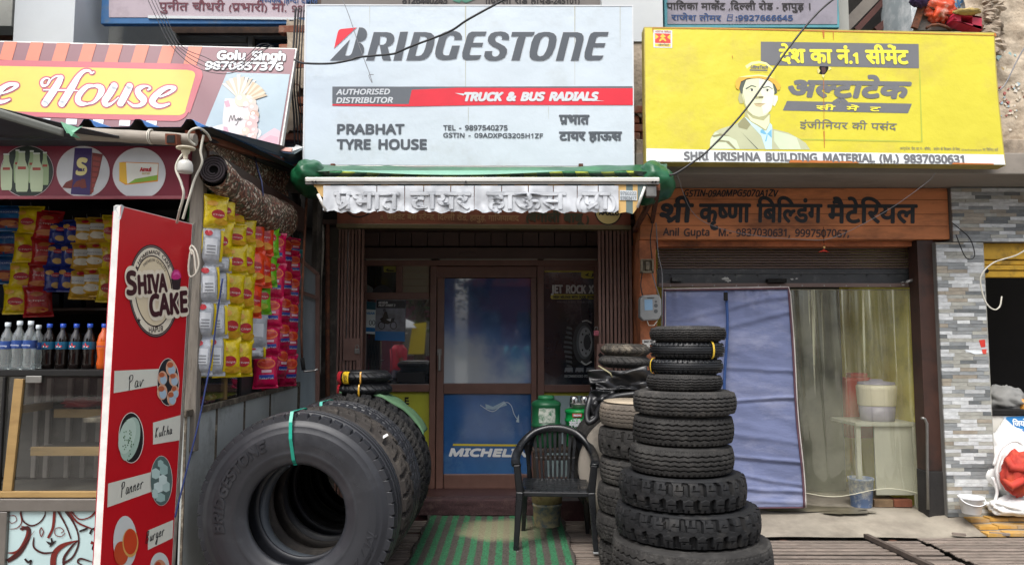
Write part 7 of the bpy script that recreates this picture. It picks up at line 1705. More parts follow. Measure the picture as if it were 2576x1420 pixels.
def script(word, x0, y0, x1, y1, h):
 """simple joined hand: strokes in a unit box for each letter"""
 S = {'P': [[(.1, 1), (.25, -.1)], [(.0, .75), (.1, 1), (.55, 1), (.6, .7), (.2, .5)]], 'K': [[(.15, 1), (.1, 0)], [(.6, 1), (.15, .5), (.6, 0)]], 'B': [[(.15, 1), (.1, 0)], [(0, .9), (.5, 1), (.5, .6), (.15, .52), (.6, .4), (.5, 0), (.05, .02)]],
 'a': [[(.55, .45), (.2, .5), (.1, .1), (.4, .05), (.55, .45), (.55, .05), (.75, .1)]], 'v': [[(.1, .45), (.25, .0), (.55, .48), (.75, .4)]], 'u': [[(.1, .45), (.15, .05), (.45, .1), (.55, .45), (.55, .05), (.75, .1)]], 'l': [[(.1, .1), (.4, .9), (.25, .95), (.2, .1), (.45, .05)]],
 'c': [[(.5, .4), (.2, .48), (.12, .1), (.5, .08)]], 'h': [[(.15, .95), (.1, 0)], [(.1, .2), (.35, .5), (.5, .3), (.5, .05), (.7, .1)]], 'n': [[(.1, .45), (.12, 0)], [(.12, .25), (.4, .5), (.5, .3), (.5, .05), (.7, .1)]], 'e': [[(.1, .22), (.5, .35), (.3, .5), (.1, .2), (.3, .02), (.65, .15)]], 'r': [[(.1, .45), (.15, 0)], [(.15, .3), (.35, .5), (.6, .42)]], 'g': [[(.5, .42), (.2, .48), (.12, .12), (.45, .1), (.5, .42), (.45, -.45), (.15, -.35), (.7, .15)]]}
 wd = {'P': 1.1, 'K': 1.05, 'B': 1.1, 'l': .55}
 tot = sum(wd.get(c, .8) for c in word); acc = 0
 for c in word:
  for stt in S[c]:
   pts = []
   for (x, y) in stt:
    t = (acc + x) / tot; pts.append((x0 + (x1 - x0) * t + y * h * .12, y0 + (y1 - y0) * t - y * h))
   ribbon(sc_b, pls, pts, 1.7, .0055, m_sc, 4)
  acc += wd.get(c, .8)
script('Pav', 322, 978, 361, 970, 33); script('Kulcha', 390, 1100, 433, 1090, 25); script('Panner', 303, 1248, 361, 1226, 34); script('Burger', 366, 1366, 414, 1344, 30)
sc_b.build('script_lettering', m_sc, sg)
# ================================================================== tyres
m_rub = M('rubber_black', '#17181a', .62, var=.2, scale=10, bump=.12, bscale=90, dirt=('#46433f', .3, 7, .5), spec=.4)
m_rubd = M('rubber_dusty', '#343332', .8, var=.25, scale=8, bump=.2, bscale=70, dirt=('#615d58', .45, 5, .6), spec=.3)
m_rubg = M('rubber_grey_old', '#2b2a29', .75, var=.25, scale=9, bump=.15, bscale=80, dirt=('#52504d', .4, 6, .6), spec=.3)
m_rubn = M('rubber_new', '#15171a', .5, var=.15, scale=10, bump=.05, bscale=120, dirt=('#34363a', .25, 6, .4), spec=.5)
m_rubf = M('rubber_front', '#26282d', .45, var=.12, scale=5, bump=.05, bscale=120, dirt=('#4a4c50', .3, 3.5, .45), spec=.5)
def tri(x): x = x % 1.0; return 4 * abs(x - .5) - 1
def pat_rib(K=40, n=4, wdt=.055, sh=60):
 def f(th, s):
  for i in range(n):
   s0 = (i - (n - 1) / 2) * (1.5 / n)
   if abs(s - s0 - .05 * tri(th * K)) < wdt: return 1.0
  if abs(s) > .86 and (th * sh) % 1.0 < .35: return .5
  return 0.0
 return f
def pat_lug(K=26, cen=.16):
 def f(th, s):
  a = th * K + (.5 if s > 0 else 0) + .10 * s
  if abs(s) < cen + .07 * tri(th * K * 2): return .05
  if (a % 1.0) < .34: return 1.0
  if abs(abs(s) - .5) < .03 and (a % 1.0) > .5: return .45
  if abs((a % 1.0) - .64) < .03 and abs(s) > .55: return .35
  return 0.0
 return f
def pat_block(K=44):
 def f(th, s):
  if abs(abs(s) - .33 - .03 * tri(th * K)) < .05 or abs(s) < .035: return 1.0
  row = 0 if abs(s) < .33 else 1
  a = th * K + row * .5 + .25 * s
  if (a % 1.0) < .26: return .9
  if abs((a % 1.0) - .62) < .05 and abs(s) > .4: return .4
  return 0.0
 return f
def pat_drive(K=30):
 def f(th, s):
  a = th * K + .35 * abs(s) + (.5 if s > 0 else 0)
  if abs(s) < .05: return .8
  if abs(abs(s) - .42) < .05: return .9
  if (a % 1.0) < .33: return 1.0
  if abs((a % 1.0) - .66) < .07 and .55 < abs(s) < .85: return .7
  return 0.0
 return f
def pat_bias(K=60):
 def f(th, s):
  for s0 in (-.52, -.2, .2, .52):
   if abs(s - s0) < .04: return 1.0
  if abs(s) > .78 and (th * K) % 1.0 < .45: return .9
  if abs(s) > .6 and (th * K) % 1.0 < .12: return .5
  return 0.0
 return f
def pat_scooter(K=26):
 def f(th, s):
  a = th * K + .9 * abs(s) ;
  if .12 < abs(s) < .9 and (a % 1.0) < .14: return 1.0
  if abs(s) < .03 * (1 + tri(th * K)): return 1.0
  return 0.0
 return f
def tyre_mesh(Rr, w, rim, pat, N=360, Mm=40, depth=.012, tw=.84, mat=None, sh_r=.03, rings=True, crown=.02):
 mb = MB(); prof = []
 hw = w / 2; t2 = hw * tw
# inner cavity -> bead -> sidewall (one side), mirrored later
 def side(sg):
  p = [(Rr - .035, 0.0 * sg + sg * t2 * .7), (Rr - .06, sg * hw * .8), ((rim + Rr) / 2, sg * hw * .88), (rim + .03, sg * hw * .60), (rim - .004, sg * hw * .50), (rim - .008, sg * hw * .62), (rim, sg * hw * .70), (rim + .012, sg * hw * .76)]
  m = 14
  for i in range(1, m + 1):
   t = i / m; r = rim + .012 + (Rr - sh_r - rim - .012) * t
   z = hw * (.76 + .24 * math.sin(min(1, t * 1.75) * PI / 2)) if t < .57 else hw * (1 - (1 - tw - .02) * ((t - .57) / .43) ** 1.6)
   if rings and i in (3, 10, 12): z += .004
   p.append((r, sg * z))
   if rings and i in (3, 10, 12): p.append((r + .003, sg * (z - .0005)))
  return p
 A_ = side(-1)                       # from inside to the shoulder at -z
 B_ = side(1)[::-1]
 k = mb.mi(mat); cols = len(A_) + Mm + 1 + len(B_); base = len(mb.v)
 cs = [(math.cos(2 * PI * i / N), math.sin(2 * PI * i / N)) for i in range(N)]
 for i in range(N):
  c, s_ = cs[i]; th = i / N
  for r, z in A_: mb.v.append(Vector((r * c, r * s_, z)))
  for j in range(Mm + 1):
   s = -1 + 2 * j / Mm
   r = Rr - crown * s * s - depth * pat(th, s)
   z = t2 * s
   mb.v.append(Vector((r * c, r * s_, z)))
  for r, z in B_: mb.v.append(Vector((r * c, r * s_, z)))
 la, lb = len(A_), len(A_) + Mm
 for i in range(N):
  i2 = (i + 1) % N
  for j in range(cols):
   j2 = (j + 1) % cols
   mb.f.append([base + i * cols + j, base + i2 * cols + j, base + i2 * cols + j2, base + i * cols + j2]); mb.m.append(k)
   mb.sm.append(not (la - 1 <= j <= lb))
 return mb
def pat_front():
 def f(th, s):
  if abs(s) > .62 and (th * 52) % 1.0 < .13: return 1.3
  for s0 in (-.6, -.2, .2, .6):
   if abs(s - s0) < .04: return 1.0
  return 0.0
 return f
def tyre_parts(mb, mat, t):
 for nm, keep in (('tread', False), ('sidewall', True)):
  q = MB(); mp = {}
  for f, sm in zip(mb.f, mb.sm):
   if sm is keep:
    g = []
    for i in f:
     if i not in mp: mp[i] = len(q.v); q.v.append(mb.v[i])
     g.append(mp[i])
    q.f.append(g); q.m.append(0); q.sm.append(sm)
  q.build(nm, mat, t)
def lying_tyre(label, cx, cy, z0, z1, Rr, patname, mat, rot=0, group='tyres in the tall tyre tower', tilt=(0, 0), wear=1):
 w = z1 - z0
 pats = {'rib': (pat_rib(int(40 * Rr / .3), 4, .055), .014), 'lug': (pat_lug(int(27 * Rr / .36)), .028), 'block': (pat_block(int(40 * Rr / .33)), .013), 'drive': (pat_drive(), .022), 'bias': (pat_bias(int(48 * Rr / .21)), .010), 'scooter': (pat_scooter(), .006), 'serr': (pat_rib(50, 4, .04, 90), .008)}
 pt, dp = pats[patname]
 t = thing('tyre', label, 'tyre', (cx, cy, z0), group)
 mb = tyre_mesh(Rr, w - .004, Rr * .56, pt, N=300 if Rr > .25 else 240, Mm=40, depth=dp * wear, mat=mat, tw=.86, sh_r=.018 + .01 * wear, crown=.012 if patname != 'scooter' else .03)
 mb.bake(Matrix.Translation(Vector((cx, cy, (z0 + z1) / 2))) @ Matrix.Rotation(rot, 4, 'Z') @ Matrix.Rotation(tilt[0], 4, 'X') @ Matrix.Rotation(tilt[1], 4, 'Y'))
 tyre_parts(mb, mat, t)
 return t
YT = 4.15
rows = [  # left px, right px, top py (front), bottom py, pattern, material, label
(1632, 1821, 819, 858, 'rib', m_rubg, 'topmost small zigzag ribbed tyre of the tall tower'),
(1635, 1820, 858, 902, 'bias', m_rubn, 'second tyre from the top of the tall tower, yellow band on its right side'),
(1631, 1816, 902, 943, 'bias', m_rubn, 'third tyre from the top of the tall tower, yellow band on its left side'),
(1626, 1814, 943, 985, 'rib', m_rubg, 'fourth tyre from the top of the tall tower, the lowest of the small ones'),
(1592, 1847, 985, 1051, 'rib', m_rubd, 'fifth and dustiest tyre of the tall tower, brownish zigzag ribs'),
(1594, 1844, 1051, 1129, 'rib', m_rubg, 'sixth tyre from the top of the tall tower, middle of the wide zigzag ones'),
(1582, 1840, 1129, 1204, 'rib', m_rubg, 'seventh tyre from the top of the tall tower, just above the lug tyres'),
(1558, 1874, 1204, 1297, 'lug', m_rub, 'eighth tyre of the tall tower, upper one with chunky shoulder lugs'),
(1547, 1908, 1297, 1390, 'lug', m_rub, 'ninth tyre of the tall tower, lower one with worn shoulder lugs'),
(1538, 1936, 1390, 1470, 'serr', m_rubg, 'lowest visible tyre of the tall tower, widest with a serrated rim edge')]
def fz(py, R_): return zat(py, YT - R_ * .96)
zprev = None; specs = []
for i, (pl_, pr_, yt, yb, pat, mt, lab) in enumerate(rows):
 vm = (710 - (yt + yb) / 2) / FPX; fac = CP - vm * SP
 R_ = YT * math.sin(math.atan((pr_ - pl_) / 2 / FPX / fac)); cx = ((pr_ + pl_) / 2 - 1288) / FPX / fac * YT
 specs.append([cx, R_, yt, yb, pat, mt, lab])
zb_list = [fz(s[3], s[1]) for s in specs]
zt_list = [fz(specs[0][2], specs[0][1])] + zb_list[:-1]
zb_list[-1] = zt_list[-1] - .235
for i, s in enumerate(specs):
 lying_tyre(s[6], s[0] + (.0 if i % 2 else .004), YT + .01 * ((i * 7) % 3 - 1), zb_list[i], zt_list[i], s[1], s[4], s[5], rot=i * .7, wear=1 if i not in (8,) else .9)
lying_tyre('tyre at the very bottom of the tall tower', specs[-1][0], YT, .035, zb_list[-1], .44, 'rib', m_rubg)
def band(label, s, zt, zb, px, col, par_dz=0, cat='band'):
 """plastic strap looped round the section of a lying tyre"""
 t = thing('plastic_band', label, 'strap', (s[0], YT, zb)); R_ = s[1]
 a = math.asin(max(-1, min(1, ((px - 1288) / FPX * (YT - R_ * .9) - s[0]) / R_)))
 dx, dy = math.sin(a), -math.cos(a); b = MB(); mid = (zt + zb) / 2; h = (zt - zb) / 2
 pts = []
 for k in range(17):
  q = -PI / 2 + PI * k / 16; rr_ = R_ - .03 + .036 * math.cos(q) ** .5 if math.cos(q) > 0 else R_ - .03
  pts.append((s[0] + dx * rr_, YT + dy * rr_, mid + (h + .001) * math.sin(q)))
 tx = Vector((-dy, dx, 0)) * .0065
 b.add([Vector(p) - tx for p in pts] + [Vector(p) + tx for p in pts], [(k, k + 1, 17 + k + 1, 17 + k) for k in range(16)], P(col, rough=.4)); b.build('strap', P(col, rough=.4), t)
band('yellow plastic band at the right of the second tyre from the top', specs[1], zt_list[1], zb_list[1], 1793, '#d9b63a'); band('yellow plastic band at the left of the third tyre from the top', specs[2], zt_list[2], zb_list[2], 1648, '#d9b63a')
# second stack behind on the left
YL = 4.95; RL = .335; XL = (1506 - 1288) / FPX / 1.01 * YL + RL
bnd = [1009, 1069, 1142, 1210, 1282, 1350]
zl = [zat(y, YL) for y in bnd] + [.035]
labs = ['dusty worn tyre with a whitish face on top of the back stack', 'second tyre of the back stack, with worn lugs', 'third tyre of the back stack, with zigzag grooves', 'fourth tyre of the back stack, blocky and shiny edged', 'fifth tyre of the back stack beside the chair back leg', 'bottom tyre of the back stack']
m_rubl = M('rubber_chalky', '#5a534b', .85, var=.25, scale=7, bump=.2, bscale=60, dirt=('#8b7f70', .4, 4, .7))
for i, (pat, mt) in enumerate((('serr', m_rubl), ('lug', m_rubg), ('rib', m_rubd), ('block', m_rubg), ('block', m_rubg), ('drive', m_rubg))):
 lying_tyre(labs[i], XL + (.006, 0, .004, -.008, -.012, -.004)[i], YL, zl[i + 1], zl[i], RL + (0, .004, 0, .006, .01, .004)[i], pat, mt, rot=i * 1.1, group='tyres in the back stack', wear=.8)
b = MB(); t0 = thing('cardboard_disc', 'pale cardboard disc lying on the dusty top tyre of the back stack', 'disc', (XL, YL, zl[0]))
b.lathe([(.001, 0), (.30, 0), (.30, .004), (.001, .005)], 40, (XL, YL, zl[0] + .001), M('pale_card', '#a79a86', .8, var=.2, scale=5, dirt=('#6f6455', .4, 6)), cap=False); b.build('disc', None, t0)
# black tubes heaped behind, two small dusty tyres on top, big upright tyre
cx3, cy3 = at(1571, 925, 5.55).x, 5.55
z3 = zat(925, 5.35)
for k, (lab) in enumerate(('lower of the two small dusty tyres on the heap of black tubes', 'upper of the two small dusty tyres on the heap of black tubes')):
 h = .085; lying_tyre(lab, cx3 + .01 * k, cy3, z3 + k * h, z3 + (k + 1) * h, .195 - .008 * k, 'scooter', m_rubd if k == 0 else M('rubber_mouldy', '#3b3732', .9, var=.35, scale=20, bump=.3, bscale=60, dirt=('#857c6d', .45, 14, .7)), group='small dusty tyres', tilt=(.03, .02))
hp_ = thing('inner_tube_heap', 'heap of limp black rubber inner tubes with a loose end drooping to the left', 'inner tubes', (cx3, 5.5, 1.0))
m_tub = M('inner_tube_rubber', '#1a1b1e', .38, var=.2, scale=8, bump=.15, bscale=14, bdist=.01, dirt=('#4d4d4d', .25, 7, .4))
b = MB()
def sheet(p0, p1, p2, p3, amp, sd):
 def f(u, v):
  p = (p0.lerp(p1, u)).lerp(p3.lerp(p2, u), v)
  n_ = noise.noise(Vector((u * 2.5 + sd, v * 5 - u * 3, sd))); n2 = math.sin(v * 13 + u * 6 + sd) * .6
  return p + Vector((0, -amp * n_ - amp * .3 * n2, amp * .4 * n2))
 b.grid(f, 36, 30)
sheet(at(1478, 935, 5.35), at(1630, 922, 5.2), at(1625, 1000, 5.3), at(1492, 1012, 5.4), .05, 1); sheet(at(1490, 940, 5.45), at(1640, 930, 5.45), at(1640, 985, 5.25), at(1500, 975, 5.3), .04, 4)
sheet(at(1486, 985, 5.35), at(1560, 975, 5.25), at(1545, 1040, 5.3), at(1478, 1060, 5.35), .04, 7)
b.build('tube_sheets', m_tub, hp_, thick=.01)
b = MB(); b.tube([at(x, y, Y) for x, y, Y in bez([(1492, 985, 5.4), (1482, 1010, 5.35), (1476, 1045, 5.32), (1482, 1062, 5.3), (1500, 1050, 5.3), (1506, 1030, 5.3), (1540, 1000, 5.25), (1600, 990, 5.2)], 5)], .022, 10)
b.build('tube_rolls', m_tub, hp_)
b = MB(); b.tube([at(1506, 920, 5.3), at(1522, 930, 5.25), at(1535, 938, 5.25), at(1540, 948, 5.25)], .006, 6, M('twine', '#8f8a6e', .8)); b.build('twine', None, hp_)
# upright big tyre behind the chair, plus a beige flap ring in front of it
def standing(label, x, y, zc, Rr, w, rim, pat, dp, mat, yaw, N=420, Mm=44, group=None, tw=.86, lean=0, sh_r=.035, crown=.015, rings=True):
 t = thing('tyre', label, 'tyre', (x, y, zc - Rr), group)
 mb = tyre_mesh(Rr, w, rim, pat, N=N, Mm=Mm, depth=dp, mat=mat, tw=tw, sh_r=sh_r, crown=crown, rings=rings)
 M4 = Matrix.Translation(Vector((x, y, zc))) @ Matrix.Rotation(yaw, 4, 'Z') @ Matrix.Rotation(PI / 2 + lean, 4, 'X')
 mb.bake(M4); tyre_parts(mb, mat, t)
 return t, M4
xb_, yb_ = at(1600, 1200, 5.75).x, 5.75
standing('big upright tyre hidden behind the back stack, its left edge showing', xb_ - .02, 5.85, .56, .5, .2, .27, pat_rib(40, 4), .01, m_rubg, R(-14))
rg = thing('tyre_flap', 'large beige grey rubber flap ring leaning behind the plastic chair', 'rubber flap', (xb_, 5.6, .04))
b = MB(); b.lathe([(.26, -.03), (.30, -.06), (.38, -.07), (.45, -.045), (.47, .0), (.45, .03), (.36, .05), (.28, .03), (.26, -.03)], 60, (0, 0, 0), M('beige_flap', '#8c857b', .75, var=.12, scale=3, dirt=('#5e5850', .35, 4, .6)), cap=False)
b.bake(Matrix.Translation(Vector((xb_ + .01, 5.62, .53))) @ Matrix.Rotation(R(-14), 4, 'Z') @ Matrix.Rotation(PI / 2 + .06, 4, 'X')); b.build('ring', None, rg)
# row of truck tyres on the left
GR = 'truck tyres standing in a row along the stall'
RF = .545
t1, M4 = standing('nearest upright truck tyre with raised lettering and a turquoise band', -1.15, 4.13, .035 + RF, RF, .27, .272, pat_front(), .012, m_rubf, R(-2), N=576, group=GR, tw=.80, sh_r=.045)
# serrated shoulder ribs are in the tread; raised lettering on the outer sidewall
def side_text(t, s, M4, r0, a_mid, span, hgt, w, bold, raise_=.006, slant=.0, name='raised_lettering'):
 mb = MB(); g_, adv = layout(s)
 for vs, fs in g_:
  for sx, sy, e in ((0, 0, 0), (bold, 0, .0001), (-bold, 0, .0002), (0, bold, .0003), (0, -bold, .0004)):
   top = []
   for (x, y) in vs:
    rr_ = r0 + (y + sy) / CAPH[False] * hgt; a = a_mid + span * ((x + sx + slant * y) / adv - .5)
    t_ = (rr_ - .30) / (.50 - .30); z = -(w / 2 * (.76 + .24 * math.sin(min(1, t_ * 1.75) * PI / 2)) if t_ < .57 else w / 2 * (1 - .18 * ((t_ - .57) / .43) ** 1.6)) - raise_ - e
    top.append(M4 @ Vector((-rr_ * math.cos(a), rr_ * math.sin(a), -z if False else -z)) )
   k = len(mb.v); n = len(top)
   mb.add(top, fs, None)
   cnt = {}
   for f in fs:
    for i in range(len(f)):
     e_ = (f[i], f[(i + 1) % len(f)]); cnt[tuple(sorted(e_))] = cnt.get(tuple(sorted(e_)), 0) + 1
   dn = (M4.to_3x3() @ Vector((0, 0, -1))) * (raise_ + .004)
   be = [e_ for e_, c in cnt.items() if c == 1]
   if e == 0 or True:
    lo = [p + dn for p in top]; kk = len(mb.v); mb.v += lo
    for a_, c_ in be: mb.f.append([k + a_, k + c_, kk + c_, kk + a_]); mb.m.append(0); mb.sm.append(False)
 return mb.build(name, m_rubf, t)
# in the tyre's frame +z is the face towards the camera after the rotation
side_text(t1, 'BRIDGESTONE', M4, .378, math.radians(26), R(80), .052, .27, .035, slant=.2)
side_text(t1, 'M729', M4, .40, math.radians(208), R(40), .055, .27, .0, .003, .2)
side_text(t1, '295/80R22.5', M4, .365, math.radians(118), R(30), .018, .27, .0, .0018)
side_text(t1, 'TUBELESS', M4, .36, math.radians(150), R(16), .013, .27, .0, .0018)
def ring_band(label, x, y, zc, Rr, w, rim, ang, M4, col, width=.018):
 t = thing('plastic_band', label, 'strap', (x, y, zc + rim)); b = MB(); pts = []
 prof = [(rim - .012, -w * .3), (rim - .012, w * .3), (rim + .02, w * .42), ((rim + Rr) / 2, w * .56), (Rr - .05, w * .53), (Rr + .004, w * .42), (Rr + .004, 0), (Rr + .004, -w * .42), (Rr - .05, -w * .53), ((rim + Rr) / 2, -w * .56), (rim + .02, -w * .47), (rim - .012, -w * .3)]
 L_, R2 = [], []
 for r, z in prof:
  for sg, LL in ((-1, L_), (1, R2)):
   da = sg * width / 2 / r; LL.append(M4 @ Vector((r * math.cos(ang + da), r * math.sin(ang + da), z)))
 n = len(prof); b.add(L_ + R2, [(i, i + 1, n + i + 1, n + i) for i in range(n - 1)], P(col, rough=.35)); b.build('strap', None, t, thick=.001)
ring_band('turquoise plastic strap round the nearest truck tyre', -1.15, 4.13, .58, RF, .27, .272, R(93), M4, '#1f9c86')
for (lab, y, pat, dp, mt, yaw, Rr) in (('second truck tyre in the row, brownish with deep chunky lugs', 4.53, pat_drive(30), .034, M('rubber_brownish', '#35312e', .75, var=.2, scale=9, bump=.15, bscale=80, dirt=('#5f584f', .35, 6, .6)), -4, .54),
('third truck tyre in the row with a turquoise tag on its shoulder', 4.81, pat_rib(52, 4, .05, 64), .012, m_rubf, -4, .545), ('fourth truck tyre in the row with block tread', 5.07, pat_block(44), .024, m_rubg, -5, .55),
('fifth truck tyre in the row with a green cloth over it', 5.33, pat_drive(32), .032, m_rub, -5, .555), ('rearmost truck tyre in the row by the shop step', 5.59, pat_block(44), .016, m_rubg, -5, .53)):
 tt, MM = standing(lab, -1.13, y, .035 + Rr, Rr, .25, .288, pat, dp, mt, R(yaw), N=432, group=GR)
 if 'third' in lab: ring_band('turquoise strap on the third truck tyre of the row', -1.13, y, .58, Rr, .25, .288, R(97), MM, '#3fb5a3')
# rubber flap and tubes seen inside the hole
fl_ = thing('rubber_flap', 'grey rubber flap curled inside the hole of the nearest truck tyre', 'rubber flap', (-1.2, 4.5, .3))
b = MB(); b.tube([(-1.145 + .29 * math.cos(a), 4.33 + .02 * math.sin(a * 3), .55 + .29 * math.sin(a)) for a in [R(120 + k * 7) for k in range(24)]], [.02 + .022 * math.sin(PI * k / 23) for k in range(24)], 10); b.build('flap', M('grey_rubber_flap', '#4d5359', .45, var=.12), fl_)
b = MB(); b.grid(lambda u, v: Vector((-.93 + .03 * math.sin(v * 9) + .04 * u, 4.5 + .12 * u, .35 + .48 * v)), 8, 20); b.build('hanging_flap', M('grey_rubber_flap', '#4d5359'), fl_, thick=.004)
pt = thing('paper_tag', 'white paper tag caught on the lugs of the second truck tyre', 'tag', at(958, 1098, 4.3)); b = MB(); b.slab([at(944, 1106, 4.42), at(974, 1089, 4.42), at(977, 1094, 4.40), at(950, 1111, 4.40)], (0, -1, .2), .001); b.build('tag', P('#d5d6d2', rough=.5), pt)
# small scooter tyres on top of the row
xs_, ys2 = at(917, 985, 5.45).x, 5.45; zs = zat(998, 5.25)
for k, lab in enumerate(('lower small scooter tyre lying on the truck tyres', 'upper small scooter tyre with a yellow printed wrapper')):
 t_ = lying_tyre(lab, xs_ + (.0, -.006)[k], ys2, zs + k * .088, zs + (k + 1) * .088, .202, 'scooter', m_rubn, group='small scooter tyres on the truck tyres', rot=k)
def wrap(label, cx, cy, z0, z1, Rr, a0, a1, col, txt=None, tc=None):
 t = thing('label_wrapper', label, 'label', (cx, cy, z0)); b = MB(); mid = (z0 + z1) / 2; h = (z1 - z0) / 2
 def f(u, v):
  q = -PI / 2 * .95 + PI * .95 * v; a = a0 + (a1 - a0) * u; r_ = Rr - .032 + .036 * math.sqrt(max(0, math.cos(q)))
  return (cx + math.sin(a) * r_, cy - math.cos(a) * r_, mid + (h + .001) * math.sin(q))
 b.grid(f, 8, 12, P(col, rough=.35))
 if txt:
  g_, adv = layout(txt)
  for vs, fs in g_:
   pts = []
   for x, y in vs:
    a = a0 + (a1 - a0) * (.2 + .6 * y / CAPH[False]); zz_ = mid - .03 + .06 * x / adv; q = math.asin(max(-1, min(1, (zz_ - mid) / h))); r_ = Rr - .030 + .037 * math.sqrt(max(0, math.cos(q))); pts.append((cx + math.sin(a) * r_, cy - math.cos(a) * r_, zz_))
   b.add(pts, fs, P(tc, rough=.35))
 b.build('wrapper', None, t)
za = zs + .088
wrap('yellow printed wrapper on the upper scooter tyre', xs_ - .006, ys2, za, za + .088, .203, -.62, -.36, '#d9b52c', 'ARL', '#1b1b1d'); wrap('red and blue wrapper at the left of the upper scooter tyre', xs_ - .006, ys2, za, za + .088, .203, -.98, -.72, '#b8303a'); wrap('thin orange yellow strap on the upper scooter tyre', xs_ - .006, ys2, za, za + .088, .204, .05, .10, '#d9a34a')
wrap('red wrapper at the left of the lower scooter tyre', xs_, ys2, zs, za, .203, -1.05, -.85, '#b8303a'); wrap('thin yellow strap on the lower scooter tyre', xs_, ys2, zs, za, .204, -.03, .02, '#d9a93a')
gc2 = thing('green_cloth', 'faded green cloth draped over the top of the rear truck tyres', 'cloth', (-.9, 5.4, .95))
b = MB()
def gcl(u, v):
 a = R(100 - 72 * u); r_ = .566 + .010 * noise.noise(Vector((u * 8, v * 3, 0))) + .006
 return (-1.13 + r_ * math.cos(a), 5.30 + .24 * v + .015 * math.sin(u * 9), .59 + r_ * math.sin(a) - .02 * (v < .02))
b.grid(gcl, 50, 12); b.build('cloth', M('faded_green_cloth', '#48694b', .85, var=.15, scale=9, bump=.3, bscale=120, dirt=('#5f7f60', .3, 6, .5)), gc2, thick=.004)
# ================================================================== plastic chair
m_ch = M('black_chair_plastic', '#17191c', .32, var=.15, scale=6, dirt=('#3d4043', .25, 10, .4), rvar=.1, spec=.55)
ct = thing('plastic_chair', 'black plastic armchair with slatted arched back standing on the green mat', 'chair', (0, 0, 0))
def taper(b, a, c, wa, ha, wb, hb, ux=(1, 0, 0)):
 a, c = Vector(a), Vector(c); d = (c - a).normalized(); x = Vector(ux); x = (x - d * x.dot(d)).normalized(); y = d.cross(x)
 vs = [a + x * sx * wa / 2 + y * sy * ha / 2 for sx, sy in ((-1, -1), (1, -1), (1, 1), (-1, 1))] + [c + x * sx * wb / 2 + y * sy * hb / 2 for sx, sy in ((-1, -1), (1, -1), (1, 1), (-1, 1))]
 b.add(vs, [(3, 2, 1, 0), (4, 5, 6, 7), (0, 1, 5, 4), (1, 2, 6, 5), (2, 3, 7, 6), (3, 0, 4, 7)])
b = MB()
def seat(u, v):
 x = (-.5 + u) * (.43 + .03 * v) ; y = -.215 + .43 * v
 z = .425 - .02 * math.sin(PI * v) * math.sin(PI * u) + .012 * v - .03 * max(0, .08 - v) / .08
 g_ = ((u * 8.0) % 1 < .09) or ((v * 7.0) % 1 < .10)
 return (x, y, z - (.004 if g_ else 0))
b.grid(seat, 88, 60); b.build('seat', m_ch, ct, thick=.006)
b = MB(); b.box(-.225, .225, -.222, -.208, .385, .418); b.build('seat_lip', m_ch, ct, bevel=.005)
for sg in (-1, 1):
 b = MB(); b.box(sg * .228 - .008, sg * .228 + .008, -.21, .2, .39, .43); b.build('seat_side', m_ch, ct, bevel=.004)
 b = MB(); taper(b, (sg * .262, -.235, .62), (sg * .242, -.225, .42), .045, .05, .05, .055); taper(b, (sg * .242, -.225, .421), (sg * .268, -.262, .0), .05, .055, .034, .036); b.build('front_leg', m_ch, ct, bevel=.007)
 b = MB(); taper(b, (sg * .215, .19, .44), (sg * .236, .27, .0), .045, .05, .03, .034); b.build('rear_leg', m_ch, ct, bevel=.006)
 b = MB(); b.box(sg * .268 - .02, sg * .268 + .02, -.285, -.24, -.002, .012); b.build('foot_tip', M('scuffed_tip', '#8f9294', .6, var=.2), ct, bevel=.004)
# arm + arch as one swept band
pa = bez([(-.262, -.245, .615), (-.272, -.19, .635), (-.276, -.05, .640), (-.270, .08, .665), (-.235, .17, .725), (-.16, .225, .79), (-.07, .245, .822), (0, .25, .828), (.07, .245, .822), (.16, .225, .79), (.235, .17, .725), (.270, .08, .665), (.276, -.05, .640), (.272, -.19, .635), (.262, -.245, .615)], 5)
b = MB(); V0 = []
for i, p in enumerate(pa):
 p = Vector(p); d = (Vector(pa[min(i + 1, len(pa) - 1)]) - Vector(pa[max(i - 1, 0)])).normalized()
 t_ = min(1, max(0, (p.z - .64) / .18)); nrm = Vector((0, 0, 1)).lerp(Vector((p.x * 1.6, -.0, .55 + p.z * .3)), t_ * .6).normalized(); nrm = (nrm - d * nrm.dot(d)).normalized(); sd_ = d.cross(nrm)
 wv = .030 - .002 * t_; hv = .014 + .014 * t_
 V0.append([p + sd_ * wv * a_ + nrm * hv * c_ for a_, c_ in ((-1, -1), (-1, .4), (-.6, 1), (.6, 1), (1, .4), (1, -1))])
k0 = len(b.v)
for ring in V0: b.v += ring
for i in range(len(V0) - 1):
 for j in range(6): b.f.append([i * 6 + j, i * 6 + (j + 1) % 6, (i + 1) * 6 + (j + 1) % 6, (i + 1) * 6 + j]); b.m.append(0); b.sm.append(True)
b.f.append(list(range(6))); b.m.append(0); b.sm.append(False); b.f.append([(len(V0) - 1) * 6 + j for j in range(6)]); b.m.append(0); b.sm.append(False)
b.build('arm_and_back_frame', m_ch, ct)
for k in range(9):
 x = (k - 4) * .034; xt = x * 1.12; zt_k = .815 - 1.1 * (xt) ** 2 * 1.0
 b = MB(); taper(b, (x * .92, .205, .425), (x, .222, .60), .019, .01, .018, .01); taper(b, (x, .222, .60), (xt, .246, zt_k - .005), .018, .01, .027, .01); b.build('back_slat', m_ch, ct, bevel=.002)
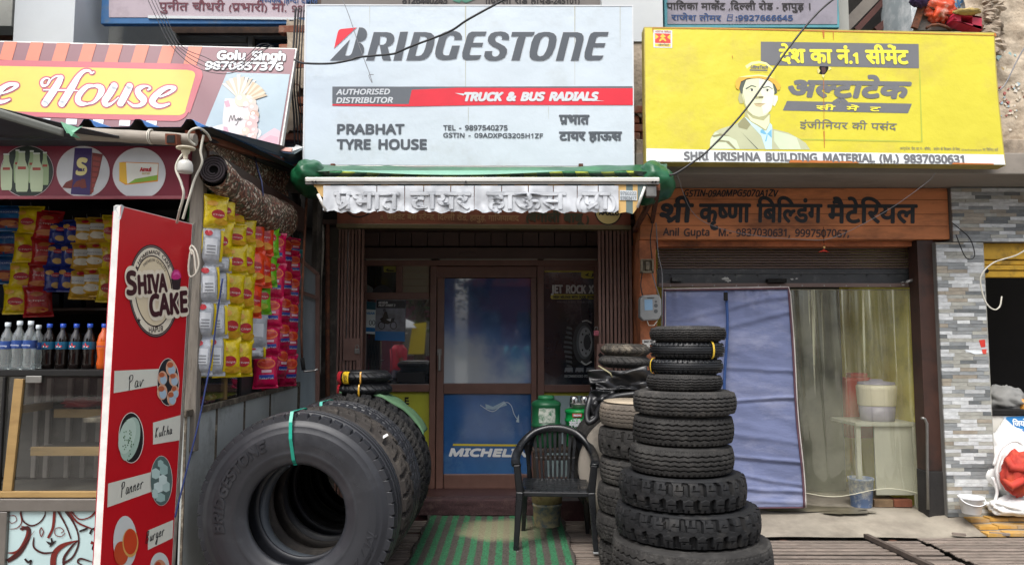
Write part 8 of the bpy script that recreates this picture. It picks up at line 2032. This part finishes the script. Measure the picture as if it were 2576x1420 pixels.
for sg in (-1, 1):
 b = MB(); pts = [(sg * .165, .205, .43), (sg * .178, .215, .52), (sg * .182, .222, .60), (sg * .168, .228, .68), (sg * .15, .236, .755)]
 pto = [(sg * .205, .20, .43), (sg * .205, .205, .52), (sg * .213, .20, .62), (sg * .235, .18, .70), (sg * .225, .19, .735)]
 b.add([Vector(p) for p in pts + pto], [(i, i + 1, 6 + i, 5 + i) for i in range(4)], None, True); b.build('side_splat', m_ch, ct, thick=.008)
b = MB(); b.box(-.2, .2, .195, .21, .42, .438); b.build('back_rail', m_ch, ct, bevel=.003)
ct.scale = (1.04, 1, .96); ct.location = (.318, 5.53, .045); ct.rotation_euler = (0, 0, R(-3)); WORLD[ct.name] = ct.location.copy()
# ================================================================== mats
m_gm = D.materials.new('striped_turf_mat'); m_gm.use_nodes = True; nt = m_gm.node_tree; pb = nt.nodes['Principled BSDF']; pb.inputs['Roughness'].default_value = .95
def node(t_, **k):
 n_ = nt.nodes.new(t_)
 for a_, v_ in k.items(): setattr(n_, a_, v_)
 return n_
def mth(op, a_, c_=None):
 n_ = node('ShaderNodeMath', operation=op)
 for i, q in enumerate((a_, c_)):
  if q is None: continue
  if isinstance(q, (int, float)): n_.inputs[i].default_value = q
  else: nt.links.new(q, n_.inputs[i])
 return n_.outputs[0]
tcn = node('ShaderNodeTexCoord'); sp = node('ShaderNodeSeparateXYZ'); nt.links.new(tcn.outputs['Object'], sp.inputs[0])
nz = node('ShaderNodeTexNoise'); nz.inputs['Scale'].default_value = 90; nz.inputs['Detail'].default_value = 4; nt.links.new(tcn.outputs['Object'], nz.inputs[0])
nz2 = node('ShaderNodeTexNoise'); nz2.inputs['Scale'].default_value = 5; nz2.inputs['Detail'].default_value = 6; nt.links.new(tcn.outputs['Object'], nz2.inputs[0])
sxx = mth('ADD', mth('DIVIDE', sp.outputs[0], .0932), mth('MULTIPLY', mth('SUBTRACT', nz.outputs[0], .5), .35))
strp = mth('LESS_THAN', mth('ABSOLUTE', mth('SUBTRACT', mth('FRACT', sxx), .5)), .25)
mixc = node('ShaderNodeMix', data_type='RGBA'); nt.links.new(strp, mixc.inputs[0]); mixc.inputs[6].default_value = hexc('#3a3433') + (1,); mixc.inputs[7].default_value = hexc('#11603d') + (1,)
brk = node('ShaderNodeMix', data_type='RGBA'); brk.blend_type = 'MULTIPLY'; brk.inputs[0].default_value = .75; nt.links.new(mixc.outputs[2], brk.inputs[6])
rmp = node('ShaderNodeValToRGB'); rmp.color_ramp.elements[0].position = .35; rmp.color_ramp.elements[0].color = (.35, .35, .35, 1); rmp.color_ramp.elements[1].position = .65; rmp.color_ramp.elements[1].color = (1.6, 1.6, 1.6, 1); nt.links.new(nz.outputs[0], rmp.inputs[0]); nt.links.new(rmp.outputs[0], brk.inputs[7])
wy = mth('SUBTRACT', sp.outputs[1], .42); wx = mth('SUBTRACT', sp.outputs[0], .06)
dd_ = mth('ADD', mth('POWER', mth('ABSOLUTE', mth('DIVIDE', wx, .34)), 2.4), mth('POWER', mth('ABSOLUTE', mth('DIVIDE', wy, .33)), 2.4))
dd_ = mth('ADD', dd_, mth('MULTIPLY', mth('SUBTRACT', nz2.outputs[0], .5), 1.6)); dd_ = mth('ADD', dd_, mth('MULTIPLY', mth('SUBTRACT', nz.outputs[0], .5), .8))
wear_ = node('ShaderNodeMapRange'); nt.links.new(dd_, wear_.inputs[0]); wear_.inputs[1].default_value = .5; wear_.inputs[2].default_value = 1.3; wear_.inputs[3].default_value = .68; wear_.inputs[4].default_value = 0.06
mx9 = node('ShaderNodeMix', data_type='RGBA'); nt.links.new(wear_.outputs[0], mx9.inputs[0]); nt.links.new(brk.outputs[2], mx9.inputs[6]); mx9.inputs[7].default_value = hexc('#8b8569') + (1,)
nt.links.new(mx9.outputs[2], pb.inputs['Base Color'])
bmp = node('ShaderNodeBump'); bmp.inputs['Strength'].default_value = 1.0; bmp.inputs['Distance'].default_value = .01; nt.links.new(nz.outputs[0], bmp.inputs['Height']); nt.links.new(bmp.outputs[0], pb.inputs['Normal'])
gm = MB(); r5 = random.Random(6)
def matf(u, v):
 x = -.695 + 1.115 * u; y = 4.55 + 1.755 * v
 if u in (0.0, 1.0): x += .012 * math.sin(v * 23) + .008 * noise.noise(Vector((v * 30, u, 0)))
 if v == 1.0: y += .012 * noise.noise(Vector((u * 12, 0, 0)))
 return (x, y, .052 + .008 * noise.noise(Vector((x * 3, y * 2, 0))) + .006 * noise.noise(Vector((x * 40, y * 40, 0))) + (.02 * max(0, u - .9) * 10 * max(0, noise.noise(Vector((v * 6, 3, 0))))))
gm.grid(matf, 150, 220, m_gm); o = gm.build('door_mat', m_gm, None, thick=.01); tag(o, 'long green and black striped turf mat, worn pale near the shop door', 'mat')
bm_ = MB()
def mat2(u, v):
 x = -.78 + .98 * u
 y = 6.43 - .115 * min(1, v * 3) ; z = .182 - .125 * max(0, v - .33) / .67
 return (x, y + .006 * noise.noise(Vector((x * 9, v * 4, 0))), z + .004 * noise.noise(Vector((x * 30, v * 20, 3))))
bm_.grid(mat2, 80, 24); o = bm_.build('door_mat', M('maroon_coir', '#3b2729', .95, var=.3, scale=60, bump=.8, bscale=160, dirt=('#6a5750', .3, 9, .6)), None, thick=.01); tag(o, 'fuzzy maroon brown mat folded over the edge of the shop step', 'mat')
# ================================================================== jugs, stool, bucket, rubbish
YJ = 6.12; zst = zat(1122, YJ)
so = thing('wooden_stool', 'dark wooden stool carrying the two green water jugs behind the chair', 'stool', (.33, YJ, .035))
xa_, xb2 = at(1338, 1120, YJ).x, at(1490, 1120, YJ).x
m_sw = M('dark_stool_wood', '#3a2f27', .7, var=.25, scale=8, stretch=(.5, 3, 3)); part('top', xa_, xb2, YJ - .15, YJ + .16, zst - .03, zst, m_sw, so)
for x in (xa_ + .03, xb2 - .03):
 for y in (YJ - .13, YJ + .13): part('leg', x - .018, x + .018, y - .018, y + .018, .035, zst - .032, m_sw, so)
part('rail', xa_ + .05, xb2 - .05, YJ - .14, YJ - .12, zst - .09, zst - .05, m_sw, so)
jg = thing('water_drum', 'dark green plastic drum with a torn white label and screw lid', 'water container', (at(1374, 1050, YJ).x, YJ, zst))
c0 = Vector((at(1374, 1060, YJ).x, YJ, zst + .001)); m_dg = M('dark_green_plastic', '#1d5c39', .35, var=.1, scale=9, dirt=('#4a8060', .25, 12, .5))
b = MB(); b.lathe([(.10, 0), (.112, .01), (.115, .16), (.121, .165), (.121, .185), (.115, .19), (.117, .32), (.122, .33), (.122, .345), (.112, .36), (.085, .375), (.066, .378)], 36, c0, m_dg); b.build('drum', None, jg)
b = MB(); b.lathe([(.067, .379), (.067, .395), (.062, .41), (.001, .412)], 28, c0, M('bright_green_lid', '#2c7a4c', .35)); b.build('lid', None, jg)
b = MB(); rL = random.Random(2)
pts = [(u_, v_) for u_, v_ in [(0, 0), (.3, -.05), (.6, .04), (1, 0), (1.03, .5), (.95, 1), (.6, .95), (.3, 1.04), (0, .98), (-.04, .5)]]
b.add([(c0.x + .1185 * math.sin(-.55 + 1.15 * u_), YJ - .1185 * math.cos(-.55 + 1.15 * u_), c0.z + .2 + .115 * v_) for u_, v_ in pts], [tuple(range(10))]);
b.grid(lambda u, v: (c0.x + .1195 * math.sin(-.55 + 1.15 * u), YJ - .1195 * math.cos(-.55 + 1.15 * u), c0.z + .2 + .115 * v), 10, 3)
b.build('torn_label', M('torn_label', '#c3c7bd', .7, var=.1, dirt=('#3d7354', .5, 25, 1.0)), jg)
jg = thing('camper_jug', 'bright green insulated water jug with Hindi lettering and a red maker plate', 'water container', (at(1456, 1060, YJ).x, YJ, zst))
c0 = Vector((at(1457, 1060, YJ).x, YJ, zst + .001)); m_bg = M('bright_green_plastic', '#0f8a42', .3, var=.06)
b = MB(); b.lathe([(.10, 0), (.108, .01), (.112, .2), (.118, .205), (.118, .22), (.112, .225), (.112, .27), (.118, .275), (.116, .295), (.10, .305), (.001, .306)], 36, c0, m_bg, cap=False); b.build('body', None, jg)
b = MB(); q = front(YJ - .1215)
b.pixslab(q, [(1440, 1039), (1464, 1039), (1464, 1048), (1440, 1048)], .001, .004, P('#b83232', rough=.3)); text(b, 'Madonna', q, (1442, 1046), (1462, 1046), 1040.5, m_w, .0025, bold=.03, shear=.2)
text(b, 'गंगोत्री', q, (1432, 1073), (1462, 1072), 1060, m_w, .002, bold=.04); text(b, 'पानी ठंडा गर्म', q, (1436, 1081), (1460, 1081), 1077, m_w, .002, bold=.01); text(b, 'कुल्फी', q, (1440, 1056), (1452, 1056), 1052, m_w, .002); b.build('print', None, jg)
tr2 = thing('steel_bowl', 'shallow steel bowl on top of the bright green jug holding two glasses', 'bowl', c0 + Vector((0, 0, .307)))
b = MB(); b.lathe([(.045, .0), (.06, .004), (.07, .03), (.078, .045), (.075, .045), (.055, .008), (.001, .006)], 30, c0 + Vector((0, 0, .307)), m_steel, cap=False); b.build('bowl', None, tr2)
m_chr = M('polished_steel', '#b9bab8', .12, .95, var=.03)
for k, dx in enumerate((-.042, .042)):
 gl2 = thing('steel_tumbler', ('steel tumbler upside down, left in the bowl', 'steel tumbler upside down, right in the bowl')[k], 'tumbler', c0 + Vector((dx, 0, .33)), 'steel tumblers in the bowl')
 b = MB(); b.lathe([(.037, .0), (.034, .06), (.03, .085), (.02, .09), (.001, .09)], 24, c0 + Vector((dx, 0, .318)), m_chr, cap=False); b.build('tumbler', None, gl2)
pb_ = thing('paint_bucket', 'rusty rimmed paint bucket with peeling blue and cream paint behind the chair', 'bucket', (at(1376, 1240, 5.98).x, 5.98, .04))
c0 = Vector((at(1376, 1240, 5.98).x, 5.98, .04))
b = MB(); b.lathe([(.098, 0), (.104, .02), (.112, .17), (.117, .175), (.117, .19), (.112, .195), (.118, .27), (.123, .275), (.12, .29), (.116, .288), (.11, .2), (.10, .02)], 36, c0, M('peeling_bucket', '#4d6a80', .6, var=.25, scale=9, dirt=('#c3b68a', .7, 7, 1.0)), cap=False); b.build('pail', None, pb_)
b = MB(); b.lathe([(.112, .196), (.119, .2), (.124, .272), (.126, .28), (.123, .292), (.118, .29)], 36, c0 + Vector((0, 0, .001)), M('cream_rust_rim', '#a89a72', .6, var=.2, scale=10, dirt=('#6a4a33', .5, 14, .9)), cap=False); b.build('rim', None, pb_)
b = MB(); b.lathe([(.001, .27), (.112, .27)], 30, c0, m_black, cap=False); b.build('dark_content', None, pb_)
cr9 = thing('crumpled_foil', 'scrap of crumpled dark wrapper lying behind the right rear leg of the chair', 'litter', at(1400, 1280, 6.0))
b = MB(); b.grid(lambda u, v: onz(1378 + 30 * u, 1278 + 8 * v, .06) + Vector((0, 0, .02 * noise.noise(Vector((u * 9, v * 7, 0))))), 12, 6, M('dark_wrapper', '#3b3a39', .4, var=.4, scale=30), smooth=False); b.build('wrapper', None, cr9)
# ================================================================== top right shelf with odds and ends
rk = thing('rusty_rack', 'rusty angled iron bracket shelf above the right end of the yellow hoarding', 'rack', at(2400, 70, 5.8))
b = MB(); b.bar(at(2322, 4, 5.75), at(2470, 74, 5.75), .06, .03, up=(0, 1, 0)); b.bar(at(2322, 4, 5.76), at(2300, 72, 5.76), .05, .03, up=(0, 1, 0)); b.build('frame', m_rust, rk, bevel=.003)
b = MB(); b.pixslab(front(5.8), [(2324, 12), (2460, 76), (2300, 76)], 0, .03); b.build('gusset_plate', M('grey_rust_plate', '#5f5d59', .7, .2, var=.3, scale=9, dirt=('#7a4a2f', .3, 9)), rk)
b = MB(); b.tube([at(2330, 72, 5.74), at(2342, 64, 5.74), at(2360, 62, 5.74), at(2380, 68, 5.74), at(2392, 76, 5.74)], .012, 6); b.build('curved_rib', m_rust, rk)
cr8 = thing('red_crate', 'small red plastic crate wedged on the rusty rack', 'crate', at(2440, 60, 5.7))
q = front(5.66); b = MB()
for pts in ([(2404, 30), (2470, 42), (2470, 47), (2402, 37)], [(2404, 30), (2418, 33), (2418, 58), (2402, 46)], [(2446, 38), (2470, 42), (2471, 76), (2447, 68)], [(2404, 52), (2471, 66), (2471, 76), (2410, 52)]): b.pixslab(q, pts, 0, .12)
b.build('body', P('#b52a45', rough=.45), cr8, bevel=.004)
bg_ = thing('orange_bag', 'orange and white plastic bag stuffed behind the red crate', 'bag', at(2360, 30, 5.75)); b = MB(); b.grid(blob(at(2362, 18, 5.78), .12, .08, .13, 11, .4, 3.5, False), 40, 24, M('orange_film', '#d2502f', .35, var=.2, scale=9, dirt=('#d9cfc6', .4, 6, .9), bump=.5, bscale=25), closed_u=True); b.build('bag', None, bg_)
bg_ = thing('purple_cloth', 'dark purple cloth scrap at the top of the rusty rack', 'cloth', at(2315, 0, 5.75)); b = MB(); b.grid(blob(at(2312, 0, 5.72), .07, .05, .06, 14, .4, 3.5, False), 24, 14, M('purple_cloth', '#35234a', .8, var=.3, scale=20), closed_u=True); b.build('cloth', None, bg_)
bg_ = thing('folded_rag', 'ochre rag lying on top of the red crate', 'rag', at(2430, 28, 5.68)); b = MB(); b.grid(blob(at(2434, 30, 5.64), .10, .05, .022, 15, .4, 3.5, False), 24, 12, M('ochre_rag', '#a8935a', .85, var=.3, scale=14), closed_u=True); b.build('rag', None, bg_)
# ================================================================== the far side of the road, seen in the window reflections
def leafy_tree(label, x, y, h, r, seed):
 t = thing('street_tree', label, 'tree', (x, y, -.06), 'trees across the road')
 rq = random.Random(seed); b = MB(); b.tube([(x, y, -.1), (x + .1, y, h * .35), (x - .1, y + .1, h * .7), (x, y, h * .9)], [.2, .15, .1, .04], 10)
 for k in range(7):
  a = rq.random() * 6.28; b.tube([(x, y, h * (.4 + .05 * k)), (x + math.cos(a) * r * .5, y + math.sin(a) * r * .5, h * (.55 + .05 * k)), (x + math.cos(a) * r * .85, y + math.sin(a) * r * .8, h * (.65 + .05 * k))], [.07, .045, .02], 6)
 b.build('trunk', M('tree_bark', '#4a3d31', .9, var=.2), t)
 lf = MB(); cl = [(rq.gauss(0, .45), rq.gauss(0, .4), rq.gauss(0, .35)) for _ in range(34)]
 for k in range(5200):
  c = rq.choice(cl); d = Vector((rq.gauss(0, 1), rq.gauss(0, 1), rq.gauss(0, 1))).normalized() * rq.uniform(.1, .33)
  p = Vector((x + (c[0] + d.x) * r, y + (c[1] + d.y) * r, h * .75 + (c[2] + d.z) * r)); s = rq.uniform(.06, .12)
  a1 = Vector((rq.gauss(0, 1), rq.gauss(0, 1), rq.gauss(0, .6))).normalized(); a2 = a1.cross(Vector((rq.gauss(0, 1), rq.gauss(0, 1), rq.gauss(0, 1)))).normalized()
  lf.add([p - a1 * s, p + a2 * s * .45, p + a1 * s, p - a2 * s * .45], [(0, 1, 2, 3)])
 lf.build('crown', M('tree_leaf', '#2f4a22', .6, var=.35, scale=1.2), t)
leafy_tree('leafy street tree across the road, left in the door reflection', -2.9, -9.0, 5.6, 2.1, 1); leafy_tree('leafy street tree across the road, further left', -7.5, -10.5, 6.2, 2.4, 2)
leafy_tree('street tree across the road behind the gabled house', 3.4, -16.5, 6.5, 2.2, 3)
fa = thing('gabled_house', 'orange gabled building with dark windows across the road', 'house', (.4, -13, -.06))
part('wall', -1.6, 2.8, -14, -13, -.06, 3.6, M('brick_orange_far', '#8a4a3a', .85, var=.15), fa, 0)
b = MB(); b.slab([(-1.9, -12.7, 3.5), (.3, -12.7, 4.9), (2.9, -12.7, 3.5)], (0, 1, 0), .4, M('orange_gable', '#b5532e', .8)); b.build('roof', None, fa)
b = MB(); b.tube([(-.9 + 1.15 * (1 + math.cos(a)), -12.65, 3.3 + 1.0 * math.sin(a)) for a in [k * PI / 12 for k in range(13)]], .12, 8); b.build('arch', M('maroon_arch', '#4a1f25', .8), fa)
for x in (-1.1, .2, 1.6): part('window', x, x + .7, -13, -12.96, 1.4, 2.6, m_glass, fa, 0)
fb_ = thing('purple_shophouse', 'flat roofed purple grey shop building across the road', 'house', (6, -13, -.06)); part('wall', 3.0, 15, -14.5, -12.6, -.06, 8.8, M('mauve_wall', '#6a5a76', .85, var=.12), fb_, 0)  # wall height raised to keep low sky light out of the stall
for x in (3.8, 5.4, 7.0, 8.6): part('window', x, x + .9, -12.6, -12.56, 1.2, 2.4, m_glass, fb_, 0)
fc_ = thing('maroon_shophouse', 'maroon shop building across the road left of the gabled house', 'house', (-6, -13.5, -.06)); part('wall', -14, -2.2, -15, -13.4, -.06, 9.5, M('maroon_wall', '#6e3a46', .85, var=.15), fc_, 0)  # made this tall to screen off low sky light
for x in (-12, -9, -6, -4): part('window', x, x + 1.0, -13.4, -13.36, 1.0, 2.3, m_glass, fc_, 0)
um = thing('market_umbrella', 'white and yellow vendor umbrella across the road', 'umbrella', (-3.6, -5.0, -.06))
b = MB(); b.lathe([(1.25, 1.85), (1.1, 2.0), (.6, 2.22), (.02, 2.35)], 16, (-3.6, -5.0, 0), m_white, cap=False); b.build('canopy', None, um); b = MB(); b.tube([(-3.6, -5, -.06), (-3.6, -5, 2.35)], .025, 8); b.build('pole', P('#8a2f2f'), um)
b = MB(); b.slab([(-2.6, -4.8, 1.2), (-2.2, -4.8, 1.2), (-2.15, -4.8, 2.0), (-2.5, -4.8, 1.95)], (0, 1, 0), .02, P('#d9c22a')); b.build('side_flap', None, um)
# people, each one continuous skinned body
def person(label, base, joints, edges, radii, mats, parts_):
 t = thing('person', label, 'person', base)
 me = D.meshes.new('body'); me.from_pydata([Vector(j) for j in joints], edges, []); o = D.objects.new('body', me); COL.objects.link(o); o.parent = t; WORLD[o.name] = Vector(base)
 sk_ = o.modifiers.new('skin', 'SKIN');
 for i, r_ in enumerate(radii): me.skin_vertices[0].data[i].radius = r_ if isinstance(r_, tuple) else (r_, r_)
 me.skin_vertices[0].data[0].use_root = True
 ss = o.modifiers.new('sub', 'SUBSURF'); ss.levels = ss.render_levels = 2; me.materials.append(mats[0])
 for n_, mb_, mt in parts_:
  mb_.bake(Matrix.Identity(4)); oo = mb_.build(n_, mt, t)
 return t
skn = M('skin_brown', '#7a4f38', .55, var=.06); hair_ = M('hair_black', '#0f0d0d', .6)
def add_head(mb, c, s=1.0, face=1):
 mb.grid(blob(Vector(c), .078 * s, .095 * s, .115 * s, 1, .04, 1.5, False), 24, 16, skn, closed_u=True)
 mb.grid(blob(Vector(c) + Vector((0, -.018 * face * s, .028 * s)), .084 * s, .094 * s, .100 * s, 2, .06, 2, False), 24, 16, hair_, closed_u=True)
 for sx in (-1, 1):
  mb.grid(blob(Vector(c) + Vector((sx * .03, .088 * face, .012)), .012, .008, .007, 1, 0, 1, False), 8, 6, P('#e8e4dc'), closed_u=True); mb.grid(blob(Vector(c) + Vector((sx * .03, .095 * face, .012)), .005, .004, .005, 1, 0, 1, False), 6, 5, hair_, closed_u=True)
  mb.grid(blob(Vector(c) + Vector((sx * .08, 0, -.005)), .012, .02, .03, 1, 0, 1, False), 8, 6, skn, closed_u=True)
 mb.grid(blob(Vector(c) + Vector((0, .1 * face, -.015)), .013, .018, .022, 1, 0, 1, False), 8, 6, skn, closed_u=True); mb.grid(blob(Vector(c) + Vector((0, .088 * face, -.055)), .026, .01, .006, 1, 0, 1, False), 10, 6, P('#7d3f38'), closed_u=True)
 return mb
# photographer in a turquoise shirt, right behind the camera
bx_, by_ = .10, -.55
J = [(0, 0, .92), (0, -.01, 1.12), (0, -.01, 1.34), (0, .0, 1.44), (0, .01, 1.50), (-.18, 0, 1.37), (.18, 0, 1.37), (-.24, .16, 1.18), (.22, .16, 1.18), (-.13, .33, 1.36), (.08, .33, 1.36), (-.10, .0, .84), (.10, 0, .84), (-.11, .02, .48), (.11, .02, .48), (-.11, 0, .02), (.11, 0, .02), (-.11, .12, -.02), (.11, .12, -.02)]
E_L = [(0, 1), (1, 2), (2, 3), (3, 4), (2, 5), (2, 6), (5, 7), (6, 8), (7, 9), (8, 10), (0, 11), (0, 12), (11, 13), (12, 14), (13, 15), (14, 16), (15, 17), (16, 18)]
RD = [(.15, .10), (.14, .10), (.15, .10), .055, .05, .06, .06, .042, .042, .028, .028, .085, .085, .058, .058, .04, .04, .035, .035]
sh_ = MB(); sh_.tube([(bx_, by_ - .01, .90), (bx_, by_ - .01, 1.1), (bx_, by_ - .01, 1.33), (bx_, by_, 1.42)], [.178, .170, .195, .09], 20); sh_.tube([(bx_ - .17, by_, 1.37), (bx_ - .225, by_ + .12, 1.22)], [.078, .062], 12); sh_.tube([(bx_ + .17, by_, 1.37), (bx_ + .215, by_ + .12, 1.22)], [.078, .062], 12)
tr9 = MB(); tr9.tube([(bx_ - .1, by_, .92), (bx_ - .11, by_ + .02, .48), (bx_ - .11, by_, .06)], [.115, .08, .065], 12); tr9.tube([(bx_ + .1, by_, .92), (bx_ + .11, by_ + .02, .48), (bx_ + .11, by_, .06)], [.115, .08, .065], 12)
hands = MB()
for sx, hx in ((-1, -.13), (1, .08)):
 hb = Vector((bx_ + hx, by_ + .33, 1.36)); hands.grid(blob(hb + Vector((0, .01, .03)), .03, .018, .045, 1, .05, 2, False), 12, 8, skn, closed_u=True)
 for k in range(4): hands.tube([hb + Vector((-sx * .02 + -sx * k * .0, .02, .03 + k * .016)), hb + Vector((-sx * .045, .03, .04 + k * .016)), hb + Vector((-sx * (.06 + .004 * (k % 2)), .022, .045 + k * .016))], [.009, .008, .006], 6, skn)
 hands.tube([hb + Vector((-sx * .01, -.01, .03)), hb + Vector((-sx * .04, -.02, .055)), hb + Vector((-sx * .055, -.018, .07))], [.011, .009, .007], 6, skn)
person('person in a turquoise polo shirt with both hands raised, reflected in the door glass', (bx_, by_, -.06), J, E_L, RD, [skn], [('head', add_head(MB(), (bx_, by_ + .03, 1.60)), skn), ('polo_shirt', sh_, P('#3a9c9e', rough=.8)), ('trousers', tr9, P('#2a2d38', rough=.85)), ('hands', hands, skn)])
# man in a red shirt and white cap walking along the far kerb
bx_, by_ = -2.35, -1.6
J2 = [(0, 0, .95), (0, 0, 1.15), (0, 0, 1.36), (0, 0, 1.46), (0, 0, 1.52), (0, -.18, 1.4), (0, .18, 1.4), (.06, -.22, 1.15), (.10, .2, 1.15), (.2, -.2, .98), (.26, .16, 1.0), (0, -.09, .86), (0, .09, .86), (.08, -.1, .48), (-.06, .1, .48), (.10, -.1, .02), (-.2, .1, .06), (.22, -.1, -.01), (-.1, .1, 0)]
RD2 = [(.11, .14), (.10, .13), (.11, .15)] + RD[3:]
sh2 = MB(); sh2.tube([(bx_, by_, .90), (bx_, by_, 1.1), (bx_, by_, 1.34), (bx_, by_, 1.44)], [.17, .165, .185, .09], 20); sh2.tube([(bx_, by_ - .17, 1.39), (bx_ + .05, by_ - .215, 1.18)], [.075, .062], 12); sh2.tube([(bx_, by_ + .17, 1.39), (bx_ + .08, by_ + .2, 1.18)], [.075, .062], 12)
tr2_ = MB(); tr2_.tube([(bx_, by_ - .09, .92), (bx_ + .08, by_ - .1, .48), (bx_ + .1, by_ - .1, .06)], [.115, .08, .065], 12); tr2_.tube([(bx_, by_ + .09, .92), (bx_ - .06, by_ + .1, .48), (bx_ - .2, by_ + .1, .08)], [.115, .08, .065], 12)
cap = MB(); cap.grid(blob(Vector((bx_, by_, 1.70)), .105, .095, .07, 2, .02, 2, False), 20, 10, P('#d9d6cc', rough=.8), closed_u=True); cap.grid(blob(Vector((bx_ + .12, by_, 1.68)), .07, .07, .008, 2, .02, 2, False), 14, 6, P('#d9d6cc', rough=.8), closed_u=True)
person('person in a red shirt and white cap walking, reflected in the shop window', (bx_, by_, -.06), J2, E_L, RD2, [skn], [('head', add_head(MB(), (bx_, by_, 1.62)), skn), ('shirt', sh2, P('#b8293f', rough=.85)), ('trousers', tr2_, P('#3a3a44', rough=.85)), ('cap', cap, None)])
# a thing that is one mesh needs no Empty above it
for e in [o for o in D.objects if o.type == 'EMPTY' and o.parent is None and len(o.children) == 1 and not o.children[0].children]:
 c = e.children[0]; nm = e.name; c.location = c.location + e.location; c.parent = None
 for k in list(e.keys()): c[k] = e[k]
 D.objects.remove(e); c.name = nm; c.data.name = nm
